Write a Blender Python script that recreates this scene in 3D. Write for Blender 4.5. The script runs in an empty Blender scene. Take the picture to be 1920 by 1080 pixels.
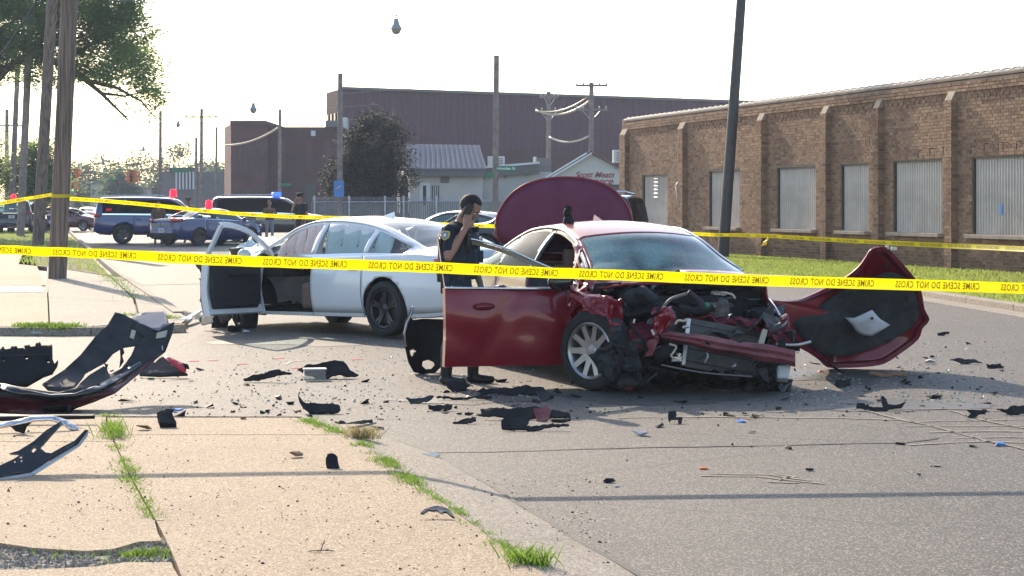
import bpy, bmesh, math, random
from mathutils import Vector, Matrix, noise
from mathutils.geometry import tessellate_polygon, delaunay_2d_cdt
random.seed(7)
R = math.radians
scene = bpy.context.scene
C = scene.collection
# ------------------------------------------------------------------ camera
CAMH, FPX, HOR = 1.6, 3500.0, 385.0
cam_d = bpy.data.cameras.new('camera'); cam = bpy.data.objects.new('camera', cam_d); C.objects.link(cam)
cam.location = (0, 0, CAMH); cam.rotation_euler = (R(90), 0, 0)
cam_d.sensor_width = 36; cam_d.lens = FPX / 1920 * 36; cam_d.shift_y = -(540 - HOR) / 1920
cam_d.clip_start = .1; cam_d.clip_end = 3000
scene.camera = cam
# ------------------------------------------------------------------ world, sun, exposure
SUN_AZ, SUN_EL = 21.5, 26.5          # degrees left of the view axis, elevation
world = bpy.data.worlds.new("World"); scene.world = world; world.use_nodes = True
wn = world.node_tree.nodes; wl = world.node_tree.links
bg = wn['Background']
sky = wn.new('ShaderNodeTexSky'); sky.sky_type = 'NISHITA'; sky.sun_disc = False
sky.sun_elevation = R(SUN_EL); sky.sun_rotation = R(-SUN_AZ)
sky.dust_density = 1.2; sky.air_density = 1.0; sky.ozone_density = 1.0
wl.new(sky.outputs[0], bg.inputs[0]); bg.inputs[1].default_value = 0.15
sun_d = bpy.data.lights.new('sun', 'SUN'); sun = bpy.data.objects.new('sun', sun_d); C.objects.link(sun)
sun_d.energy = 3.3; sun_d.angle = R(.5); sun_d.color = (1, .84, .64)
_sd = Vector((-math.sin(R(SUN_AZ)) * math.cos(R(SUN_EL)), math.cos(R(SUN_AZ)) * math.cos(R(SUN_EL)), math.sin(R(SUN_EL))))
sun.rotation_euler = _sd.to_track_quat('Z', 'Y').to_euler()
sun.location = _sd * 50
scene.view_settings.view_transform = 'Standard'; scene.view_settings.look = 'None'
scene.view_settings.gamma = 1; scene.view_settings.use_curve_mapping = False
scene.view_settings.exposure = 1.03
scene.cycles.max_bounces = 6; scene.cycles.transparent_max_bounces = 12
scene.cycles.volume_bounces = 0; scene.cycles.volume_step_rate = 4

# ------------------------------------------------------------------ pixel helpers (1920x1080 photograph)
def g(px, py, z=0.0):
    Y = (CAMH - z) * FPX / (py - HOR); return Vector(((px - 960) / FPX * Y, Y, z))
def P(px, py, Y): return Vector(((px - 960) / FPX * Y, Y, CAMH - (py - HOR) / FPX * Y))

# ------------------------------------------------------------------ tagging
def tag(o, label=None, cat=None, group=None, kind=None):
    if label: o['label'] = label
    if cat: o['category'] = cat
    if group: o['group'] = group
    if kind: o['kind'] = kind
    return o
def thing(name, label, cat, loc=(0, 0, 0), rz=0.0, group=None, parent=None):
    o = bpy.data.objects.new(name, None); C.objects.link(o); o.location = loc; o.rotation_euler = (0, 0, rz)
    o.empty_display_size = .2
    if parent: o.parent = parent
    return tag(o, label, cat, group)
def sub_empty(name, parent, loc=(0, 0, 0), rot=(0, 0, 0)):
    o = bpy.data.objects.new(name, None); C.objects.link(o); o.location = loc; o.rotation_euler = rot; o.parent = parent
    return o
def copy_tree(o, parent=None):
    c = o.copy(); C.objects.link(c)
    if parent: c.parent = parent
    for ch in [x for x in bpy.data.objects if x.parent == o]: copy_tree(ch, c)
    return c
def children(o): return [x for x in bpy.data.objects if x.parent == o]

# ------------------------------------------------------------------ mesh builder
class MB:
    def __init__(s): s.v = []; s.f = []; s.m = []
    def add(s, vs, fs, m=0):
        n = len(s.v); s.v += [tuple(v) for v in vs]; s.f += [tuple(i + n for i in f) for f in fs]; s.m += [m] * len(fs); return s
    def box(s, c, d, rot=None, m=0, M=None):
        c = Vector(c); hx, hy, hz = d[0] / 2, d[1] / 2, d[2] / 2
        vs = [Vector((x, y, z)) for x in (-hx, hx) for y in (-hy, hy) for z in (-hz, hz)]
        if rot is not None:
            q = rot if isinstance(rot, Matrix) else Matrix.Rotation(rot, 3, 'Z')
            vs = [q @ v for v in vs]
        vs = [v + c for v in vs]
        if M: vs = [M @ v for v in vs]
        return s.add(vs, [(0, 1, 3, 2), (4, 6, 7, 5), (0, 4, 5, 1), (2, 3, 7, 6), (0, 2, 6, 4), (1, 5, 7, 3)], m)
    def hexa(s, q, w, m=0):      # q: 4 corner points, w: extrusion vector
        vs = [Vector(p) for p in q] + [Vector(p) + Vector(w) for p in q]
        return s.add(vs, [(0, 1, 2, 3), (7, 6, 5, 4), (0, 4, 5, 1), (1, 5, 6, 2), (2, 6, 7, 3), (3, 7, 4, 0)], m)
    def tube(s, pts, r, n=8, m=0, cap=True):
        pts = [Vector(p) for p in pts]; k = len(pts)
        rs = r if isinstance(r, (list, tuple)) else [r] * k
        rings = []; up = Vector((0, 0, 1))
        for i, p in enumerate(pts):
            t = (pts[min(i + 1, k - 1)] - pts[max(i - 1, 0)]).normalized()
            a = t.cross(up)
            if a.length < 1e-3: a = t.cross(Vector((1, 0, 0)))
            a.normalize(); b = a.cross(t).normalized()
            rings.append([p + (a * math.cos(2 * math.pi * j / n) + b * math.sin(2 * math.pi * j / n)) * rs[i] for j in range(n)])
        vs = [v for q in rings for v in q]; fs = []
        for i in range(k - 1):
            for j in range(n):
                fs.append((i * n + j, i * n + (j + 1) % n, (i + 1) * n + (j + 1) % n, (i + 1) * n + j))
        if cap: fs.append(tuple(range(n))[::-1]); fs.append(tuple((k - 1) * n + j for j in range(n)))
        return s.add(vs, fs, m)
    def lathe(s, prof, n=24, axis='z', c=(0, 0, 0), m=0, a0=0, a1=2 * math.pi):
        c = Vector(c); vs = []; k = len(prof); full = abs(a1 - a0 - 2 * math.pi) < 1e-6; nn = n if full else n + 1
        for j in range(nn):
            a = a0 + (a1 - a0) * j / n; ca, sa = math.cos(a), math.sin(a)
            for (r, h) in prof:
                if axis == 'z': v = Vector((r * ca, r * sa, h))
                elif axis == 'y': v = Vector((r * ca, h, r * sa))
                else: v = Vector((h, r * ca, r * sa))
                vs.append(v + c)
        fs = []
        for j in range(n):
            j2 = (j + 1) % nn
            for i in range(k - 1): fs.append((j * k + i, j2 * k + i, j2 * k + i + 1, j * k + i + 1))
        return s.add(vs, fs, m)
    def ell(s, c, r, rot=None, n=12, k=8, m=0):
        c = Vector(c); vs = [];
        for i in range(k + 1):
            ph = math.pi * i / k
            for j in range(n):
                th = 2 * math.pi * j / n
                v = Vector((r[0] * math.sin(ph) * math.cos(th), r[1] * math.sin(ph) * math.sin(th), r[2] * math.cos(ph)))
                if rot is not None: v = rot @ v
                vs.append(v + c)
        fs = [(i * n + j, (i + 1) * n + j, (i + 1) * n + (j + 1) % n, i * n + (j + 1) % n) for i in range(k) for j in range(n)]
        return s.add(vs, fs, m)
    def build(s, name, mats, parent=None, smooth=False, loc=None, mods=None, auto=None):
        me = bpy.data.meshes.new(name); me.from_pydata([tuple(v) for v in s.v], [], s.f)
        if not isinstance(mats, (list, tuple)): mats = [mats]
        for m_ in mats: me.materials.append(m_)
        if len(mats) > 1: me.polygons.foreach_set('material_index', s.m)
        if smooth: me.polygons.foreach_set('use_smooth', [True] * len(me.polygons))
        me.update()
        if smooth and auto:
            me.set_sharp_from_angle(angle=R(auto))
        o = bpy.data.objects.new(name, me); C.objects.link(o)
        if parent: o.parent = parent
        if loc is not None: o.location = loc
        return o
def weld(o, d=1e-4):
    bm = bmesh.new(); bm.from_mesh(o.data); bmesh.ops.remove_doubles(bm, verts=bm.verts, dist=d)
    bmesh.ops.recalc_face_normals(bm, faces=bm.faces); bm.to_mesh(o.data); bm.free(); o.data.update(); return o
def solidify(o, t, off=-1, inner=0, rim=0):
    m = o.modifiers.new('s', 'SOLIDIFY'); m.thickness = t; m.offset = off; m.material_offset = inner; m.material_offset_rim = rim; return o
def bevel(o, w, n=2):
    m = o.modifiers.new('b', 'BEVEL'); m.width = w; m.segments = n; m.limit_method = 'ANGLE'; m.angle_limit = R(35); return o
def subsurf(o, l=1):
    m = o.modifiers.new('ss', 'SUBSURF'); m.levels = l; m.render_levels = l; return o

def pchip(keys):
    xs = [k[0] for k in keys]; ys = [k[1] for k in keys]; n = len(xs)
    h = [xs[i + 1] - xs[i] for i in range(n - 1)]; d = [(ys[i + 1] - ys[i]) / h[i] for i in range(n - 1)]
    m = [0.0] * n; m[0] = d[0]; m[-1] = d[-1]
    for i in range(1, n - 1):
        if d[i - 1] * d[i] <= 0: m[i] = 0
        else:
            w1 = 2 * h[i] + h[i - 1]; w2 = h[i] + 2 * h[i - 1]; m[i] = (w1 + w2) / (w1 / d[i - 1] + w2 / d[i])
    def f(x):
        if x <= xs[0]: return ys[0]
        if x >= xs[-1]: return ys[-1]
        i = max(j for j in range(n - 1) if xs[j] <= x)
        t = (x - xs[i]) / h[i]; t2 = t * t; t3 = t2 * t
        return (2 * t3 - 3 * t2 + 1) * ys[i] + (t3 - 2 * t2 + t) * h[i] * m[i] + (-2 * t3 + 3 * t2) * ys[i + 1] + (t3 - t2) * h[i] * m[i + 1]
    return f

# ------------------------------------------------------------------ materials
def mat(name, col, rough=.6, metal=0., bump=0., bscale=50., var=0., vscale=6., coat=0., spec=.5, emit=None, estr=0., trans=0., tcol=None, dirt=0., dcol=(.25, .2, .15), coords='Object', detail=4):
    m = bpy.data.materials.new(name); m.use_nodes = True; nt = m.node_tree; N = nt.nodes; L = nt.links
    b = N['Principled BSDF']; b.inputs['Base Color'].default_value = (*col, 1); b.inputs['Roughness'].default_value = rough
    b.inputs['Metallic'].default_value = metal; b.inputs['Specular IOR Level'].default_value = spec
    b.inputs['Coat Weight'].default_value = coat; b.inputs['Coat Roughness'].default_value = .04
    tc = N.new('ShaderNodeTexCoord'); src = tc.outputs[coords]
    if var or dirt:
        nz = N.new('ShaderNodeTexNoise'); nz.inputs['Scale'].default_value = vscale; nz.inputs['Detail'].default_value = detail; L.new(src, nz.inputs['Vector'])
        mr = N.new('ShaderNodeMapRange'); mr.inputs[1].default_value = .3; mr.inputs[2].default_value = .7; mr.inputs[3].default_value = 1 - var; mr.inputs[4].default_value = 1 + var
        L.new(nz.outputs[0], mr.inputs[0])
        mx = N.new('ShaderNodeMix'); mx.data_type = 'RGBA'; mx.blend_type = 'MULTIPLY'; mx.inputs[0].default_value = 1
        mx.inputs[6].default_value = (*col, 1); L.new(mr.outputs[0], mx.inputs[7]); out = mx.outputs[2]
        if dirt:
            n2 = N.new('ShaderNodeTexNoise'); n2.inputs['Scale'].default_value = vscale * .6; n2.inputs['Detail'].default_value = 6; L.new(src, n2.inputs['Vector'])
            r2 = N.new('ShaderNodeMapRange'); r2.inputs[1].default_value = .45; r2.inputs[2].default_value = .75; r2.inputs[3].default_value = 0; r2.inputs[4].default_value = dirt
            L.new(n2.outputs[0], r2.inputs[0]); m2 = N.new('ShaderNodeMix'); m2.data_type = 'RGBA'; L.new(r2.outputs[0], m2.inputs[0]); L.new(out, m2.inputs[6]); m2.inputs[7].default_value = (*dcol, 1); out = m2.outputs[2]
        L.new(out, b.inputs['Base Color'])
    if bump:
        nb = N.new('ShaderNodeTexNoise'); nb.inputs['Scale'].default_value = bscale; nb.inputs['Detail'].default_value = 4; L.new(src, nb.inputs['Vector'])
        bp = N.new('ShaderNodeBump'); bp.inputs['Strength'].default_value = bump; bp.inputs['Distance'].default_value = .02; L.new(nb.outputs[0], bp.inputs['Height']); L.new(bp.outputs[0], b.inputs['Normal'])
    if emit: b.inputs['Emission Color'].default_value = (*emit, 1); b.inputs['Emission Strength'].default_value = estr
    if trans:
        t = N.new('ShaderNodeBsdfTranslucent'); t.inputs[0].default_value = (*(tcol or col), 1); ms = N.new('ShaderNodeMixShader'); ms.inputs[0].default_value = trans
        L.new(b.outputs[0], ms.inputs[1]); L.new(t.outputs[0], ms.inputs[2]); L.new(ms.outputs[0], N['Material Output'].inputs[0])
    return m
def glass(name, tint=(.5, .6, .6), alpha=.6, rough=.02, crack=0., base=(.3, .4, .4), pwr=5):
    """thin window glass: tinted see-through sheet with reflections; crack adds frosted shattered patches"""
    m = bpy.data.materials.new(name); m.use_nodes = True; nt = m.node_tree; N = nt.nodes; L = nt.links; N.remove(N['Principled BSDF'])
    t = N.new('ShaderNodeBsdfTransparent'); t.inputs[0].default_value = (*tint, 1)
    gl = N.new('ShaderNodeBsdfGlossy'); gl.inputs['Roughness'].default_value = rough; gl.inputs[0].default_value = (.9, .95, 1, 1)
    fr = N.new('ShaderNodeLayerWeight'); fr.inputs[0].default_value = .5; pw = N.new('ShaderNodeMath'); pw.operation = 'POWER'; pw.inputs[1].default_value = pwr; L.new(fr.outputs['Facing'], pw.inputs[0])
    ad = N.new('ShaderNodeMath'); ad.operation = 'ADD'; ad.inputs[1].default_value = alpha; L.new(pw.outputs[0], ad.inputs[0]); ad.use_clamp = True
    ms = N.new('ShaderNodeMixShader'); L.new(ad.outputs[0], ms.inputs[0]); L.new(t.outputs[0], ms.inputs[1]); L.new(gl.outputs[0], ms.inputs[2]); out = ms.outputs[0]
    if crack:
        tc = N.new('ShaderNodeTexCoord'); vo = N.new('ShaderNodeTexVoronoi'); vo.feature = 'DISTANCE_TO_EDGE'; vo.inputs['Scale'].default_value = 26; L.new(tc.outputs['Object'], vo.inputs['Vector'])
        lt = N.new('ShaderNodeMath'); lt.operation = 'LESS_THAN'; lt.inputs[1].default_value = .045; L.new(vo.outputs[0], lt.inputs[0])
        nz = N.new('ShaderNodeTexNoise'); nz.inputs['Scale'].default_value = 2.3; nz.inputs['Detail'].default_value = 5; L.new(tc.outputs['Object'], nz.inputs['Vector'])
        sx = N.new('ShaderNodeSeparateXYZ'); L.new(tc.outputs['Object'], sx.inputs[0])
        # more damage towards the impact side (car's right side) 
        mp = N.new('ShaderNodeMapRange'); mp.inputs[1].default_value = .05; mp.inputs[2].default_value = -.75; mp.inputs[3].default_value = .14; mp.inputs[4].default_value = .55; L.new(sx.outputs[1], mp.inputs[0])
        a2 = N.new('ShaderNodeMath'); a2.operation = 'ADD'; L.new(nz.outputs[0], a2.inputs[0]); L.new(mp.outputs[0], a2.inputs[1])
        r2 = N.new('ShaderNodeMapRange'); r2.inputs[1].default_value = .55; r2.inputs[2].default_value = .85; r2.inputs[3].default_value = 0; r2.inputs[4].default_value = 1; L.new(a2.outputs[0], r2.inputs[0])
        mu = N.new('ShaderNodeMath'); mu.operation = 'MULTIPLY'; L.new(lt.outputs[0], mu.inputs[0]); L.new(r2.outputs[0], mu.inputs[1])
        mx = N.new('ShaderNodeMath'); mx.operation = 'MULTIPLY'; mx.inputs[1].default_value = .75; L.new(r2.outputs[0], mx.inputs[0])
        m3 = N.new('ShaderNodeMath'); m3.operation = 'MAXIMUM'; L.new(mu.outputs[0], m3.inputs[0]); L.new(mx.outputs[0], m3.inputs[1])
        df = N.new('ShaderNodeBsdfDiffuse'); df.inputs[0].default_value = (*base, 1)
        tr = N.new('ShaderNodeBsdfTranslucent'); tr.inputs[0].default_value = (*base, 1); m4 = N.new('ShaderNodeMixShader'); m4.inputs[0].default_value = .5
        L.new(df.outputs[0], m4.inputs[1]); L.new(tr.outputs[0], m4.inputs[2])
        m5 = N.new('ShaderNodeMixShader'); L.new(m3.outputs[0], m5.inputs[0]); L.new(out, m5.inputs[1]); L.new(m4.outputs[0], m5.inputs[2]); out = m5.outputs[0]
    L.new(out, N['Material Output'].inputs[0]); return m

def ground_mat(name, c1, c2, sp_d, sp_l, scale=110., big=.35, bump=.5, stain=0., rough=.85, cracks=0.):
    """aggregate speckle + large blotches + stains, for asphalt and concrete"""
    m = bpy.data.materials.new(name); m.use_nodes = True; nt = m.node_tree; N = nt.nodes; L = nt.links; b = N['Principled BSDF']
    tc = N.new('ShaderNodeTexCoord'); src = tc.outputs['Object']
    def nz(s, d=3, r=.6):
        n = N.new('ShaderNodeTexNoise'); n.inputs['Scale'].default_value = s; n.inputs['Detail'].default_value = d; n.inputs['Roughness'].default_value = r; L.new(src, n.inputs['Vector']); return n.outputs[0]
    def mr(i, a, b_, c, d):
        n = N.new('ShaderNodeMapRange'); n.inputs[1].default_value = a; n.inputs[2].default_value = b_; n.inputs[3].default_value = c; n.inputs[4].default_value = d; L.new(i, n.inputs[0]); return n.outputs[0]
    def mix(f, a, b_):
        n = N.new('ShaderNodeMix'); n.data_type = 'RGBA'; L.new(f, n.inputs[0])
        for k, v in ((6, a), (7, b_)):
            if isinstance(v, tuple): n.inputs[k].default_value = (*v, 1)
            else: L.new(v, n.inputs[k])
        return n.outputs[2]
    col = mix(mr(nz(big, 5), .35, .65, 0, 1), c1, c2)
    col = mix(mr(nz(2.2, 6), .45, .8, 0, .45), col, tuple(x * .72 for x in c1))
    vo = N.new('ShaderNodeTexVoronoi'); vo.inputs['Scale'].default_value = scale; L.new(src, vo.inputs['Vector'])
    sp = N.new('ShaderNodeSeparateColor'); L.new(vo.outputs['Color'], sp.inputs[0])
    col = mix(mr(sp.outputs[0], .66, .70, 0, .8), col, sp_d); col = mix(mr(sp.outputs[1], .82, .86, 0, .8), col, sp_l)
    n3 = nz(scale * .35, 3); col = mix(mr(n3, .5, .72, 0, .5), col, sp_d)
    if stain: col = mix(mr(nz(.9, 7, .65), .55, .72, 0, stain), col, tuple(x * .45 for x in c1))
    if cracks:
        v2 = N.new('ShaderNodeTexVoronoi'); v2.feature = 'DISTANCE_TO_EDGE'; v2.inputs['Scale'].default_value = .33
        ns = N.new('ShaderNodeTexNoise'); ns.inputs['Scale'].default_value = 2.5; ns.inputs['Detail'].default_value = 5; L.new(src, ns.inputs['Vector'])
        vm = N.new('ShaderNodeMix'); vm.data_type = 'RGBA'; vm.inputs[0].default_value = .12; L.new(src, vm.inputs[6]); L.new(ns.outputs['Color'], vm.inputs[7]); L.new(vm.outputs[2], v2.inputs['Vector'])
        col = mix(mr(v2.outputs[0], .0, .006, cracks, 0), col, (.03, .028, .025))
    L.new(col, b.inputs['Base Color']); b.inputs['Roughness'].default_value = rough; b.inputs['Specular IOR Level'].default_value = .45
    nb = nz(scale * .8, 4, .7); bp = N.new('ShaderNodeBump'); bp.inputs['Strength'].default_value = bump; bp.inputs['Distance'].default_value = .012
    L.new(nb, bp.inputs['Height']); L.new(bp.outputs[0], b.inputs['Normal'])
    return m

M = {}
M['asphalt'] = ground_mat('asphalt', (.10, .088, .078), (.132, .116, .102), (.03, .027, .025), (.38, .34, .29), 130, .3, .6, .35, .72, .5)
M['concrete'] = ground_mat('concrete', (.375, .272, .178), (.43, .315, .21), (.17, .12, .075), (.66, .54, .38), 150, .5, .4, .15, .85)
M['concrete2'] = ground_mat('worn_concrete', (.33, .28, .22), (.38, .32, .25), (.14, .115, .09), (.58, .50, .41), 110, .5, .45, .3, .85)
M['rubble'] = ground_mat('broken_surface', (.16, .14, .12), (.27, .23, .18), (.05, .045, .04), (.5, .45, .38), 60, 1.4, 1.0, .5, .9)
M['lot'] = ground_mat('lot_ground', (.17, .16, .14), (.20, .18, .15), (.07, .065, .055), (.4, .36, .3), 60, .1, .5, .2, .85)
M['soil'] = mat('soil', (.15, .12, .08), .95, bump=.6, bscale=30, var=.4, vscale=5)
M['tar'] = mat('tar_line', (.04, .037, .033), .7, var=.4, vscale=20)
M['chalk'] = mat('chalk', (.27, .235, .185), .95, var=.35, vscale=25)
M['paint_white'] = mat('faded_paint', (.55, .5, .42), .9, var=.3, vscale=12)
M['pinkpaint'] = mat('pink_paint', (.8, .12, .12), .9, var=.2, vscale=12)
M['stain'] = mat('fluid_stain', (.075, .068, .06), .55, var=.3, vscale=9)
M['grass'] = mat('grass_blade', (.15, .21, .055), .7, spec=.2, trans=.55, tcol=(.36, .45, .11), var=.5, vscale=3)
M['weed'] = mat('weed_leaf', (.085, .14, .03), .7, spec=.2, trans=.45, tcol=(.25, .40, .06), var=.5, vscale=9)
M['drygrass'] = mat('dry_grass', (.3, .24, .12), .8, trans=.4, tcol=(.4, .33, .15), var=.3, vscale=9)
M['leaf'] = mat('tree_leaf', (.085, .15, .05), .6, spec=.25, trans=.55, tcol=(.34, .50, .12), var=.6, vscale=.8)
M['leaf_far'] = mat('far_leaf', (.14, .20, .11), .7, spec=.2, trans=.4, tcol=(.22, .32, .14), var=.5, vscale=.4)  # paler leaf green, distance haze put into the colour
M['leaf_red'] = mat('purple_leaf', (.018, .028, .016), .7, spec=.2, trans=.12, tcol=(.03, .06, .02), var=.5, vscale=.9)
M['bark'] = mat('bark', (.10, .075, .055), .9, bump=.8, bscale=12, var=.3)
def wood_mat():
    m = mat('pole_wood', (.20, .15, .115), .85); nt = m.node_tree; N = nt.nodes; L = nt.links; b = N['Principled BSDF']
    tc = N.new('ShaderNodeTexCoord'); mp = N.new('ShaderNodeMapping'); mp.inputs['Scale'].default_value = (30, 30, .8); L.new(tc.outputs['Object'], mp.inputs[0])
    n = N.new('ShaderNodeTexNoise'); n.inputs['Scale'].default_value = 1; n.inputs['Detail'].default_value = 6; L.new(mp.outputs[0], n.inputs['Vector'])
    cr = N.new('ShaderNodeValToRGB'); cr.color_ramp.elements[0].position = .32; cr.color_ramp.elements[0].color = (.055, .04, .032, 1); cr.color_ramp.elements[1].position = .62; cr.color_ramp.elements[1].color = (.26, .19, .145, 1)
    L.new(n.outputs[0], cr.inputs[0]); L.new(cr.outputs[0], b.inputs['Base Color'])
    bp = N.new('ShaderNodeBump'); bp.inputs['Strength'].default_value = .7; bp.inputs['Distance'].default_value = .02; L.new(n.outputs[0], bp.inputs['Height']); L.new(bp.outputs[0], b.inputs['Normal']); return m
M['pole'] = wood_mat()
M['pole_grey'] = mat('weathered_pole', (.24, .20, .17), .85, var=.3, vscale=4)
M['steel_dark'] = mat('dark_steel', (.05, .045, .045), .5, var=.2)
M['galv'] = mat('galvanised', (.45, .46, .48), .4, .6, var=.15)
M['wire'] = mat('cable', (.03, .03, .03), .6)
M['wire_light'] = mat('span_wire', (.55, .55, .55), .5, .3)
M['tape'] = mat('tape_film', (.85, .72, .0), .35, trans=.45, tcol=(.95, .8, .0), bump=.15, bscale=14)
M['tape_ink'] = mat('tape_ink', (.22, .18, .01), .6, trans=.3, tcol=(.3, .24, .0))
def brick_mat():
    m = mat('brick_clay', (.30, .17, .10), .9, bump=.4, bscale=60); nt = m.node_tree; N = nt.nodes; L = nt.links; b = N['Principled BSDF']
    ge = N.new('ShaderNodeNewGeometry'); oi = N.new('ShaderNodeObjectInfo'); ad = N.new('ShaderNodeMath'); ad.operation = 'ADD'; L.new(ge.outputs['Random Per Island'], ad.inputs[0]); L.new(oi.outputs['Random'], ad.inputs[1])
    fr = N.new('ShaderNodeMath'); fr.operation = 'FRACT'; L.new(ad.outputs[0], fr.inputs[0])
    cr = N.new('ShaderNodeValToRGB'); e = cr.color_ramp.elements; e[0].position = 0; e[0].color = (.20, .11, .065, 1); e[1].position = 1; e[1].color = (.41, .255, .15, 1)
    x = e.new(.3); x.color = (.30, .165, .095, 1); x = e.new(.7); x.color = (.35, .215, .125, 1)
    L.new(fr.outputs[0], cr.inputs[0])
    tc = N.new('ShaderNodeTexCoord'); nz = N.new('ShaderNodeTexNoise'); nz.inputs['Scale'].default_value = .55; nz.inputs['Detail'].default_value = 6; L.new(ge.outputs['Position'], nz.inputs['Vector'])
    mr = N.new('ShaderNodeMapRange'); mr.inputs[1].default_value = .35; mr.inputs[2].default_value = .7; mr.inputs[3].default_value = 1.1; mr.inputs[4].default_value = .72; L.new(nz.outputs[0], mr.inputs[0])
    sx = N.new('ShaderNodeSeparateXYZ'); L.new(ge.outputs['Position'], sx.inputs[0])
    m3 = N.new('ShaderNodeMapRange'); m3.inputs[1].default_value = .75; m3.inputs[2].default_value = .35; m3.inputs[3].default_value = 1.; m3.inputs[4].default_value = .62; L.new(sx.outputs[2], m3.inputs[0])   # brick tone darker towards the base courses
    mu = N.new('ShaderNodeMath'); mu.operation = 'MULTIPLY'; L.new(mr.outputs[0], mu.inputs[0]); L.new(m3.outputs[0], mu.inputs[1])
    mx = N.new('ShaderNodeMix'); mx.data_type = 'RGBA'; mx.blend_type = 'MULTIPLY'; mx.inputs[0].default_value = 1; L.new(cr.outputs[0], mx.inputs[6]); L.new(mu.outputs[0], mx.inputs[7]); L.new(mx.outputs[2], b.inputs['Base Color']); return m
M['brick'] = brick_mat()
M['mortar'] = mat('mortar', (.29, .22, .16), .95, var=.3, vscale=3)
M['sill'] = mat('sill_concrete', (.36, .29, .22), .9, var=.2, vscale=5)
M['corrug'] = mat('corrugated_steel', (.58, .53, .48), .5, .05, var=.12, vscale=2, dirt=.25, dcol=(.35, .25, .17))
M['coping'] = mat('coping_tile', (.46, .39, .32), .5, var=.15)
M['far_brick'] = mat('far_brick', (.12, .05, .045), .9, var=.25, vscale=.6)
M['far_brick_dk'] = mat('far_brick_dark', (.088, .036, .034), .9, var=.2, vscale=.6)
M['siding'] = mat('purple_siding', (.085, .030, .045), .7, var=.08, vscale=.3)
M['stucco'] = mat('white_stucco', (.58, .57, .52), .9, var=.08, vscale=.7)
M['grey_trim'] = mat('grey_fascia', (.17, .16, .15), .7, var=.1)
M['metal_roof'] = mat('grey_metal_roof', (.17, .18, .22), .8, 0., spec=.2, var=.06)
M['brown_roof'] = mat('brown_roof', (.20, .11, .09), .8, var=.15)
M['dark_open'] = mat('dark_opening', (.03, .03, .035), .3)
M['hvac'] = mat('hvac_panel', (.6, .6, .58), .5, .2)
M['slat'] = mat('fence_slat', (.23, .23, .22), .7, var=.15, vscale=2)
M['green_sign'] = mat('green_sign', (.01, .18, .09), .4)
M['blue_sign'] = mat('blue_sign', (.05, .22, .55), .4)
M['sign_white'] = mat('sign_white', (.75, .75, .75), .5)
M['script_red'] = mat('script_red', (.35, .06, .07), .6)
M['lamp_metal'] = mat('lamp_metal', (.32, .36, .36), .5, .3)
M['lamp_glass'] = mat('lamp_glass', (.6, .55, .45), .3, trans=.5)
M['orange'] = mat('signal_orange', (.75, .20, .03), .5)
M['black'] = mat('black_plastic', (.012, .012, .013), .65, spec=.25, bump=.2, bscale=30)
M['black_gloss'] = mat('black_gloss', (.012, .012, .014), .12, coat=.5)
M['black_matte'] = mat('black_felt', (.03, .032, .034), .9, bump=.7, bscale=40, var=.3, vscale=8)
M['grey_plastic'] = mat('grey_plastic', (.032, .034, .037), .65, spec=.3, bump=.3, bscale=25, var=.3, vscale=6)
M['rubber'] = mat('tyre_rubber', (.02, .02, .02), .75, bump=.2, bscale=60, var=.3, vscale=15)
M['chrome'] = mat('chrome', (.75, .75, .76), .12, 1.)
M['alloy'] = mat('alloy_rim', (.42, .41, .40), .35, .8, var=.15)
M['alloy_dark'] = mat('dark_rim', (.05, .05, .055), .3, .5)
M['brake'] = mat('brake_disc', (.12, .11, .10), .5, .6)
M['red'] = mat('red_paint', (.21, .0045, .014), .35, .1, spec=.3, coat=.6, bump=.05, bscale=3, dirt=.12, dcol=(.18, .10, .09))
M['red_dull'] = mat('scuffed_red', (.20, .045, .05), .55, .1, bump=.5, bscale=30, var=.35, vscale=7, dirt=.5, dcol=(.12, .08, .08))
M['lid'] = mat('lid_shaded_red', (.15, .04, .075), .6, 0, spec=.2, var=.08)  # car's red with shade, sky reflection and haze put into the colour
M['dark_red'] = mat('dark_red_plastic', (.07, .010, .014), .5, spec=.3, coat=.3, var=.2)
M['red_inner'] = mat('red_primer', (.14, .008, .022), .5, .1, spec=.25, coat=.15, var=.2)
M['white'] = mat('white_paint', (.84, .84, .84), .22, .0, coat=1., dirt=.06, dcol=(.4, .38, .35))
M['navy'] = mat('blue_police_paint', (.012, .028, .14), .22, .1, coat=1.)
M['navy_dk'] = mat('dark_car_paint', (.018, .022, .03), .2, .2, coat=1.)
M['maroon'] = mat('maroon_paint', (.16, .01, .015), .25, .2, coat=1.)
M['silver'] = mat('silver_paint', (.5, .52, .53), .3, .4, coat=1.)
M['gold'] = mat('gold_decal', (.65, .50, .14), .4)
M['interior'] = mat('car_interior', (.025, .025, .028), .8)
M['interior_lt'] = mat('beige_interior', (.24, .15, .12), .8, var=.15)
M['airbag'] = mat('airbag_cloth', (.90, .72, .66), .85, bump=.5, bscale=12, trans=.2, tcol=(.95, .75, .66), var=.1)
M['airbag_w'] = mat('airbag_white', (.88, .86, .84), .85, bump=.5, bscale=12, trans=.15, var=.08)
M['seam'] = mat('airbag_seam', (.25, .10, .10), .8)
M['glass'] = glass('window_glass', (.72, .82, .82), .04)
M['glass_dark'] = glass('tinted_glass', (.10, .13, .14), .006, pwr=9)
M['glass_ws'] = glass('cracked_windscreen', (.34, .48, .49), .05, .04, 1., (.46, .68, .68))
M['glass_rear'] = glass('rear_glass', (.35, .48, .48), .22, .06)
M['glass_shard'] = mat('crushed_glass', (.45, .6, .55), .15, bump=.8, bscale=60, trans=.3)
M['clear'] = glass('clear_plastic', (.8, .85, .85), .25, .1)
M['tail'] = mat('tail_lamp', (.35, .01, .01), .2, coat=1.)
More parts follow.
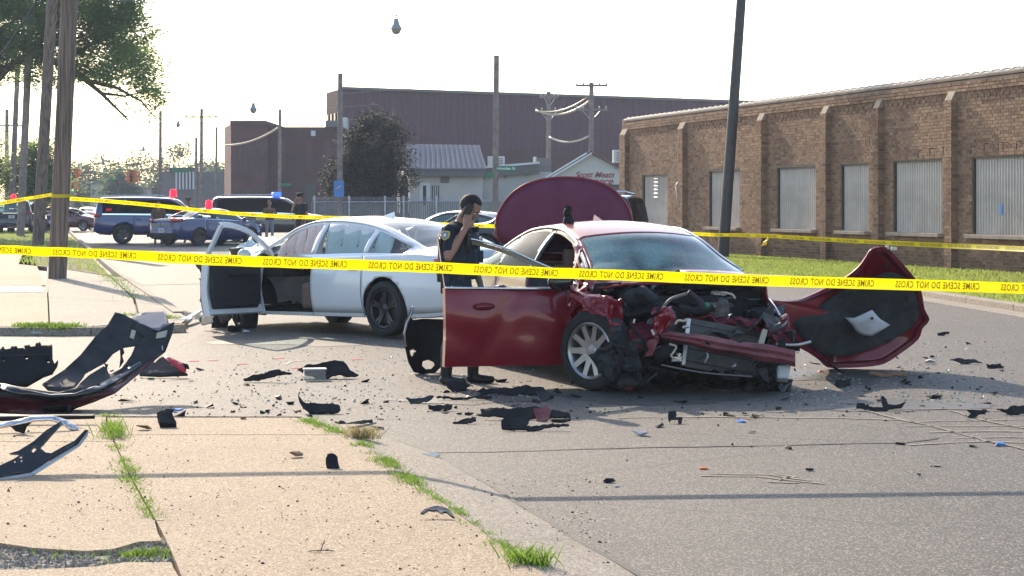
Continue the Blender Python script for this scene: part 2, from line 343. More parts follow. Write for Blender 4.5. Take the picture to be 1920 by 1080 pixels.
M['lamp_clear'] = mat('lamp_cluster', (.5, .5, .5), .15, .5, coat=1.)
M['lit_red'] = mat('lit_red', (.8, .02, .03), .3, emit=(1, .005, .02), estr=2.2)
M['lit_blue'] = mat('lit_blue', (.03, .05, .8), .3, emit=(.005, .03, 1), estr=5)
M['lit_green'] = mat('lit_green', (.02, .6, .3), .3, emit=(.05, .9, .5), estr=1.5)
M['plate'] = mat('licence_plate', (.6, .62, .66), .4, var=.15, vscale=40)
M['radiator'] = mat('radiator_fins', (.13, .125, .12), .5, .4, bump=.6, bscale=180, var=.15, vscale=10, dirt=.3, dcol=(.08, .07, .06))
M['aluminium'] = mat('cast_aluminium', (.5, .49, .47), .4, .7, bump=.3, bscale=40, var=.2)
M['beige_metal'] = mat('beige_bracket', (.55, .46, .36), .6, .2)
M['engine'] = mat('engine_metal', (.09, .085, .08), .55, .5, bump=.7, bscale=25, var=.5, vscale=12)
M['paper'] = mat('label_sheet', (.55, .56, .58), .7, var=.06)
M['wood_bit'] = mat('brown_fragment', (.22, .12, .06), .8, var=.2)
M['orange_bit'] = mat('orange_fragment', (.8, .16, .05), .5)
M['blue_bit'] = mat('blue_fragment', (.02, .2, .7), .4)
M['red_bit'] = mat('red_fragment', (.6, .01, .02), .3, coat=.5)
M['skin'] = mat('skin', (.33, .17, .115), .55, bump=.1, bscale=80)
M['hair'] = mat('hair', (.012, .009, .008), .7, bump=.8, bscale=120)
M['uniform'] = mat('navy_uniform', (.012, .014, .022), .85, bump=.5, bscale=14, var=.2)
M['trouser'] = mat('uniform_trousers', (.02, .022, .02), .85, bump=.5, bscale=10, var=.2)
M['vest'] = mat('duty_vest', (.010, .011, .013), .7, bump=.5, bscale=22)
M['pipe_dull'] = mat('dull_pipe', (.16, .15, .14), .6)
M['leather'] = mat('black_leather', (.01, .01, .01), .35)
M['phone'] = mat('phone_case', (.008, .008, .01), .25)
M['badge'] = mat('badge_silver', (.7, .68, .6), .3, .8)
M['patch_grey'] = mat('patch_grey', (.22, .23, .27), .8)
M['brown_uniform'] = mat('brown_uniform', (.13, .075, .045), .85, var=.2)
# ================================================================== SETTING
def st(o, **k): return tag(o, kind='structure', **k)
def poly_sheet(name, pts, z, m, parent=None, thick=0.0):
    """flat polygon from ground points, with real thickness downwards when given"""
    vs = [Vector((p[0], p[1], z)) for p in pts]; tri = tessellate_polygon([vs]); b = MB(); b.add(vs, tri)
    n = len(vs)
    if thick:
        lo = [v - Vector((0, 0, thick)) for v in vs]; base = len(b.v); b.v += [tuple(v) for v in lo]
        for i in range(n):
            j = (i + 1) % n; b.f.append((i, j, base + j, base + i)); b.m.append(0)
    o = b.build(name, m, parent)
    bm = bmesh.new(); bm.from_mesh(o.data); bmesh.ops.recalc_face_normals(bm, faces=bm.faces)
    if sum(f.normal.z * f.calc_area() for f in bm.faces) < 0: bmesh.ops.reverse_faces(bm, faces=bm.faces)
    bm.to_mesh(o.data); bm.free(); return o

SH = .12                                            # raised concrete height
st(poly_sheet('ground', [(-900, -60), (900, -60), (900, 1500), (-900, 1500)], -.02, M['lot']))
st(poly_sheet('road', [(-30, -20), (60, -20), (60, 400), (-80, 400)], 0, M['asphalt']))

# ---- near pavement: slabs run with the street direction (vanishing point near x=-5)
joint = [(200, 790), (215, 829), (233, 866), (252, 906), (273, 942), (292, 979), (314, 1022), (328, 1052), (341, 1085), (390, 1190)]
J = [g(x, y, SH) for x, y in joint]
kerbin = [(546, 781), (564, 785), (610, 800), (652, 817), (680, 835), (708, 854), (745, 882), (782, 910), (820, 934), (856, 958), (893, 987), (930, 1013), (967, 1039), (1004, 1065), (1080, 1120), (1160, 1190)]
K = [g(x, y, SH) for x, y in kerbin]
kerbout = [(560, 779), (600, 790), (640, 801), (682, 812), (745, 829), (800, 848), (840, 867), (875, 889), (925, 918), (971, 949), (1025, 980), (1078, 1015), (1152, 1056), (1190, 1082), (1260, 1130), (1340, 1190)]
KO = [g(x, y, 0.0) for x, y in kerbout]
pav = st(thing('pavement', None, None))
def lerp(a, b, t): return a + (b - a) * t
def on_joint(py):
    for i in range(len(joint) - 1):
        if joint[i][1] <= py <= joint[i + 1][1]:
            t = (py - joint[i][1]) / (joint[i + 1][1] - joint[i][1]); return joint[i][0] + t * (joint[i + 1][0] - joint[i][0])
    return joint[0][0]
def on_kerb(py):
    for i in range(len(kerbin) - 1):
        if kerbin[i][1] <= py <= kerbin[i + 1][1]:
            t = (py - kerbin[i][1]) / (kerbin[i + 1][1] - kerbin[i][1]); return kerbin[i][0] + t * (kerbin[i + 1][0] - kerbin[i][0])
def slab(pts, m='concrete', name='slab', z=SH, jit=.004):
    z += random.uniform(-jit, jit)
    c = sum(pts, Vector()) / len(pts)
    q = [p + (c - p).normalized() * .007 for p in pts]
    return poly_sheet(name, q, z, M[m], pav, .10)
def rowpts(fx, y0, y1, n=5): return [g(fx(y0 + (y1 - y0) * i / n), y0 + (y1 - y0) * i / n, SH) for i in range(n + 1)]
rnd = random.Random(3)
# left column of slabs (x from far outside the frame to the weedy joint)
def left_edge(py): return on_joint(py) - 1150 * (py - 385) / 470
def col(ys, fl, fr, mats):
    for k in range(len(ys) - 1):
        a, b = ys[k], ys[k + 1]
        r = rowpts(fr, a, b); l = rowpts(fl, a, b)
        slab(r + l[::-1], mats[k % len(mats)])
col([779, 827, 975], left_edge, on_joint, ['concrete', 'concrete'])
# ragged slab edge by the broken patch
slab([g(*p, SH) for p in [(310, 975.5), (292, 976), (299, 1000), (306, 1014), (262, 1016), (215, 1030), (160, 1034), (60, 1028), (0, 1019), (-300, 1010), (-300, 976)]])
slab([g(*p, SH) for p in [(322, 1052), (341, 1085), (390, 1190), (-300, 1190), (-300, 1072), (60, 1066), (180, 1060), (235, 1052)]])
patch = st(poly_sheet('broken_patch', [g(*p, SH) for p in [(-400, 1000), (310, 1000), (330, 1075), (-400, 1090)]], SH - .018, M['rubble'], pav))
# right column to the kerb line
def kb(py): return max(on_kerb(py) or 550, on_joint(py) + 2)
ys = [783, 815, 1189]
for k in range(2):
    a, b = ys[k], ys[k + 1]; n = 14
    l = [g(on_joint(a + (b - a) * i / n), a + (b - a) * i / n, SH) for i in range(n + 1)]
    r = [g(kb(a + (b - a) * i / n), a + (b - a) * i / n, SH) for i in range(n + 1)]
    slab(r + l[::-1])
# kerb apron sloping from the pavement to the asphalt, in cast lengths
cuts = [0, 4, 7, 11, 15]
for ci in range(len(cuts) - 1):
    b = MB(); a, e = cuts[ci], cuts[ci + 1]; vs = []
    for i in range(a, e + 1):
        k, o = K[i].copy(), KO[i].copy(); mid = lerp(k, o, .45)
        k.z = SH - .004; mid.z = SH * .62; o.z = .008; vs += [k, mid, o, Vector((o.x, o.y, -.05))]
    for v in vs[:4]: v += (Vector(vs[4]) - vs[0]).normalized() * .006
    n = e - a
    b.add(vs, [(i * 4 + j, (i + 1) * 4 + j, (i + 1) * 4 + j + 1, i * 4 + j + 1) for i in range(n) for j in range(3)])
    o = b.build('apron', M['concrete2'], pav, smooth=False); weld(o)
    if o.data.polygons[0].normal.z < 0: o.data.flip_normals()
# front kerb facing the cross street
b = MB(); L0 = g(-350, 779, SH); L1 = g(560, 781, SH)
b.hexa([L0, L1, L1 + Vector((0, .16, -.02)), L0 + Vector((0, .16, -.02))], (0, 0, -.2)); b.build('kerb', M['concrete2'], pav)
b = MB(); b.hexa([L0 + Vector((0, .16, -.1)), L1 + Vector((.3, .16, -.1)), L1 + Vector((.5, .62, -.112)), L0 + Vector((0, .62, -.112))], (0, 0, -.05)); b.build('gutter', M['concrete2'], pav)
st(poly_sheet('soil_bed', [(-12, 3.0), (K[-1].x, 3.0)] + [(k.x - .02, k.y) for k in K[::-1]] + [(-12, K[0].y)], .035, M['soil'], pav))

# ---- far corner pavement, left of the street
pav2 = st(thing('far_pavement', None, None))
fz = .10
def fslab(pts, m='concrete'):
    q = [g(x, y, fz) for x, y in pts]; c = sum(q, Vector()) / len(q); q = [p + (c - p).normalized() * .02 for p in q]
    return poly_sheet('slab', q, fz, M[m], pav2, .12)
fslab([(-260, 537), (88, 537), (92, 612), (-260, 612)])
fslab([(-260, 478), (60, 478), (86, 535), (-260, 535)])
fslab([(88, 500), (205, 518), (250, 560), (262, 605), (170, 612), (94, 612), (90, 540)], 'concrete2')
fslab([(207, 518), (232, 520), (300, 560), (352, 596), (340, 606), (265, 606), (252, 560)], 'concrete2')
st(poly_sheet('pale_patch', [g(x, y, fz) for x, y in [(-200, 536), (78, 536), (84, 549), (-200, 549)]], fz + .006, M['paint_white'], pav2))
b = MB(); 
for a_, b_ in (((-260, 614), (170, 614)), ((172, 614), (345, 608))):
    p, q = g(*a_, fz), g(*b_, fz); b.hexa([p, q, q + Vector((0, .14, 0)), p + Vector((0, .14, 0))], (0, 0, -.16))
b.build('kerb', M['concrete2'], pav2)
# street kerb running away on the left
b = MB(); kl = [g(x, y) for x, y in [(345, 600), (230, 520), (205, 500), (170, 470), (150, 452), (137, 440), (120, 425), (100, 415)]]
for i in range(len(kl) - 1):
    p, q = kl[i], kl[i + 1]; d = (q - p).normalized(); nrm = Vector((-d.y, d.x, 0)) * .15
    b.hexa([p + Vector((0, 0, .12)), q + Vector((0, 0, .12)), q + nrm + Vector((0, 0, .12)), p + nrm + Vector((0, 0, .12))], (0, 0, -.15))
b.build('kerb', M['concrete2'], pav2)
verge_l = [(45, 470), (35, 495), (110, 503), (206, 517), (186, 497), (160, 470), (140, 450), (110, 432), (0, 432), (-60, 440), (0, 455), (50, 462)]
st(poly_sheet('verge', [g(x, y, .1) for x, y in verge_l], .1, M['soil'], pav2, .1))

# ---- right verge with its kerb, between the road and the brick building
WA = Vector((10.8, 39.4, 0)); WB = Vector((3.86, 62.9, 0)); WE = (WA - WB).normalized()
verge_edge = [g(x, y) for x, y in [(1210, 500), (1290, 512), (1380, 522), (1500, 528), (1600, 534), (1680, 545), (1740, 556), (1830, 570), (1920, 584), (2100, 612), (2500, 680)]]
vback = [WA + WE * 16, WB - WE * 3]
gv = st(thing('verge_ground', None, None))
b = MB()
n = len(verge_edge); 
back = [lerp(WB - WE * 3, WA + WE * 14, i / (n - 1)) for i in range(n)]
vs = []
for i in range(n):
    for t in (0, .2, .6, 1): p = lerp(verge_edge[i], back[i], t); vs.append(Vector((p.x, p.y, .1 + .06 * t)))
b.add(vs, [(i * 4 + j, i * 4 + j + 1, (i + 1) * 4 + j + 1, (i + 1) * 4 + j) for i in range(n - 1) for j in range(3)])
o = b.build('verge', M['soil'], gv, smooth=True); weld(o)
if o.data.polygons[0].normal.z < 0: o.data.flip_normals()
for i in range(n - 1):
    b = MB(); p, q = verge_edge[i], verge_edge[i + 1]; d = (q - p).normalized(); nr = Vector((d.y, -d.x, 0)) * .17
    p = p + d * .01; z = Vector((0, 0, .125)); b.hexa([p + z, q + z, q + nr + z * .9, p + nr + z * .9], (0, 0, -.15))
    bevel(b.build('kerb', M['concrete2'], gv), .015)
    b = MB(); b.hexa([p + nr + z * .1, q + nr + z * .1, q + nr * 3.4 + z * .06, p + nr * 3.4 + z * .06], (0, 0, -.03)); b.build('gutter', M['concrete2'], gv)

# ---- marks on the road: sealed cracks, chalk sketches, fluids
marks = st(thing('road_marks', None, None))
def strip(pts, w, z, m, name='crack'):
    q = [g(x, y) for x, y in pts]; b = MB(); vs = []
    # densify with a little wander
    dq = []
    for i in range(len(q) - 1):
        k = max(2, int((q[i + 1] - q[i]).length / .15))
        for j in range(k): dq.append(lerp(q[i], q[i + 1], j / k) + Vector((rnd.uniform(-1, 1), rnd.uniform(-1, 1), 0)) * w * .5)
    dq.append(q[-1])
    for i, p in enumerate(dq):
        d = (dq[min(i + 1, len(dq) - 1)] - dq[max(i - 1, 0)]).normalized(); nn = Vector((-d.y, d.x, 0)) * w / 2 * rnd.uniform(.5, 1.3)
        vs += [p + nn + Vector((0, 0, z)), p - nn + Vector((0, 0, z))]
    b.add(vs, [(2 * i, 2 * i + 1, 2 * i + 3, 2 * i + 2) for i in range(len(dq) - 1)])
    o = b.build(name, M[m], marks)
    if o.data.polygons and o.data.polygons[0].normal.z < 0: o.data.flip_normals()
    return o
strip([(810, 849), (960, 847), (1100, 842), (1300, 838), (1500, 835), (1700, 830), (1760, 822)], .03, .004, 'tar')
strip([(682, 812), (745, 829), (800, 848), (860, 880), (925, 918), (971, 949), (1078, 1015), (1152, 1056), (1200, 1085)], .03, .012, 'tar')
strip([(1160, 784), (1300, 782), (1420, 783), (1560, 784), (1700, 788)], .05, .004, 'chalk', 'chalk_line')
for ln in ([(1630, 772), (1700, 790), (1760, 803), (1850, 828), (1960, 852)], [(1690, 793), (1760, 790), (1850, 789), (1960, 786)], [(1700, 800), (1800, 800), (1960, 799)], [(1740, 812), (1850, 809), (1960, 810)], [(1790, 822), (1900, 820), (1960, 822)], [(1700, 835), (1840, 829), (1960, 832)], [(1780, 770), (1850, 790), (1960, 812)], [(1650, 768), (1800, 768), (1900, 772)]):
    strip(ln, .032, .006, 'chalk', 'chalk_line')
for ln in ([(1310, 893), (1420, 894), (1500, 903), (1545, 908)], [(1330, 889), (1440, 891), (1520, 902)], [(1440, 904), (1500, 906)], [(1455, 890), (1490, 894), (1460, 902)]):
    strip(ln, .028, .004, 'chalk', 'chalk_line')
for x, y in ((455, 682), (365, 677), (672, 674), (400, 676), (525, 672), (178, 703), (560, 690), (1680, 700)):
    strip([(x - 8, y + 1), (x + 9, y)], .07, .004, 'pinkpaint', 'paint_mark')
strip([(535, 684), (548, 679), (575, 676), (600, 676)], .04, .004, 'paint_white', 'paint_mark')
def blob(px, py, rx, ry, m='stain', z=.003, name='fluid_stain', seed=0):
    c = g(px, py); rr = random.Random(seed + int(px)); n = 26; vs = [c + Vector((0, 0, z))]
    sx = rx * c.y / FPX; sy = ry * c.y ** 2 / (CAMH * FPX)
    for i in range(n):
        a = 2 * math.pi * i / n; k = 1 + rr.uniform(-.25, .25) + .2 * math.sin(3 * a + seed); vs.append(c + Vector((math.cos(a) * sx * k, math.sin(a) * sy * k, z)))
    b = MB(); b.add(vs, [(0, i + 1, (i + 1) % n + 1) for i in range(n)]); return b.build(name, M[m], marks)
blob(1230, 745, 180, 12, z=.003); blob(1700, 760, 150, 10, z=.003, seed=2); blob(560, 640, 130, 9, z=.003, seed=4); blob(1560, 705, 110, 14, z=.0035, seed=5)
blob(870, 752, 120, 6, 'stain', .0032, seed=6)

# ---- grass and weeds
def blades(name, pts, m, parent=None, kind='stuff', h=(.05, .12), w=.008, lean=.4):
    b = MB()
    for p in pts:
        a = random.uniform(0, math.tau); hh = random.uniform(*h) * (.72 if 'weed' in name else 1) * random.uniform(.6, 1.1); ww = w * random.uniform(.7, 1.5)
        d = Vector((math.cos(a), math.sin(a), 0)); l = Vector((random.uniform(-1, 1), random.uniform(-1, 1), 0)) * lean * hh
        p = Vector(p); b.add([p - d * ww, p + d * ww, p + l * .5 + Vector((0, 0, hh * .6)) + d * ww * .6, p + l + Vector((0, 0, hh))], [(0, 1, 2), (0, 2, 3)])
    return tag(b.build(name, m, parent), kind=kind)
pts = []
for i in range(95000):
    k = random.random() * (n - 1); a = int(k); f = k - a; e0 = lerp(verge_edge[a], verge_edge[a + 1], f); e1 = lerp(back[a], back[a + 1], f)
    t = random.random(); p = lerp(e0, e1, t); p.z = .09 + .06 * t
    if noise.noise(p * .9) > .42 and random.random() < .6: continue
    pts.append(p)
blades('grass', pts, M['grass'], None, h=(.03, .085), w=.014)
# ragged fringe over the kerb
pts = []
VL = [g(x, y, .1) for x, y in verge_l]
def inside(p, poly):
    c = False; j = len(poly) - 1
    for i in range(len(poly)):
        if (poly[i].y > p.y) != (poly[j].y > p.y) and p.x < (poly[j].x - poly[i].x) * (p.y - poly[i].y) / (poly[j].y - poly[i].y) + poly[i].x: c = not c
        j = i
    return c
for i in range(70000):
    p = Vector((random.uniform(-38, -6), random.uniform(36, 112), .1))
    if inside(p, VL): pts.append(p)
blades('verge_grass', pts, M['grass'], None, h=(.04, .12), w=.016)
def weeds(name, px, spread, count, h, m='weed', z=SH, w=.003, lean=1.1):
    """tufts along a polyline in photo pixels on the slab plane"""
    Q = [g(x, y, z) for x, y in px]; pts = []
    for i in range(int(count * 1.7)):
        k = random.random() * (len(Q) - 1); a = int(k); p = lerp(Q[a], Q[a + 1], k - a) if len(Q) > 1 else Q[0].copy()
        if len(Q) > 1 and noise.noise(p * 5.5) < -.10: continue
        p += Vector((random.gauss(0, spread), random.gauss(0, spread), -.02)); pts.append(p)
    return blades(name, pts, M[m], None, h=h, w=w, lean=lean)
weeds('weeds', [(566, 786), (610, 801), (652, 819), (680, 836), (708, 856), (745, 884), (782, 912)], .035, 2600, (.03, .075))
weeds('weeds', [(782, 912), (820, 936), (856, 960), (893, 989), (930, 1015), (970, 1042)], .025, 1200, (.03, .06))
weeds('weeds', [(990, 1052)], .045, 160, (.05, .16), lean=.9)
weeds('weeds', [(212, 805), (214, 818), (216, 828)], .05, 260, (.06, .20), lean=.7)
weeds('weeds', [(205, 790), (214, 820), (233, 866), (252, 906)], .03, 900, (.03, .08))
weeds('weeds', [(252, 906), (273, 942), (292, 979)], .03, 600, (.02, .06))
weeds('weeds', [(245, 1034), (275, 1032), (310, 1028), (300, 1044)], .035, 260, (.02, .06))
weeds('weeds', [(60, 1032), (180, 1036), (250, 1048)], .06, 70, (.02, .05))
weeds('weeds', [(0, 829), (60, 828), (140, 829), (210, 829)], .015, 260, (.01, .04))
weeds('weeds', [(545, 817), (600, 816), (640, 818)], .02, 160, (.02, .05))
weeds('weeds', [(140, 976), (215, 977), (290, 977)], .012, 130, (.01, .03))
weeds('dry_tuft', [(680, 816)], .05, 200, (.03, .1), 'drygrass')
weeds('weeds', [(170, 780), (200, 779), (225, 778)], .03, 150, (.02, .07))
weeds('weeds', [(40, 612), (90, 612), (150, 613)], .09, 1500, (.04, .12), z=.1, w=.007)
weeds('weeds', [(235, 590), (300, 595), (330, 598)], .08, 500, (.03, .1), z=.1, w=.007)
weeds('weeds', [(200, 515), (230, 535), (260, 560)], .12, 900, (.03, .1), z=.1, w=.008)
# pebbles and grit
def grit(name, region, count, z, smin, smax, m, zf=None):
    b = MB(); base = [(1, 0, 0), (-1, 0, 0), (0, 1, 0), (0, -1, 0), (0, 0, 1)]
    for i in range(count):
        px = random.uniform(region[0], region[2]); py = region[1] + (region[3] - region[1]) * random.random()
        if region[4] and not region[4](px, py): continue
        p = g(px, py, z); s = random.uniform(smin, smax) * (1 if random.random() < .9 else 1.7)
        q = Matrix.Rotation(random.uniform(0, 6.28), 3, 'Z')
        vs = [p + (q @ Vector((v[0] * s * random.uniform(.6, 1.2), v[1] * s * random.uniform(.6, 1.2), v[2] * s * .8))) for v in base]
        b.add(vs, [(0, 2, 4), (2, 1, 4), (1, 3, 4), (3, 0, 4)])
    return tag(b.build(name, m), kind='stuff')
grit('grit', (330, 800, 1000, 1085, lambda x, y: (on_kerb(y) or 0) > x + 8), 420, SH, .0025, .006, M['black'])
grit('gravel', (-20, 1020, 320, 1066, lambda x, y: True), 900, SH - .018, .006, .016, M['concrete2'])
grit('grit', (0, 800, 330, 1010, None), 160, SH, .003, .008, M['black'])
grit('grit', (850, 900, 1150, 1060, lambda x, y: (on_kerb(y) or 0) < x - 10), 160, .05, .004, .009, M['black'])
grit('crushed_glass', (1480, 640, 1900, 760, None), 700, .002, .004, .014, M['glass_shard'])
grit('glass_crumbs', (430, 640, 1000, 760, None), 700, .002, .004, .012, M['glass_shard'])
grit('debris_crumbs', (700, 700, 1920, 790, None), 380, .002, .004, .013, M['black'])
grit('debris_crumbs', (200, 690, 700, 790, None), 220, .002, .005, .015, M['black'])

# ================================================================== BRICK WAREHOUSE
rzw = math.atan2(WE.y, WE.x)
wh = thing('brick_warehouse', 'long single storey brown brick warehouse with pilasters and grey metal covered windows', 'building', WB, rzw)
def s_of(px):
    k = (px - 960) / FPX; return (WB.y * k - WB.x) / (WE.x - k * WE.y)
def z_of(px, py): s = s_of(px); Y = WB.y + WE.y * s; return CAMH - (py - HOR) / FPX * Y
WT = 4.55; WL = 33.0
wins = [(1205, 1252, 328, 470), (1330, 1388, 320, 431), (1457, 1530, 313, 432), (1577, 1630, 307, 434), (1675, 1768, 300, 438), (1823, 1936, 292, 444)]
W = []
for (a, b_, yt, yb) in wins:
    cx = (a + b_) / 2; W.append((s_of(a), s_of(b_), .95 if yb < 460 else .05, z_of(cx, yt)))
W.append((W[-1][1] + 2.6, W[-1][1] + 5.2, .95, 2.68))
pil = [(s_of(a), s_of(b_)) for a, b_ in [(1170, 1180), (1279, 1289), (1428, 1438), (1549, 1559), (1648, 1658), (1783, 1796)]]
pil += [(W[5][1] + .8, W[5][1] + 1.25)]
PD = .16
# mortar body: wall strips around window openings
b = MB(); b.box((WL / 2 - .3, 6.0, 2.25), (WL, .02, 4.5)); b.build('back_wall', M['mortar'], wh)
b = MB(); b.box((-.3, 3.0, 2.25), (.3, 6.0, 4.5)); b.box((WL - .3, 3, 2.25), (.3, 6, 4.5)); b.build('side_wall', M['mortar'], wh)
b = MB()
xs = sorted(set([-.3, WL - .3] + [v for w_ in W for v in w_[:2]]))
for i in range(len(xs) - 1):
    a, c = xs[i], xs[i + 1]; w_ = next((q for q in W if q[0] <= (a + c) / 2 <= q[1]), None)
    if w_ is None: b.box(((a + c) / 2, .15, 2.2), (c - a, .3, 4.4))
    else:
        b.box(((a + c) / 2, .15, w_[2] / 2), (c - a, .3, w_[2])); b.box(((a + c) / 2, .15, (w_[3] + 4.4) / 2), (c - a, .3, 4.4 - w_[3]))
for (a, c) in pil: b.box(((a + c) / 2, -PD / 2 + .006, 2.0), (c - a - .02, PD - .02, 4.0))
b.build('mortar', M['mortar'], wh)
# bricks: facing camera end is large s
bricks = []
def brick_row(s0, s1, z, d, off, depth=.018, hd=False):
    L_ = .102 if hd else .205; s = s0 - off
    while s < s1 - .02:
        a = max(s, s0); c = min(s + L_, s1)
        if c - a > .03: bricks.append(((a + c) / 2, d, z, c - a, depth))
        s += L_ + .012
CH = .0765; nrow = int(4.4 / CH)
for r in range(nrow):
    z = .04 + r * CH; spans = [(-.3, WL - .3)]
    cut = [(w_[0], w_[1]) for w_ in W if w_[2] - .03 < z < w_[3] + .03] + ([(a, c) for a, c in pil] if z < 4.0 else [])
    for a, c in cut:
        ns = []
        for x0, x1 in spans:
            if c <= x0 or a >= x1: ns.append((x0, x1)); continue
            if a > x0: ns.append((x0, a))
            if c < x1: ns.append((c, x1))
        spans = ns
    hd = r % 6 == 5
    for x0, x1 in spans: brick_row(x0, x1, z, -.006 - (.03 if r > nrow - 4 else 0), ((r % 2) * .108 + (x0 * 3.3) % .05), .02 + (.03 if r > nrow - 4 else 0), hd)
    if z < 3.95:
        for a, c in pil:
            brick_row(a, c, z, -PD, (r % 2) * .1, .02)
            for xs_, sg in ((c, 1), (a, -1)): bricks.append((xs_ + sg * .002, -PD / 2 + .006, z, .016, PD - .026))
# dentil course under the coping
s = -.3
while s < WL - .4:
    bricks.append((s + .06, -.02, .04 + (nrow - 5) * CH, .10, .03)); bricks.append((s + .19, -.015, .04 + (nrow - 6) * CH, .10, .02)); s += .26
random.shuffle(bricks)
bricks.sort(key=lambda q: -(q[0] if q[0] < s_of(1935) else -1))
bm_ = MB(); bm_.box((0, 0, 0), (1, 1, 1)); me = None
for i, (s, d, z, l, dp) in enumerate(bricks[:300]):
    if me is None: o = bm_.build('brick', M['brick'], wh); me = o.data
    else: o = bpy.data.objects.new('brick', me); C.objects.link(o); o.parent = wh
    o.location = (s, d + random.uniform(-.002, .002), z); o.scale = (l, dp, .065)
b = MB()
for (s, d, z, l, dp) in bricks[300:]: b.box((s, d + random.uniform(-.003, .003), z), (l, dp, .065))
tag(b.build('brickwork', M['brick'], wh), kind='stuff')
# pilaster caps (sloped) and coping tiles
for a, c in pil:
    b = MB(); b.add([(a, -PD - .01, 3.96), (c, -PD - .01, 3.96), (c, .0, 3.96), (a, 0, 3.96), (a, -.02, 4.25), (c, -.02, 4.25)], [(0, 1, 5, 4), (0, 4, 3), (1, 2, 5), (0, 3, 2, 1)]); b.build('pilaster_cap', M['sill'], wh)
b = MB(); b.box((WL / 2 - .3, .19, 4.445), (WL, .42, .05)); b.build('coping_bed', M['mortar'], wh)
s = -.3; me = None; pitch = .42
while s < WL - .6:
    if me is None:
        b = MB(); n_ = 6
        prof = [(-.17, .0), (-.17, .03), (-.1, .06), (.06, .07), (.2, .06), (.32, .03), (.32, 0)]
        vs = [(x, y, z) for x, sc in ((0, 1), (pitch - .11, 1), (pitch - .10, 1.55), (pitch, 1.55)) for (y, z) in [(q[0], q[1] * sc) for q in prof]]
        k = len(prof); b.add(vs, [(i * k + j, i * k + j + 1, (i + 1) * k + j + 1, (i + 1) * k + j) for i in range(3) for j in range(k - 1)] + [tuple(range(k)), tuple(range(3 * k, 4 * k))[::-1]])
        o = b.build('coping_tile', M['coping'], wh); me = o.data
    else: o = bpy.data.objects.new('coping_tile', me); C.objects.link(o); o.parent = wh
    o.location = (s, .16, 4.47); s += pitch
# windows: corrugated covers in recessed openings
def corrug(w, h, pitch=.115, dep=.04):
    b = MB(); x = 0; vs = []; cols = []
    while x < w - .001:
        for dx, dy in ((0, 0), (pitch * .5, 0), (pitch * .62, -dep), (pitch * .88, -dep)): 
            if x + dx <= w: cols.append((x + dx, dy))
        x += pitch
    cols.append((w, 0))
    vs = [(x, y, z) for (x, y) in cols for z in (0, h)]
    b.add(vs, [(2 * i, 2 * i + 2, 2 * i + 3, 2 * i + 1) for i in range(len(cols) - 1)]); return b
for i, (a, c, z0, z1) in enumerate(W):
    wn_ = corrug(c - a, z1 - z0 - .02).build('window', M['corrug'], wh, loc=(a, .10, z0 + .01)); solidify(wn_, .004)
    bs = MB(); bs.box(((c - a) / 2, -.13, -.045), (c - a + .14, .30, .085)); bevel(bs.build('sill', M['sill'], wn_), .008)
    fr = MB(); fr.box(((c - a) / 2, -.045, z1 - z0 - .03), (c - a, .05, .05)); fr.box((.02, -.045, (z1 - z0) / 2), (.04, .05, z1 - z0 - .06)); fr.box((c - a - .02, -.045, (z1 - z0) / 2), (.04, .05, z1 - z0 - .06)); fr.build('frame', M['steel_dark'], wn_)
    if i == 0:
        for k in range(6):
            lv = MB(); lv.box((s_of(1229) - a, -.06, z_of(1229, 336 + 7 * k) - z0), (.35, .05, .07), rot=Matrix.Rotation(R(35), 3, 'X')); lv.build('louvre', M['sign_white'], wn_)
    if i == 5:
        x = s_of(1872); bs = MB(); bs.box((x - a, -.035, z_of(1872, 394) - z0), (.14, .012, .22)); bs.build('sticker', M['blue_sign'], wn_)
# downpipe
dp = MB(); x = s_of(1277); pts = [(x, -.10, .1), (x, -.10, z_of(1277, 352)), (x + .02, -.10, z_of(1277, 347)), (x + .12, -.09, z_of(1277, 343)), (x + .22, 0, z_of(1277, 343))]
dp.tube(pts, .09, 10); dp.build('downpipe', M['galv'], wh, smooth=True)
# rusted wall hooks over the last windows
for (px, py) in [(1730, 287), (1752, 283), (1777, 280), (1829, 280), (1854, 274), (1881, 272), (1890, 272), (1915, 270)]:
    b = MB(); x = s_of(px); z = z_of(px, py); b.tube([(x, 0, z + .06), (x, -.12, z + .05), (x, -.12, z - .12)], .012, 5); b.build('wall_hook', M['steel_dark'], wh)

# ================================================================== FAR BUILDINGS
def bx(name, px0, px1, pyt, Y, depth, m, parent, z0=0, zt=None):
    x0 = (px0 - 960) / FPX * Y; x1 = (px1 - 960) / FPX * Y; z1 = zt if zt is not None else CAMH - (pyt - HOR) / FPX * Y
    b = MB(); b.box(((x0 + x1) / 2, Y + depth / 2, (z0 + z1) / 2), (x1 - x0, depth, z1 - z0)); return b.build(name, m, parent)
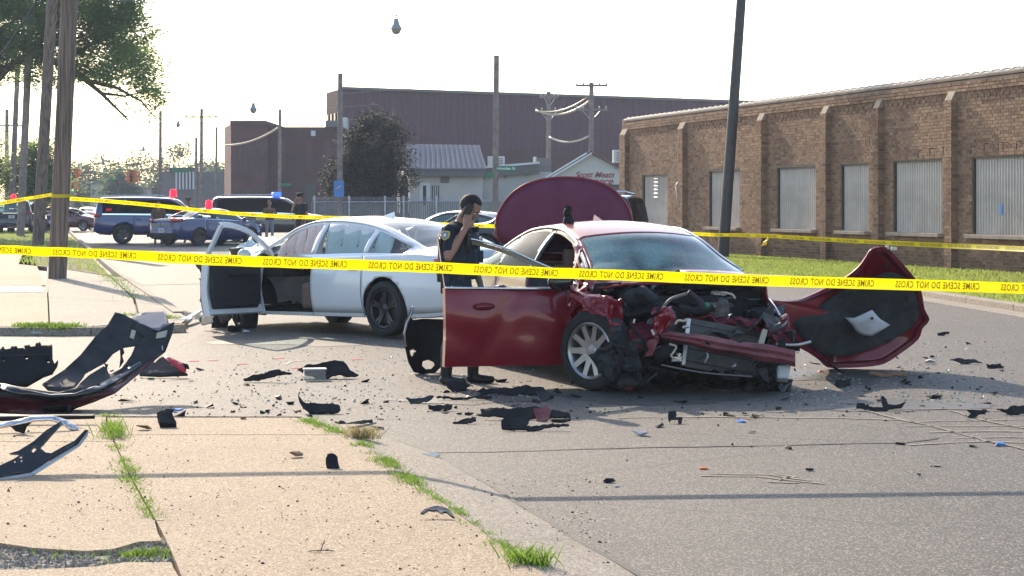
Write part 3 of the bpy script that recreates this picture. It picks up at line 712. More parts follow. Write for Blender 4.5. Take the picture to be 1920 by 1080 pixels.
# big purple hall
ph = thing('factory_hall', 'huge flat roofed hall of purple metal siding above brick behind the other buildings', 'building', (-14.6, 160, 0), math.atan2(19.5, 34.6))
HL = 46
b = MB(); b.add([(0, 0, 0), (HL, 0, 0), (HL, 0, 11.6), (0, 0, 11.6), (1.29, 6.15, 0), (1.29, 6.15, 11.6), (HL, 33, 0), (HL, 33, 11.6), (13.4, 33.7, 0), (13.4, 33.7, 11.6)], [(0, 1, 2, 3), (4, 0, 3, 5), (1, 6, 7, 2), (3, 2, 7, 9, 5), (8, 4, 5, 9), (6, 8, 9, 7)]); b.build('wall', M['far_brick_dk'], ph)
b = corrug(HL - .1, 4.9, .6, .05); b.build('siding', M['siding'], ph, loc=(.05, -.02, 6.6))
b = MB(); b.box((HL / 2, -.15, 11.65), (HL, .4, .22)); b.build('roof_edge', M['grey_trim'], ph)
for k, s in enumerate([5, 8.4, 11.8, 15.2, 18.6, 22, 25.4, 28.8]):
    b = MB(); vs = [(math.cos(a) * .7, 0, 1.9 + math.sin(a) * .5) for a in [math.pi * i / 8 for i in range(9)]] + [(-.7, 0, 0), (.7, 0, 0)]
    n_ = len(vs); b.add([(x, -.06, z) for x, y, z in vs] + [(x, .1, z) for x, y, z in vs], [tuple(range(n_))] + [(i, (i + 1) % n_, n_ + (i + 1) % n_, n_ + i) for i in range(n_)])
    b.build('window', M['far_brick'], ph, loc=(s, 0, 3.4))
for k in range(4):
    b = MB(); b.box((.16 + .3 * k, .75 + 1.43 * k, 8.3), (.55, .3, 2.6), rot=Matrix.Rotation(1.364, 3, 'Z')); b.build('window', M['dark_open'], ph)
# two storey brick block
tb = thing('brick_block', 'two storey red brown brick building with tall narrow windows left of the purple hall', 'building', (0, 0, 0))
bx('front_wall', 433, 497, 228, 150, 14, M['far_brick'], tb)
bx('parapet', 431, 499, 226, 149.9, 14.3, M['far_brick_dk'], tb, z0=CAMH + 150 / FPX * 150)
b = MB(); Yb = 150; x0 = (433 - 960) / FPX * Yb; x1 = (421 - 960) / FPX * (Yb + 6); zt = CAMH + 152 / FPX * Yb
b.add([(x0, Yb, 0), (x1, Yb + 6, 0), (x1, Yb + 6, zt), (x0, Yb, zt), (x0, Yb + 14, 0), (x0, Yb + 14, zt)], [(0, 1, 2, 3), (1, 4, 5, 2), (3, 2, 5)]); b.build('side_wall', M['far_brick'], tb)
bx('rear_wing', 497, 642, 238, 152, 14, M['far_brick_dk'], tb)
for px in (442, 452, 462, 478, 487):
    bx('window', px - 2.2, px + 2.2, 262, 149.94, .1, M['dark_open'], tb, z0=CAMH + 60 / FPX * 150); bx('window', px - 2.2, px + 2.2, 352, 149.94, .1, M['dark_open'], tb, z0=.8)
for px in (530, 580, 615): bx('window', px - 6, px + 6, 262, 151.94, .1, M['far_brick'], tb, z0=CAMH + 65 / FPX * 152)
bx('doorway', 572, 592, 345, 151.9, .2, M['dark_open'], tb); bx('vent_box', 583, 591, 245, 151.5, .6, M['hvac'], tb, z0=CAMH + 130 / FPX * 152)
bx('roof_unit', 610, 632, 226, 155, 2, M['grey_trim'], tb, z0=CAMH + 140 / FPX * 155); bx('roof_unit', 634, 650, 220, 156, 2, M['hvac'], tb, z0=CAMH + 140 / FPX * 155)

# small white building with grey gabled porch
wb = thing('porch_building', 'small white stucco building with grey metal gable roof and arched side opening', 'building')
Yw = 100
def wp(px, py, Y=Yw): return P(px, py, Y)
bx('wall', 768, 905, 312, Yw, 5, M['stucco'], wb)
bx('side_wing', 905, 1034, 322, Yw + 1.2, 8, M['stucco'], wb)
# roof: front slope, ridge running left-right
b = MB(); a0, a1, r0, r1 = wp(752, 316, Yw - .6), wp(912, 316, Yw - .6), wp(756, 270, Yw + 2.5), wp(898, 272, Yw + 2.5)
k0, k1 = wp(742, 318, Yw + 5.6), wp(905, 318, Yw + 5.6)
b.add([a0, a1, r1, r0, k0, k1], [(0, 1, 2, 3), (3, 2, 5, 4)]); o = b.build('roof', M['metal_roof'], wb); solidify(o, .15)
for k in range(17):
    t = k / 16; p, q = lerp(a0, a1, t), lerp(r0, r1, t); b = MB(); b.tube([p + Vector((0, -.02, .03)), q + Vector((0, -.02, .03))], .012, 4); b.build('seam', M['metal_roof'], o)
b = MB(); b.add([wp(768, 316), wp(768, 316, Yw + 5), wp(760, 275, Yw + 2.5)], [(0, 1, 2)]); b.build('gable', M['stucco'], wb)
bx('fascia', 758, 908, 317, Yw - .5, .3, M['grey_trim'], wb, z0=CAMH + (385 - 331) / FPX * Yw)
# arched opening at the porch side
b = MB(); arch = [(750, 400)] + [(750, 345), (752, 333), (757, 326), (763, 330), (766, 345)] + [(766, 400)]
b.add([wp(x, y, Yw - .04) for x, y in arch], [tuple(range(len(arch)))]); o = b.build('arch_opening', M['dark_open'], wb); solidify(o, .05)
b = MB(); b.hexa([wp(744, 400, Yw + 5), wp(768.5, 400, Yw - .01), wp(768.5, 318, Yw - .01), wp(744, 318, Yw + 5)], (.15, 0, 0)); b.build('end_wall', M['stucco'], wb)
bx('door', 787, 806, 343, Yw - .06, .1, M['sign_white'], wb); bx('door_glass', 793, 799, 348, Yw - .09, .06, M['dark_open'], wb, z0=CAMH)
bx('window', 810, 823, 348, Yw - .06, .1, M['dark_open'], wb, z0=1.2); 
for k in range(3): bx('bar', 812.5 + 3.5 * k, 813.7 + 3.5 * k, 349, Yw - .1, .03, M['sign_white'], wb, z0=1.25)
bx('window', 826, 842, 326, Yw - .06, .1, M['grey_trim'], wb, z0=CAMH + 42 / FPX * Yw)
bx('awning', 770, 787, 341, Yw - .3, .3, M['grey_trim'], wb, z0=CAMH + 39 / FPX * Yw)
b = MB(); b.hexa([wp(896, 333, Yw + .9), wp(1012, 325, Yw + .9), wp(1012, 306, Yw + .9), wp(896, 316, Yw + .9)], (0, .25, 0)); b.build('wing_fascia', M['grey_trim'], wb)
b = MB(); b.hexa([wp(894, 317, Yw + .8), wp(1012, 307, Yw + .8), wp(1012, 303, Yw + .8), wp(894, 313, Yw + .8)], (0, .5, 0)); b.build('roof_edge', M['sign_white'], wb)
for px, py in ((947, 331), (988, 327), (908, 334)):
    b = MB(); p = wp(px, py, Yw + 1.0); b.tube([p + Vector((0, .2, .08)), p + Vector((0, -.1, .05)), p + Vector((0, -.15, -.05))], .06, 6); b.build('flood_lamp', M['grey_trim'], wb)
# rooftop machines
def hvac(px0, px1, pyt, pyb, Y, label, grille=True):
    t = thing('rooftop_unit', label, 'air conditioner', P((px0 + px1) / 2, pyb, Y), group='machines on the flat roof')
    w = (px1 - px0) / FPX * Y; h = (pyb - pyt) / FPX * Y; b = MB(); b.box((0, .5, h / 2), (w, 1, h)); bevel(b.build('casing', M['hvac'], t), .03)
    if grille:
        for k in range(5): b = MB(); b.box((w * .12, -.02, h * (.2 + .15 * k)), (w * .6, .03, h * .06)); b.build('louvre', M['grey_trim'], t)
hvac(914, 946, 293, 315, Yw + 4, 'pale ribbed rooftop unit behind the wooden pole')
hvac(1000, 1006, 294, 308, Yw + 3, 'narrow white vent box on the flat roof edge', False)
hvac(1150, 1169, 281, 305, Yw + 9, 'white and grey rooftop unit beside the brick warehouse corner')
t = bx('roof_hatch', 1006, 1034, 296, Yw + 3, 1.5, M['grey_trim'], None, z0=CAMH + 62 / FPX * Yw); tag(t, 'dark grey low roof box between the flat roof and gable', 'roof box')
# gable entrance building
ge = thing('entrance_building', 'pale gabled entrance building with red script lettering behind the open trunk', 'building')
Yg = 92
b = MB(); pts = [P(1025, 335, Yg), P(1108, 288, Yg), P(1172, 322, Yg), P(1172, 346, Yg), P(1025, 346, Yg)]
b.add([p for p in pts] + [p + Vector((0, .3, 0)) for p in pts], [(0, 1, 2, 3, 4), (9, 8, 7, 6, 5)] + [(i, (i + 1) % 5, 5 + (i + 1) % 5, 5 + i) for i in range(5)]); b.build('gable_wall', M['stucco'], ge)
bx('lower_wall', 1040, 1172, 346.5, Yg + .4, 8, M['grey_trim'], ge)
for a, c in (((1018, 338), (1109, 285)), ((1107, 285), (1176, 325))):
    p, q = P(*a, Yg - .25), P(*c, Yg - .25); b = MB(); b.hexa([p, q, q + Vector((0, 8, 0)), p + Vector((0, 8, 0))], (0, 0, .10)); b.build('roof', M['brown_roof'], ge)
# left roof plane seen with light edges (porch roof reaching back to the left)
b = MB(); q = [P(1060, 318, Yg - .6), P(1018, 336, Yg - .6), P(1055, 305, Yg + 5), P(1103, 288, Yg + 4)]
for k in range(2):
    p0, p1 = (P(1022, 334, Yg - .3), P(1100, 287, Yg - .3)) if k == 0 else (P(1028, 336, Yg - .32), P(1110, 287, Yg - .32))
    b = MB(); b.tube([p0, p1], .05, 6); b.build('edge_trim', M['sign_white'], ge)
def text_obj(name, body, size, m, parent, mtx, shear=0, ext=.004, align='CENTER', bold=0.0):
    cu = bpy.data.curves.new(name, 'FONT'); cu.body = body; cu.size = size; cu.shear = shear; cu.extrude = ext; cu.align_x = align; cu.align_y = 'CENTER'; cu.offset = bold
    tmp = bpy.data.objects.new('tmp', cu); C.objects.link(tmp); dg = bpy.context.evaluated_depsgraph_get(); me = bpy.data.meshes.new_from_object(tmp.evaluated_get(dg)); bpy.data.objects.remove(tmp)
    me.name = name; me.materials.clear(); me.materials.append(m); o = bpy.data.objects.new(name, me); C.objects.link(o); o.matrix_world = mtx; o.parent = parent; return o
FACE = Matrix.Rotation(R(90), 4, 'X')
text_obj('lettering', 'Scott Meats', .40, M['script_red'], ge, Matrix.Translation(P(1114, 328, Yg - .03)) @ FACE, .45, .01, bold=.004)
text_obj('lettering', 'Entrance', .50, M['script_red'], ge, Matrix.Translation(P(1114, 340, Yg - .03)) @ FACE, .45, .01, bold=.006)

# fence in front of the white building
fe = thing('slatted_fence', 'long chain link fence with grey privacy slats and top rail', 'fence')
Yf = 88
def fx(px): return (px - 960) / FPX * Yf
b = MB(); x = fx(585)
while x < fx(1240): b.box((x, Yf, .90), (.065, .012, 1.66)); x += .085
tag(b.build('slats', M['slat'], fe), kind='stuff')
b = MB(); b.tube([(fx(585), Yf - .04, 1.76), (fx(1240), Yf - .04, 1.80)], .045, 6); b.build('top_rail', M['galv'], fe)
for k in range(3):
    b = MB(); b.tube([(fx(585), Yf - .04, 1.86 + .06 * k), (fx(860), Yf - .04, 1.86 + .06 * k)], .008, 4); b.build('barbed_wire', M['galv'], fe)
for px in (590, 655, 722, 757, 818, 862, 925, 985, 1050, 1120, 1190):
    b = MB(); b.tube([(fx(px), Yf - .07, 0), (fx(px), Yf - .07, 2.05)], .05, 8); b.build('post', M['galv'], fe)

# distant low blocks on the left
fb = thing('striped_store', 'low dark store with white upright columns far down the street', 'building')
bx('wall', 300, 420, 322, 210, 10, M['grey_trim'], fb); bx('canopy', 318, 372, 314, 209, 1, M['dark_open'], fb, z0=CAMH + 62 / FPX * 209)
for k in range(6): bx('column', 329 + 6.4 * k, 331.5 + 6.4 * k, 322, 208.5, .3, M['sign_white'], fb, z0=CAMH + 30 / FPX * 208)
for i, (a, c, yt, Y, m, lb) in enumerate([(170, 200, 345, 260, 'stucco', 'pale low building far left behind the trees'), (205, 232, 338, 250, 'far_brick', 'small reddish building far down the street'), (104, 112, 340, 230, 'sill', 'narrow tan building behind the wooden poles'), (236, 262, 352, 240, 'grey_trim', 'grey shed far behind the police vehicle')]):
    t = thing('low_building', lb, 'building'); bx('wall', a, c, yt, Y, 8, M[m], t); bx('roof', a - 2, c + 2, yt - 3, Y - .4, 9, M['grey_trim'], t, z0=CAMH + (385 - yt) / FPX * Y)
    for k in range(3): bx('window', a + 3 + k * (c - a) / 3.2, a + 6 + k * (c - a) / 3.2, yt + 10, Y - .1, .2, M['dark_open'], t, z0=CAMH + (385 - yt - 20) / FPX * Y)
# ================================================================== POLES, WIRES, LAMPS, SIGNALS
def pole(label, base, top, r0, r1, m, group=None, name='utility_pole', n=14, cross=(), extra=None):
    t = thing(name, label, 'pole', base, group=group); d = Vector(top) - Vector(base); k = 12
    b = MB(); pts = [d * (i / k) - Vector((0, 0, .2 if i == 0 else 0)) for i in range(k + 1)]; b.tube(pts, [r0 + (r1 - r0) * i / k for i in range(k + 1)], n)
    b.build('shaft', m, t, smooth=True, auto=50)
    for (h, w, ang) in cross:
        c = d * h; b = MB(); b.box(c + Vector((0, -.14, 0)), (w, .1, .12), rot=Matrix.Rotation(ang, 3, 'Z')); ca = b.build('crossarm', M['pole_grey'], t)
        for s in (-.46, -.25, .25, .46):
            q = MB(); v = c + Matrix.Rotation(ang, 3, 'Z') @ Vector((w * s, -.14, 0)); q.lathe([(0, .06), (.04, .06), (.045, .12), (.03, .14), (.045, .18), (0, .22)], 8, c=v); q.build('insulator', M['lamp_metal'], ca)
        for s in (-1, 1):
            q = MB(); q.tube([c + Matrix.Rotation(ang, 3, 'Z') @ Vector((w * .3 * s, -.14, -.02)), c + Vector((0, -.1, -.6))], .02, 5); q.build('brace', M['galv'], ca)
    return t
def gp(px, py, z=0): return g(px, py, z)
def toppt(px, py, Y): return P(px, py, Y)
gl = 'wooden utility poles along the left kerb'
Y1 = g(107, 522, .1).y
p1 = pole('nearest thick weathered wooden pole with tape tied round it', g(107, 522, .1), P(133, -60, Y1), .185 * 1, .17, M['pole'], gl)
Y2 = g(70, 462, .1).y
p2 = pole('second wooden pole, just left of the thick one', g(71, 461, .1), P(101, -60, Y2), .22, .19, M['pole'], gl)
Y3 = 90
p3 = pole('grey wooden pole with crossarm third from the thick pole', Vector(((38 - 960) / FPX * Y3, Y3, .1)), P(58, 5, Y3), .19, .16, M['pole_grey'], gl, cross=((.93, 3.2, .1),))
Y4 = 115
p4 = pole('darker thin wooden pole farthest left in the row', Vector(((20 - 960) / FPX * Y4, Y4, .1)), P(34, 105, Y4), .19, .15, M['pole_grey'], gl)
for px, yt, lb in ((13, 205, 'short distant pole with double crossarm at left edge'), (27, 250, 'dark distant pole behind the left row of poles')):
    pole(lb, Vector(((px - 960) / FPX * 150, 150, 0)), P(px, yt, 150), .2, .15, M['pole_grey'], 'distant poles down the street', cross=((.86, 3.5, .2),) if px == 13 else ())
for px, yt, Y, r, cr, lb in ((300, 208, 120, .12, (), 'slim light pole rising behind the red beacon'), (367, 258, 150, .13, (), 'short thin pole beside the crossarm pole'), (377, 204, 140, .15, ((.93, 2.4, 0),), 'distant pole with one crossarm and small transformer'), (405, 238, 150, .12, (), 'bare thin pole at the corner of the brick block'),
        (524, 205, 130, .13, (), 'bare slim pole in front of the brick block'), (637, 138, 86, .14, (), 'bare pole carrying the square blue sign'), (928, 104, 82, .15, (), 'bare pole carrying the green street name signs'),
        (1028, 172, 110, .16, ((.96, 1.2, .4), (.86, 1.6, 0)), 'pole with drooping cables left of the tall crossarm pole'), (1108, 155, 105, .16, ((.98, 1.8, 0), (.82, 1.8, 0)), 'pale pole with two crossarms above the entrance gable')):
    pole(lb, Vector(((px - 960) / FPX * Y, Y, 0)), P(px + (1 if px != 928 else 3), yt, Y), r, r * .8, M['pole_grey'], 'distant poles down the street', cross=cr)
Yr = 52.0
lp = pole('dark leaning pole on the grass in front of the warehouse', Vector(((1355 - 960) / FPX * Yr, Yr, .12)), P(1394, -60, Yr), .16, .13, M['steel_dark'], None, 'light_pole')
def wire(label, a, b_, sag, r=.012, m='wire', n=16, group=None, name='cable', cat='cable'):
    a, b_ = Vector(a), Vector(b_); pts = [lerp(a, b_, i / n) - Vector((0, 0, sag * 4 * (i / n) * (1 - i / n))) for i in range(n + 1)]
    q = MB(); q.tube(pts, r, 6); return tag(q.build(name, M[m], smooth=True), label, cat, group)
wire('thick black cable crossing the treetop at upper left', P(-60, 170, 38), P(92, -40, 40), .2, .018)
wire('thin guy wire slanting down between the wooden poles', P(118, 0, 42), P(60, 180, 60), .1, .01)
wire('bundled pale cable sagging over the brick block', P(421, 272, 140), P(524, 238, 130), .35, .07, 'lamp_glass', name='cable_bundle')
wire('drooping orange lit cable bundle, upper one, between the two poles', P(1005, 207, 109), P(1108, 187, 105), .5, .06, 'lamp_glass', name='cable_bundle')
wire('lower drooping cable bundle between the two poles', P(1030, 257, 109), P(1105, 255, 105), .32, .06, 'lamp_glass', name='cable_bundle')
wire('short third cable bundle from the tall crossarm', P(1008, 208, 109), P(1100, 183, 105), .32, .04, 'lamp_glass', name='cable_bundle')
for i, (z0, sg) in enumerate(((180, .3), (187, .5))):
    wire(('upper', 'lower')[i] + ' thin line from the crossarm pole toward the warehouse roof', P(1118, z0, 105), P(1175, z0 + 60, 112), sg, .012)
# pendant street lamps on span wires
def pendant(px, pyt, pyb, Y, label, arms):
    top = P(px, pyt, Y); h = (pyb - pyt) / FPX * Y
    t = thing('pendant_lamp', label, 'street lamp', top, group='hanging street lamps')
    s = h / .62
    b = MB(); b.lathe([(.0, 0), (.03, 0), (.03, -.05), (.012, -.06), (.012, -.12), (.07, -.13), (.085, -.22), (.10, -.30), (.175, -.42), (.18, -.46), (.15, -.47)], 20); b.build('hood', M['lamp_metal'], t, smooth=True, auto=40)
    b = MB(); b.lathe([(.15, -.46), (.14, -.52), (.10, -.59), (.0, -.62)], 20); b.build('globe', M['lamp_glass'], t, smooth=True)
    t.scale = (s, s, s)
    q = MB(); a = [-.3, .0]; dx = 14
    q.tube([top + Vector((-dx, 2, .9)), top + Vector((0, 0, .01)), top + Vector((dx, -2, .9))], .005, 4)
    tag(q.build('span_wire', M['wire_light']), label.replace('lamp', 'lamp wire') if False else 'thin span wire carrying the ' + label, 'cable')
pendant(743, 27, 65, 58, 'largest pendant street lamp, highest in the white sky', 1)
pendant(475, 188, 213, 96, 'bell shaped pendant lamp above the brick block roof', 1)
pendant(334, 223, 239, 129, 'small pendant lamp left of the crossarm pole', 1)
pendant(269, 272, 284, 170, 'tiny pendant lamp above the orange signals', 1)
# traffic signals
def signal(px, py, Y, label, lit=None, s=1.0):
    t = thing('traffic_signal', label, 'traffic light', P(px, py, Y), group='orange traffic signals over the junction')
    for a in range(4):
        M4 = Matrix.Rotation(a * math.pi / 2, 4, 'Z')
        b = MB(); b.box((0, -.30, 0), (.34, .26, 1.05), M=M4); hd = b.build('signal_head', M['orange'], t)
        b = MB(); b.box((0, -.435, 0), (.30, .012, 1.0), M=M4); b.build('lens_board', M['dark_open'] if a in (0, 2) else M['orange'], hd)
        for k in range(3):
            b = MB(); b.lathe([(0, -.45), (.11, -.45)], 12, 'y', (0, 0, .33 - .33 * k)); o = b.build('lens', M['lit_green'] if (lit == 'g' and k == 2) else M['tail'] if k == 0 else M['black'], hd)
            o.rotation_euler = (0, 0, a * math.pi / 2)
            b = MB(); b.lathe([(.13, -.45), (.125, -.62)], 12, 'y', (0, 0, .33 - .33 * k), a0=0, a1=math.pi); o = b.build('visor', M['orange'], hd); o.rotation_euler = (0, 0, a * math.pi / 2)
    b = MB(); b.tube([(0, 0, .5), (0, 0, 1.1)], .03, 6); b.build('hanger', M['wire'], t); t.scale = (s, s, s)
signal(248, 331, 165, 'orange four way signal hanging right of the light pole gap'); signal(140, 328, 165, 'orange signal hanging just right of the thick wooden pole')
signal(138, 351, 205, 'smaller signal showing green below the first', 'g')
q = MB(); q.tube([P(60, 300, 165), P(140, 306, 165), P(248, 309, 165), P(300, 300, 165)], .03, 5); tag(q.build('signal_span_wire', M['wire']), 'dark span wire holding the orange traffic signals', 'cable')
q = MB(); q.tube([P(60, 322, 205), P(138, 331, 205), P(300, 318, 205)], .03, 5); tag(q.build('signal_span_wire', M['wire']), 'farther span wire above the green signal', 'cable')
# signs
def sign(name, px0, px1, py0, py1, Y, m, label, text=None, tsize=.2, par=None):
    c = P((px0 + px1) / 2, (py0 + py1) / 2, Y); w = (px1 - px0) / FPX * Y; h = (py1 - py0) / FPX * Y
    t = thing(name, label, 'sign', c); b = MB(); b.box((0, 0, 0), (w, .012, h)); bevel(b.build('plate', m, t), .003)
    b = MB(); b.box((-w * .5 if w > h * 2 else 0, .05, 0), (.05, .09, .05)); b.build('bracket', M['galv'], t)
    if text: text_obj('lettering', text, tsize, M['sign_white'], t, Matrix.Translation((0, -.012, 0)) @ FACE, bold=.004)
    return t, w, h
sign('street_sign', 932, 967, 311, 321, 81.7, M['green_sign'], 'green street name sign reading Howden on the bare pole', 'Howden St', .17)
sign('street_sign', 911, 925, 323, 333, 81.9, M['green_sign'], 'smaller green street sign seen at an angle below Howden sign')
sign('street_sign', 526, 545, 344, 349, 129.7, M['green_sign'], 'small green street sign on the slim pole by the brick block')
sign('street_sign', 323, 355, 316, 323, 160, M['green_sign'], 'long green street sign over the distant junction')
t, w, h = sign('blue_square_sign', 626, 645, 339, 369, 85.7, M['blue_sign'], 'tall blue sign with a ring emblem on the bare pole')
b = MB(); b.lathe([(.17, -.015), (.17, -.02), (.14, -.02), (.14, -.015)], 24, 'y', (0, 0, .08)); b.build('ring', M['patch_grey'], t)
b = MB(); b.box((0, -.016, .08), (.26, .008, .05), rot=Matrix.Rotation(R(-30), 3, 'Y')); b.build('emblem_bar', M['paint_white'], t)

# ================================================================== TREES
def leaf_cloud(name, clumps, count, size, m, parent, flat=.35, holes=.0, seed=1):
    """many leaf faces gathered in small twig clusters through ellipsoid clumps"""
    rr = random.Random(seed); b = MB(); tot = sum(c[1][0] * c[1][1] * c[1][2] for c in clumps)
    for (c, r) in clumps:
        k = int(count * r[0] * r[1] * r[2] / tot / 9)
        for i in range(k):
            while True:
                v = Vector((rr.uniform(-1, 1), rr.uniform(-1, 1), rr.uniform(-1, 1)))
                if .25 < v.length < 1: break
            p = Vector(c) + Vector((v.x * r[0], v.y * r[1], v.z * r[2])); 
            if noise.noise(p * .9 + Vector((seed, 0, 0))) < -.12 + holes: continue
            for j in range(9):
                q = p + Vector((rr.gauss(0, size * 1.3), rr.gauss(0, size * 1.3), rr.gauss(0, size * .9))); a = Vector((rr.uniform(-1, 1), rr.uniform(-1, 1), rr.uniform(-1, 1) * flat + .0)).normalized()
                w = a.cross(Vector((rr.uniform(-.5, .5), rr.uniform(-.5, .5), 1))).normalized(); s = size * rr.uniform(.6, 1.3)
                b.add([q - a * s * .5, q + w * s * .28, q + a * s * .55, q - w * s * .28], [(0, 1, 2, 3)])
    return b.build(name, m, parent)
def branches(name, paths, m, parent):
    b = MB()
    for pts, r0, r1 in paths: b.tube(pts, [r0 + (r1 - r0) * i / (len(pts) - 1) for i in range(len(pts))], 7)
    return b.build(name, m, parent, smooth=True)
# big tree whose bough reaches in from the upper left
Yt = 92
bt = thing('broadleaf_tree', 'large broadleaf tree whose leafy bough reaches in at upper left', 'tree', ((-60 - 960) / FPX * Yt, Yt, 0)); o0 = bt.location.copy()
def tl(px, py, dy=0): return P(px, py, Yt + dy) - o0
cl = []
rr = random.Random(5)
spec = [(0, 60, 60), (60, 40, 70), (130, 40, 75), (200, 30, 70), (250, 60, 50), (180, 100, 70), (110, 110, 65), (40, 110, 60), (-30, 100, 80), (240, 120, 55), (270, 150, 40), (290, 130, 28), (285, 175, 32), (230, 175, 35), (200, 150, 35), (255, 205, 26), (290, 205, 22), (300, 110, 20), (215, -10, 70), (140, -30, 80), (50, -30, 80), (-40, 20, 90), (160, 140, 30), (60, 150, 25), (10, 150, 26), (300, 165, 18), (272, 222, 16), (298, 228, 12), (245, 100, 45), (303, 190, 14), (-100, 60, 90), (-120, 120, 60), (120, 150, 16)]
for (x, y, r) in spec:
    for k in range(2): cl.append((tl(x + rr.uniform(-8, 8), y + rr.uniform(-6, 6), rr.uniform(-3, 3)), (r / FPX * Yt * .95, r / FPX * Yt * 1.1, r / FPX * Yt * .72)))
leaf_cloud('crown', cl, 190000, .19, M['leaf'], bt, seed=2)
branches('trunk', [([(0, 0, -.1), (.2, .1, 4), (.1, 0, 7), (.6, .2, 10), (.5, .3, 13)], .5, .25)], M['bark'], bt)
branches('limb', [([tl(-50, 200), tl(10, 130), tl(60, 100), tl(110, 120), tl(160, 150), tl(190, 175), tl(215, 200), tl(240, 225)], .24, .04), ([tl(110, 120), tl(160, 90), tl(210, 60), tl(250, 50)], .16, .03), ([tl(160, 150), tl(220, 165), tl(265, 190), tl(295, 225)], .12, .02), ([tl(60, 100), tl(100, 40), tl(140, -20)], .2, .06), ([tl(190, 175), tl(235, 180), tl(280, 170)], .08, .02), ([tl(160, 150), tl(163, 170), tl(166, 185)], .03, .01), ([tl(215, 200), tl(232, 215), tl(252, 228)], .05, .015)], M['bark'], bt)
def tree(label, px, pyt, Y, wpx, m, n, size, seed, name='street_tree', group='trees down the street', trunk=.3, base=0.35):
    x = (px - 960) / FPX * Y; t = thing(name, label, 'tree', (x, Y, 0), group=group); H = CAMH + (385 - pyt) / FPX * Y; w = wpx / FPX * Y / 2; r_ = random.Random(seed); cl = []
    for k in range(16):
        a = r_.uniform(0, 6.28); hh = r_.uniform(base, .92); rad = w * .62 * math.sin(math.pi * min(1, max(.2, (hh - base + .12) / (1.1 - base)))) ; rad *= r_.uniform(.2, 1)
        cl.append(((math.cos(a) * rad, math.sin(a) * rad * .8, H * hh), (w * r_.uniform(.28, .48), w * r_.uniform(.3, .5), H * r_.uniform(.10, .17))))
    cl.append(((0, 0, H * (base + .3)), (w * .7, w * .7, H * .22)))
    leaf_cloud('crown', cl, n, size, m, t, seed=seed)
    branches('trunk', [([(0, 0, -.1), (.05, 0, H * .3), (0, .05, H * .55), (.05, 0, H * .8)], trunk, trunk * .3)] + [([(0, 0, H * (.3 + .08 * k)), (math.cos(k * 2.3) * w * .4, math.sin(k * 2.3) * w * .4, H * (.5 + .07 * k)), (math.cos(k * 2.3) * w * .7, math.sin(k * 2.3) * w * .6, H * (.62 + .07 * k))], trunk * .4, .02) for k in range(4)], M['bark'], t)
    return t
tree('bushy green tree behind the wooden poles at left', 60, 262, 118, 190, M['leaf'], 30000, .24, 11, base=.28)
tree('green tree at the far left edge', -40, 230, 112, 150, M['leaf'], 16000, .24, 12, base=.2)
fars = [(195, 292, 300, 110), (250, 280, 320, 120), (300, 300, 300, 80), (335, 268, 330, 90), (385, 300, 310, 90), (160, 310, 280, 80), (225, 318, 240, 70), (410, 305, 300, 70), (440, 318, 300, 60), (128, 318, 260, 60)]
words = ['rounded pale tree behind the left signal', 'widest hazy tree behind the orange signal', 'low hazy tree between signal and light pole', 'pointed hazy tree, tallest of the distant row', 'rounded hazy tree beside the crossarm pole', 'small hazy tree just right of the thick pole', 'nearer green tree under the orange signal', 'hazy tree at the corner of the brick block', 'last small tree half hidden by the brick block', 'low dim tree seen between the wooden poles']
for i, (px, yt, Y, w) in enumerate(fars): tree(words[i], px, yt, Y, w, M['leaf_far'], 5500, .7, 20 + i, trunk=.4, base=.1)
t = thing('purple_leaf_tree', 'dark purple leaved tree between the blue sign and the porch building', 'tree', ((700 - 960) / FPX * 93, 93, 0)); o0 = t.location.copy(); cl = []
for (x, y, r) in [(700, 330, 55), (655, 330, 45), (745, 330, 42), (690, 280, 52), (735, 285, 40), (660, 285, 32), (715, 235, 38), (705, 215, 22), (740, 240, 24), (690, 240, 28), (625, 345, 20), (612, 325, 12), (725, 205, 9), (755, 262, 18), (765, 295, 16), (700, 365, 60), (650, 362, 40), (660, 262, 18), (695, 208, 8), (620, 345, 12), (612, 312, 7)]:
    for k in range(2): cl.append((P(x + rr.uniform(-5, 5), y + rr.uniform(-5, 5), 93 + rr.uniform(-1, 1)) - o0, (r / FPX * 93, r / FPX * 93, r / FPX * 93 * .85)))
leaf_cloud('crown', cl, 60000, .15, M['leaf_red'], t, seed=9)
branches('trunk', [([(0, 0, -.1), (0, 0, 1.5), (.1, 0, 3.5), (0, 0, 5)], .16, .04)] + [([(0, 0, 1.4), (math.cos(k * 1.7) * 1, math.sin(k * 1.7) * .8, 2.6), (math.cos(k * 1.7) * 1.6, math.sin(k * 1.7) * 1.2, 3.8)], .07, .02) for k in range(5)], M['bark'], t)

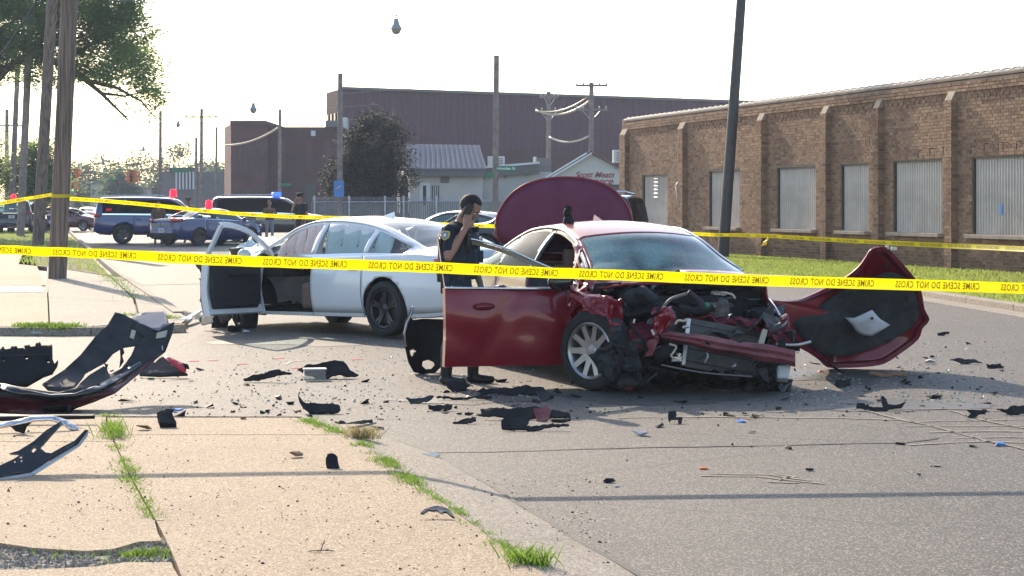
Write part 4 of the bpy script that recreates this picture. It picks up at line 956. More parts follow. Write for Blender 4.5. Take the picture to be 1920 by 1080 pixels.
# ================================================================== TAPES
def tape(name_lbl, px, Yf_, w, text=True, name='police_tape', twist=None, tw=1.0, n=160, period=None):
    """ribbon through pixel polyline at depth function Yf_(px); printed on the face turned away, so it reads mirrored"""
    xs = [p[0] for p in px]; fy = pchip(px); path = []
    for i in range(n + 1):
        x = xs[0] + (xs[-1] - xs[0]) * i / n; path.append(P(x, fy(x), Yf_(x)))
    # arc length
    S = [0]
    for i in range(n): S.append(S[-1] + (path[i + 1] - path[i]).length)
    def at(s):
        s = max(0, min(S[-1], s)); lo = 0; hi = n
        while hi - lo > 1:
            m_ = (lo + hi) // 2
            if S[m_] <= s: lo = m_
            else: hi = m_
        f = (s - S[lo]) / (S[hi] - S[lo]); return lerp(path[lo], path[hi], f), (path[hi] - path[lo]).normalized(), s / S[-1]
    def frame(s):
        p, t, u = at(s); a = (twist(u) if twist else 0) + .12 * math.sin(u * 23 + 1) + .06 * math.sin(u * 61); side = t.cross(Vector((0, 0, 1))).normalized(); upv = side.cross(t).normalized()
        up = upv * math.cos(a) + side * math.sin(a); return p, t, up, up.cross(t).normalized()
    t = thing(name, name_lbl, 'barrier tape', path[0]); o0 = path[0]; b = MB(); vs = []
    for i in range(n + 1):
        p, tt, up, nn = frame(S[i]); e = .004 * math.sin(i * .9)
        for k in (-.5, -.17, .17, .5): vs.append(p + up * w * k + nn * (.004 * math.cos(k * 6) + e) - o0)
    b.add(vs, [(i * 4 + j, i * 4 + j + 1, (i + 1) * 4 + j + 1, (i + 1) * 4 + j) for i in range(n) for j in range(3)]); b.build('ribbon', M['tape'], t, smooth=True)
    if text:
        cu = bpy.data.curves.new('txt', 'FONT'); cu.body = 'CRIME SCENE DO NOT CROSS'; cu.size = 1; cu.align_y = 'CENTER'; cu.offset = .022; cu.space_character = 1.08; cu.space_word = 1.2; cu.resolution_u = 2
        tmp = bpy.data.objects.new('tmp', cu); C.objects.link(tmp); dg = bpy.context.evaluated_depsgraph_get(); me0 = bpy.data.meshes.new_from_object(tmp.evaluated_get(dg)); bpy.data.objects.remove(tmp)
        vx = [v.co.copy() for v in me0.vertices]; fs = [tuple(p.vertices) for p in me0.polygons]; wid = max(v.x for v in vx); hgt = max(v.y for v in vx) - min(v.y for v in vx)
        per = period or w * 9.0; s0 = per * .1
        while s0 < S[-1] - per * .2:
            vs = []
            for v in vx:
                s = s0 + (1 - v.x / wid) * per * .80 + v.y * w * .06; p, tt, up, nn = frame(s); side = nn if (nn.y < 0) else -nn
                vs.append(p + up * (v.y / hgt * w * .62) + side * .011 - o0)
            b = MB(); b.add(vs, fs); b.build('lettering', M['tape_ink'], t); s0 += per
            if s0 > S[-1]: break
        bpy.data.meshes.remove(me0)
    return t
tape('main yellow crime scene tape stretched across the whole view in front of both wrecks', [(-1500, 405), (-260, 450), (0, 467), (200, 476), (400, 487), (600, 494), (800, 501), (1000, 510), (1200, 517), (1400, 525), (1600, 531), (1800, 537), (1920, 541), (2180, 548), (3300, 572)], lambda x: 12.4, .074, twist=lambda u: 1.25 * max(0, .60 - u) ** .8, n=420, period=.70)
tape('far yellow tape running from the wooden pole past the police vehicles', [(125, 372), (200, 377), (300, 386), (400, 397), (500, 404), (600, 408), (660, 409), (800, 419), (1000, 427), (1288, 437.5)], lambda x: 40 + (x - 125) * .00516, .085, period=1.1, n=150, twist=lambda u: .3 * math.sin(u * 9))
tape('yellow tape running left from the wooden pole toward the dark truck', [(-500, 420), (-80, 392), (0, 381), (60, 371), (118, 362)], lambda x: 41.5, .085, period=1.1, n=70, twist=lambda u: .4 * math.sin(u * 5))
tape('yellow tape strung along the warehouse at right', [(1290, 438), (1340, 440), (1435, 442), (1500, 446), (1700, 457), (1920, 467), (2150, 478), (2700, 500)], lambda x: 46 - max(0, (x - 1340)) * .022, .10, period=1.2, n=150, twist=lambda u: .5 * math.sin(u * 6 + 1))
q = MB(); p0 = P(1436, 444, 43.4); q.tube([p0 + Vector((.05, 0, 0)), p0 + Vector((.03, -.03, -.08)), p0 + Vector((-.05, 0, -.14)), p0 + Vector((-.08, .02, -.19)), p0 + Vector((0, .02, -.17)), p0 + Vector((.02, 0, -.06))], .022, 5)
tag(q.build('tape_knot', M['tape']), 'dangling knotted loop of yellow tape at right', 'barrier tape')
q = MB(); bb = g(107, 522, .1); cc = lerp(bb, P(133, -60, Y1), (522 - 368) / 582); q.lathe([(.196, -.03), (.197, .04)], 14, c=cc); q.lathe([(.199, -.06), (.198, .0)], 14, c=cc + Vector((0, 0, .03)))
tag(q.build('tape_wrap', M['tape']), 'turns of yellow tape wound round the thick wooden pole', 'barrier tape')
# ================================================================== VEHICLES
ROWS = [(0, [0, 1]), (1, [0, .14, .45, .75, 1]), (2, [0, .2, .4, .6, .8, 1]), (3, [0, .35, .7, 1]), (4, [0, .09, .3, .5, .7, .9, 1]), (5, [0, .5, 1]), (6, [0, .18, .4, .6, .8, 1])]
SEDAN = dict(
    zc=[(-2.56, .62), (-2.54, .80), (-2.48, .99), (-2.3, 1.06), (-1.95, 1.09), (-1.6, 1.20), (-1.1, 1.36), (-.7, 1.43), (-.2, 1.462), (.1, 1.46), (.5, 1.40), (.9, 1.22), (1.35, 1.0), (1.6, .95), (2.0, .86), (2.25, .76), (2.34, .62), (2.365, .5)],
    zr=[(-2.56, .60), (-2.54, .78), (-2.48, .94), (-2.3, 1.00), (-1.95, 1.02), (-1.6, 1.13), (-1.1, 1.29), (-.7, 1.365), (-.2, 1.40), (.1, 1.395), (.45, 1.33), (.85, 1.15), (1.25, .965), (1.6, .91), (2.0, .82), (2.25, .72), (2.34, .60), (2.365, .48)],
    zb=[(-2.56, .58), (-2.54, .74), (-2.48, .88), (-2.3, .945), (-1.9, .985), (-1.2, .975), (-.3, .95), (.6, .93), (1.25, .915), (1.6, .86), (2.0, .77), (2.25, .66), (2.34, .56), (2.365, .46)],
    zs=[(-2.56, .42), (-2.5, .30), (-2.2, .24), (-1.8, .22), (1.8, .20), (2.2, .20), (2.32, .26), (2.365, .34)],
    ws=[(-2.56, .55), (-2.45, .74), (-2.1, .83), (-1.0, .855), (1.0, .855), (1.9, .84), (2.2, .70), (2.365, .45)],
    wm=[(-2.56, .58), (-2.45, .80), (-2.1, .90), (-1.4, .925), (0, .915), (1.4, .925), (1.9, .89), (2.2, .74), (2.365, .48)],
    wb=[(-2.56, .56), (-2.45, .75), (-2.1, .84), (-1.4, .87), (0, .875), (1.2, .86), (1.8, .82), (2.2, .68), (2.365, .44)],
    wr=[(-2.56, .50), (-2.45, .66), (-2.1, .72), (-1.7, .67), (-1.0, .60), (-.2, .59), (.4, .61), (.9, .68), (1.25, .76), (1.6, .72), (2.0, .66), (2.2, .56), (2.365, .36)],
    win=(-1.72, 1.12), ws_x=(.42, 1.24), rw_x=(-1.88, -.80), axles=(-1.415, 1.415), wheel_r=.335, arch=.385, doors=[(-1.02, -.06), (-.06, 1.02)], bow=.16)
def sedan(**k): d = dict(SEDAN); d.update(k); return d
SUVP = dict(
    zc=[(-2.58, .75), (-2.56, 1.1), (-2.48, 1.55), (-2.38, 1.82), (-2.2, 1.88), (-1, 1.90), (.2, 1.88), (.6, 1.80), (1.0, 1.52), (1.4, 1.22), (1.55, 1.17), (2.1, 1.12), (2.42, 1.02), (2.52, .8), (2.56, .6)],
    zr=[(-2.58, .73), (-2.56, 1.05), (-2.48, 1.5), (-2.38, 1.76), (-2.2, 1.82), (-1, 1.84), (.2, 1.82), (.58, 1.73), (.98, 1.46), (1.35, 1.17), (1.55, 1.12), (2.1, 1.07), (2.42, .97), (2.52, .76), (2.56, .58)],
    zb=[(-2.58, .72), (-2.56, 1.0), (-2.48, 1.16), (-2.3, 1.17), (0, 1.15), (1.35, 1.11), (1.6, 1.07), (2.1, 1.02), (2.42, .92), (2.52, .74), (2.56, .57)],
    zs=[(-2.58, .50), (-2.4, .42), (-2.0, .36), (2.0, .36), (2.4, .38), (2.56, .45)],
    ws=[(-2.58, .80), (-2.4, .92), (-1, .96), (1.5, .96), (2.3, .85), (2.56, .65)], wm=[(-2.58, .84), (-2.4, .98), (-1, 1.01), (1.5, 1.01), (2.3, .90), (2.56, .68)],
    wb=[(-2.58, .82), (-2.4, .94), (-1, .96), (1.3, .95), (2.3, .85), (2.56, .64)], wr=[(-2.58, .76), (-2.4, .77), (-2, .78), (.3, .77), (.9, .80), (1.35, .84), (1.7, .80), (2.3, .7), (2.56, .5)],
    win=(-2.25, 1.22), ws_x=(.55, 1.36), rw_x=(-2.55, -2.40), axles=(-1.45, 1.5), wheel_r=.40, arch=.46, doors=[(-1.0, -.05), (-.05, 1.05)], bow=.12)
def suv(**k): d = dict(SUVP); d.update(k); return d

def shell(sp, dx=.06, deform=None, xmin=None, xmax=None):
    """body surface as a grid of quads, sorted into panels. returns {panel: (verts, faces)}"""
    F = {k: pchip(sp[k]) for k in ('zc', 'zr', 'zb', 'zs', 'ws', 'wm', 'wb', 'wr')}
    x0 = sp['zc'][0][0]; x1 = sp['zc'][-1][0]
    X = {round(x0, 4), round(x1, 4)}; x = x0
    while x < x1: X.add(round(x, 4)); x += dx
    for e in (.02, .05, .1): X.add(round(x0 + e, 4)); X.add(round(x1 - e, 4))
    gaps = []
    for a, b_ in sp['doors']:
        for v in (a, b_): gaps.append(v)
    gaps = sorted(set(gaps)); key = gaps + list(sp['win']) + list(sp['ws_x']) + list(sp['rw_x'])
    X = {v for v in X if all(abs(v - k) > .025 for k in key)}
    for k in gaps: X.add(round(k - .005, 4)); X.add(round(k + .005, 4))
    for k in key[len(gaps):]: X.add(round(k, 4))
    if 'pillars' in sp: 
        for a, b_ in sp['pillars']: X.add(a); X.add(b_)
    X = sorted(X)
    rows = []
    for seg, ts in ROWS:
        for i, t in enumerate(ts):
            if i == 0 and seg > 0: continue
            rows.append((seg, t))
    def pt(x, seg, t):
        zs, zb, zr, zc = F['zs'](x), F['zb'](x), F['zr'](x), F['zc'](x); ws, wm, wb, wr = F['ws'](x), F['wm'](x), F['wb'](x), F['wr'](x)
        zr = max(zr, zb + .004); zc = max(zc, zr + .004)
        cp = [(ws - .12, zs - .0), (ws, zs + .015), (wm, zs + (zb - zs) * .42), (wb + .018, zs + (zb - zs) * .86), (wb, zb), (wr, zr), (wr - .075, zr + (zc - zr) * .42), (0, zc)]
        a, b_ = cp[seg], cp[seg + 1]; y = a[0] + (b_[0] - a[0]) * t; z = a[1] + (b_[1] - a[1]) * t
        if seg == 1: y += .012 * math.sin(math.pi * t)
        if seg == 2: y += .010 * math.sin(math.pi * t)
        if seg == 3: y += .006 * math.sin(math.pi * t)
        if seg == 4: y += .035 * math.sin(math.pi * t) * min(1, max(0, (zr - zb) / .3))
        if seg == 6: y = a[0] * (1 - t); z = a[1] + (zc - a[1]) * (1 - (1 - t) ** 2)
        xx = x
        if seg >= 5:
            w = wr if wr > .1 else .1; k = 1 - (y / w) ** 2
            bw = 0
            if .2 < x < 2.0: bw = sp['bow'] * min(1, (x - .2) / .4) * min(1, (2.0 - x) / .4)
            elif -2.2 < x < -.6 and sp['rw_x'][1] > -2: bw = -sp['bow'] * .6 * min(1, (-.6 - x) / .4) * min(1, (x + 2.2) / .3)
            xx = x + bw * k
        return Vector((xx, y, z))
    grid = [[pt(x, s, t) for (s, t) in rows] for x in X]
    out = {}; R_ = len(rows)
    def cat(xm, ri, i, side):
        s = rows[ri + 1][0]; t = (rows[ri + 1][1] + (rows[ri][1] if rows[ri][0] == s else 0)) / 2
        zb, zr = F['zb'](xm), F['zr'](xm)
        on_side = s in (1, 2, 3, 4)
        for a in sp['axles']:
            if s <= 3 and all(math.hypot(c.x - a, c.z - sp.get('axz', sp['wheel_r'])) < sp['arch'] for c in (grid[i][ri], grid[i + 1][ri], grid[i][ri + 1], grid[i + 1][ri + 1])): return None
        w0, w1 = sp['win']
        if s == 4:
            if w0 < xm < w1 and zr - zb > .07:
                inpil = any(a <= xm <= b_ for a, b_ in sp.get('pillars', [(gaps[1] - .05, gaps[1] + .05)]))
                if t < .09: return 'trim'
                if t > .9: return 'frame'
                if inpil: return 'pillar'
                dr = 'window_f' if xm > gaps[1] else 'window_r' if xm > gaps[0] + .0 else 'window_q'
                return dr
            if zr - zb > .05 and zr > 1.05 and w0 - .05 < xm < w1 + .3 and zr - zb <= .07: return 'trim'
        if s == 6:
            if sp['ws_x'][0] < xm < sp['ws_x'][1]: return 'windshield'
            if sp['rw_x'][0] < xm < sp['rw_x'][1]: return 'rear_window'
        if s == 5 and sp['ws_x'][0] < xm < sp['ws_x'][1] and t > .5: return 'windshield'
        if on_side and s <= 3:
            for k in gaps:
                if abs(xm - k) < .006: return 'gap'
            for j, (a, b_) in enumerate(sp['doors']):
                if a < xm < b_ and not (s == 1 and t < .14): return 'door_r' if j == 0 else 'door_f'
            if s == 1 and t < .14: return 'rocker'
        return 'body'
    for i in range(len(X) - 1):
        xm = (X[i] + X[i + 1]) / 2
        if xmin is not None and xm < xmin: continue
        if xmax is not None and xm > xmax: continue
        for ri in range(R_ - 1):
            for side in (1, -1):
                c = cat(xm, ri, i, side)
                if c is None: continue
                key = (c, side) if c not in ('windshield', 'rear_window') else (c, 0)
                vs, fs, idx = out.setdefault(key, ([], [], {}))
                f = []
                for (a, b_) in ((i, ri), (i + 1, ri), (i + 1, ri + 1), (i, ri + 1)):
                    k = (a, b_, side if rows[b_] != (6, 1) else 0)
                    if k not in idx:
                        p = grid[a][b_].copy(); p.y *= side
                        # snap to the wheel arch circle
                        for ax in sp['axles']:
                            d = math.hypot(p.x - ax, p.z - sp.get('axz', sp['wheel_r']))
                            if rows[b_][0] <= 3 and 0 < d < sp['arch']:
                                kk = sp['arch'] / d; p.x = ax + (p.x - ax) * kk; z0_ = sp.get('axz', sp['wheel_r']); p.z = z0_ + (p.z - z0_) * kk
                        if deform: p = deform(p, side, c)
                        idx[k] = len(vs); vs.append(p)
                    f.append(idx[k])
                if side == 1: f = f[::-1]
                if len(set(f)) >= 3: fs.append(tuple(f))
    # end caps
    for (i, ok, fl) in ((0, xmin is None, 1), (len(X) - 1, xmax is None, -1)):
        if not ok: continue
        ring = [grid[i][r].copy() for r in range(R_)] + [Vector((grid[i][r].x, -grid[i][r].y, grid[i][r].z)) for r in range(R_ - 2, -1, -1)]
        vs, fs, idx = out.setdefault(('body', 1), ([], [], {})); n = len(vs)
        if deform: ring = [deform(p, 1, 'body') for p in ring]
        vs += ring; fs.append(tuple(range(n, n + len(ring)))[::fl])
    return out

def make_wheel(r, w, rim_r, spokes, rim_m, split=True, detail=1, style=0):
    """tyre, rim with spokes; axis along y, outer face at +y"""
    wt = MB(); hw = w / 2
    prof = [(rim_r, -hw * .7), (rim_r + .015, -hw * .95), (r - .05, -hw), (r - .012, -hw * .86), (r, -hw * .6), (r - .004, 0), (r, hw * .6), (r - .012, hw * .86), (r - .05, hw), (rim_r + .015, hw * .95), (rim_r, hw * .7)]
    wt.lathe(prof, 40 if detail else 20, 'y')
    rm = MB(); rm.lathe([(rim_r + .004, -hw * .9), (rim_r - .02, -hw * .6), (rim_r - .03, hw * .3), (rim_r - .015, hw * .72), (rim_r + .006, hw * .86), (rim_r - .006, hw * .93), (rim_r - .024, hw * .80)], 40 if detail else 20, 'y')
    for k in range(spokes):
        for dbl in ((-.10, .10) if split else (0,)):
            a = 2 * math.pi * k / spokes; M4 = Matrix.Rotation(-a, 4, 'Y')
            q = []
            for (rad, ww, yy, off) in ((.05, .024, hw * .62, 0), (rim_r * .55, .017, hw * .70, dbl * rim_r * .5), (rim_r - .012, .016, hw * .80, dbl * rim_r * 1.25)):
                q.append((rad, ww * (1.5 if not split else 1), yy, off))
            for j in range(2):
                (ra, wa, ya, oa), (rb, wb_, yb, ob) = q[j], q[j + 1]
                vs = [Vector((oa - wa, ya, ra)), Vector((oa + wa, ya, ra)), Vector((ob + wb_, yb, rb)), Vector((ob - wb_, yb, rb))]
                vs += [v - Vector((0, .03, 0)) for v in vs]
                rm.add([M4 @ v for v in vs], [(0, 1, 2, 3), (7, 6, 5, 4), (0, 4, 5, 1), (1, 5, 6, 2), (2, 6, 7, 3), (3, 7, 4, 0)])
    rm.lathe([(0, hw * .72), (.045, hw * .70), (.06, hw * .60), (.06, hw * .3)], 16, 'y')
    bk = MB(); bk.lathe([(0, hw * .12), (rim_r * .8, hw * .12), (rim_r * .8, hw * .05)], 24, 'y')
    return wt, rm, bk, rim_m
def put_wheel(parent, W_, loc, rot=(0, 0, 0)):
    wt, rm, bk, m = W_; e = sub_empty('wheel', parent, loc, rot)
    wt.build('tyre', M['rubber'], e, smooth=True, auto=40); rm.build('rim', m, e, smooth=True, auto=35); bk.build('brake_disc', M['brake'], e); return e

def car(name, label, cat_, loc, rz, sp, paint, wheel, group=None, deform=None, dx=.06, skip=(), glassm='glass', trim='chrome', frame=None, xmax=None, interior=True, skip_wheels=(), seatm='interior'):
    root = thing(name, label, cat_, loc, rz, group)
    parts = shell(sp, dx, deform, xmax=xmax)
    def grab(keys, nm, m, par=root, smooth=True):
        b = MB(); 
        for k in keys:
            if k in parts: vs, fs, _ = parts[k]; b.add(vs, fs)
        if not b.f: return None
        o = b.build(nm, m, par, smooth=smooth, auto=50); bm = bmesh.new(); bm.from_mesh(o.data); bmesh.ops.remove_doubles(bm, verts=bm.verts, dist=2e-4); bm.to_mesh(o.data); bm.free(); o.data.set_sharp_from_angle(angle=R(48)); return o
    res = {'root': root, 'parts': parts}
    bd = grab([('body', 1), ('body', -1), ('pillar', 1), ('pillar', -1), ('frame', 1), ('frame', -1)] if frame is None else [('body', 1), ('body', -1)], 'body', paint); solidify(bd, .02, -1); res['body'] = bd
    if frame: 
        o = grab([('pillar', 1), ('pillar', -1), ('frame', 1), ('frame', -1)], 'pillars', frame)
        if o: solidify(o, .03)
    for s in (1, -1):
        for nm, k in (('front_door', 'door_f'), ('rear_door', 'door_r')):
            if (k, s) in skip: continue
            o = grab([(k, s)], nm, paint)
            if o is None: continue
            solidify(o, .03); res[(k, s)] = o
            hx = sp['doors'][1 if k == 'door_f' else 0][0] + .17; F = pchip(sp['wm']); zb = pchip(sp['zb'])(hx)
            b = MB(); b.tube([(hx - .09, s * (F(hx) - .03), zb - .17), (hx - .06, s * (F(hx) + .012), zb - .165), (hx + .06, s * (F(hx) + .012), zb - .16), (hx + .09, s * (F(hx) - .03), zb - .155)], .014, 6); b.build('handle', paint, o, smooth=True)
        for k in ('window_f', 'window_r', 'window_q'):
            if (k, s) in skip: continue
            o = grab([(k, s)], 'window', M[glassm]); res[(k, s)] = o
        o = grab([('trim', s)], 'trim', M[trim]); res[('trim', s)] = o
        grab([('rocker', s)], 'sill', M['black'] if sp.get('dark_rocker') else paint)
        o = grab([('gap', s)], 'door_gap', M['black'])
    if ('windshield', 0) not in skip: res['ws'] = grab([('windshield', 0)], 'windscreen', M[sp.get('ws_mat', glassm)])
    if ('rear_window', 0) not in skip: res['rw'] = grab([('rear_window', 0)], 'rear_window', M[sp.get('rw_mat', glassm)])
    # underside and wheel wells
    zs = sp['zs'][3][1]; x0, x1 = sp['zc'][0][0] + .2, (xmax if xmax is not None else sp['zc'][-1][0]) - .25; a0, a1 = sp['axles']; ar = sp['arch']
    b = MB(); wi = .62
    b.box(((x0 + x1) / 2, 0, zs + .04), (x1 - x0, 1.15, .04)); b.box(((a0 + a1) / 2, 0, zs + .042), (a1 - a0 - 2 * ar, 1.6, .05))
    for ax in (a0, a1):
        if xmax is not None and ax > xmax: continue
        for s in (1, -1):
            b.lathe([(ar + .005, s * .86), (ar + .005, s * .56)], 16, 'y', (ax, 0, sp['wheel_r']), a0=0, a1=math.pi); b.lathe([(0.0, s * .56), (ar + .005, s * .56)], 16, 'y', (ax, 0, sp['wheel_r']), a0=0, a1=math.pi)
    b.build('underbody', M['black'], root)
    if interior:
        b = MB(); seat = lambda x, y, w: (b.box((x, y, .50), (.52, w, .18)), b.box((x - .27, y, .78), (.14, w, .55), rot=Matrix.Rotation(R(-12), 3, 'Y')), b.box((x - .34, y, 1.13), (.10, .26, .16)))
        up = .0 if sp['wheel_r'] < .38 else .25
        for (x, y, w) in ((.18, .38, .50), (.18, -.38, .50), (-.78, 0, 1.25)):
            b.box((x, y, .48 + up), (.52, w, .18)); b.box((x - .27, y, .76 + up), (.14, w, .55), rot=Matrix.Rotation(R(-12), 3, 'Y'))
        for y in (.38, -.38): b.box((-.17, y, 1.10 + up), (.09, .25, .17))
        o = b.build('seats', M[seatm], root); bevel(o, .03)
        b = MB(); b.box((1.02, 0, .80 + up * .8), (.5, 1.4, .22)); b.box((.4, 0, .40 + up), (1.2, .25, .2)); b.box((-.1, 0, .26 + up), (2.4, 1.45, .04)); o = b.build('dashboard', M['interior'], root); bevel(o, .04)
        b = MB(); c = Vector((.72, .38, .88 + up)); rt = Matrix.Rotation(R(-65), 3, 'Y')
        b.tube([c + rt @ Vector((.18 * math.cos(a), .18 * math.sin(a), 0)) for a in [k * math.pi / 8 for k in range(17)]], .014, 6); b.tube([c + rt @ Vector((-.18, 0, 0)), c + rt @ Vector((.18, 0, 0))], .02, 5); b.build('steering_wheel', M['black'], root)
    for i, ax in enumerate((a0, a1)):
        for s in (1, -1):
            if (i, s) in skip_wheels: continue
            put_wheel(root, wheel, (ax, s * (sp['wm'][3][1] - wheel_w(wheel) * .52), sp['wheel_r']), (0, 0, 0 if s == 1 else math.pi))
    for s in (1, -1):
        if ('mirror', s) in skip: continue
        zb = pchip(sp['zb'])(sp['win'][1] - .15); x = sp['win'][1] - .18
        b = MB(); b.ell((x, s * (sp['wb'][3][1] + .13), zb + .07), (.07, .12, .075)); b.tube([(x, s * (sp['wb'][3][1] - .02), zb + .0), (x, s * (sp['wb'][3][1] + .1), zb + .05)], .025, 6); b.build('mirror', paint if not sp.get('dark_mirror') else M['black'], root, smooth=True)
    if dx < .1:
        zr_, wr__ = pchip(sp['zr']), pchip(sp['wr'])
        for s in (1, -1):
            b = MB(); xx = [sp['win'][0] + (sp['win'][1] - sp['win'][0]) * k / 24 for k in range(25)]; b.tube([(x, s * (wr__(x) + .012), zr_(x) + .002) for x in xx], .011, 6); b.build('roof_trim', M['chrome'], root, smooth=True)
    return res
def wheel_w(W_): ys = [v[1] for v in W_[0].v]; return max(ys) - min(ys)
def lights(root, sp, tail=True, head=True, plate=True, ztail=None, wt=.28):
    x0 = sp['zc'][0][0]; x1 = sp['zc'][-1][0]; w = pchip(sp['wm']); h = pchip(sp['zb'])
    if tail:
        z = ztail or (h(x0 + .1) - .08)
        for s in (1, -1):
            b = MB(); p = [(x0 - .012, s * (w(x0) - wt), z), (x0 + .0, s * w(x0), z), (x0 + .12, s * (w(x0 + .12) + .006), z), (x0 + .28, s * (w(x0 + .28) + .012), z + .02)]
            vs = [Vector((q[0] - .006, q[1], q[2] - .07)) for q in p] + [Vector((q[0] - .006, q[1], q[2] + .06)) for q in p]; b.add(vs, [(i, i + 1, i + 5, i + 4) for i in range(3)]); o = b.build('tail_lamp', M['tail'], root, smooth=True); solidify(o, .02, 0)
    if head:
        z = h(x1 - .1) - .02
        for s in (1, -1):
            b = MB(); p = [(x1 + .004, s * (w(x1) - .2), z - .02), (x1 + .004, s * w(x1), z), (x1 - .12, s * (w(x1 - .12) + .006), z + .05), (x1 - .3, s * (w(x1 - .3) + .008), z + .1)]
            vs = [Vector((q[0] + .006, q[1], q[2] - .06)) for q in p] + [Vector((q[0] + .006, q[1], q[2] + .05)) for q in p]; b.add(vs, [(i, i + 1, i + 5, i + 4) for i in range(3)]); o = b.build('headlight', M['lamp_clear'], root, smooth=True); solidify(o, .02, 0)
    if plate:
        b = MB(); b.box((x0 - .02, 0, sp.get('plate_z', .62)), (.015, .32, .16)); b.build('licence_plate', M['plate'], root)
        b = MB(); 
        for k in range(6): b.box((x0 - .031, -.1 + .04 * k, sp.get('plate_z', .62)), (.005, .018, .07))
        b.build('plate_digits', M['navy_dk'], root)
def beacon(name, root, loc, m, label=None, kind='bubble'):
    b = MB()
    if kind == 'bubble': b.lathe([(.15, 0), (.15, .04), (.13, .06), (.14, .22), (.10, .30), (0, .32)], 16, c=loc)
    else: b.box((loc[0], loc[1], loc[2] + .09), (.36, 1.1, .16))
    o = b.build(name, m, root, smooth=(kind == 'bubble')); 
    if kind != 'bubble': bevel(o, .04)
    return o

wh_alloy = make_wheel(.345, .235, .245, 10, M['alloy'], split=False)
wh_dark = make_wheel(.335, .225, .235, 5, M['alloy_dark'], split=True)
wh_steel = make_wheel(.335, .22, .22, 8, M['alloy_dark'], split=False, detail=0)
wh_suv = make_wheel(.40, .27, .25, 6, M['alloy_dark'], split=True, detail=0)
wh_silver = make_wheel(.335, .22, .23, 7, M['alloy'], split=False, detail=0)

# -------------------------------------------------------- white wreck
WR = sedan(dark_mirror=False, pillars=[(-.11, -.01), (-1.08, -1.0)])
hw_ = R(136); h2 = Matrix.Rotation(hw_, 3, 'Z'); wroot = Vector((-1.55, 22.4, 0)) - h2 @ Vector((-1.415, .92, 0))
def wdef(p, side, c):
    # crushed nose: everything ahead of the front axle is pushed back, folded up and torn
    if p.x > 1.25:
        k = min(1, (p.x - 1.25) / .9); q = p.copy()
        q.x = 1.25 + (p.x - 1.25) * (1 - .38 * k)
        nz = noise.noise_vector(p * 3.1) * .14 * k + noise.noise_vector(p * 8) * .04 * k
        q += nz
        if p.z > .7: q.z += .20 * math.sin(min(1, (p.x - 1.25) / .75) * math.pi) * (1 - abs(p.y) * .5)
        q.z -= .04 * k; return q
    return p
wc = car('white_sedan', 'wrecked white sedan with its driver door open and front end crushed', 'car', wroot, hw_, WR, M['white'], wh_dark, deform=wdef, dx=.05, skip=(('door_f', 1), ('window_f', 1), ('mirror', 1), ('mirror', -1)), glassm='glass', skip_wheels=((1, 1), (1, -1)), seatm='interior')
wr_ = wc['root']
wr_.rotation_euler = (R(0), R(1.0), hw_)
# rear glass brighter and the antenna fin
b = MB(); b.add([(-.62, .03, 1.42), (-.62, -.03, 1.42), (-.38, 0, 1.445), (-.64, 0, 1.51)], [(0, 2, 3), (2, 1, 3), (1, 0, 3), (0, 1, 2)]); b.build('roof_fin', M['white'], wr_)
put_wheel(wr_, wh_dark, (1.42, .82, .315), (R(-10), 0, R(-22))); put_wheel(wr_, wh_dark, (1.42, -.82, .335), (0, 0, R(168)))
lights(wr_, WR, head=False, ztail=.86)
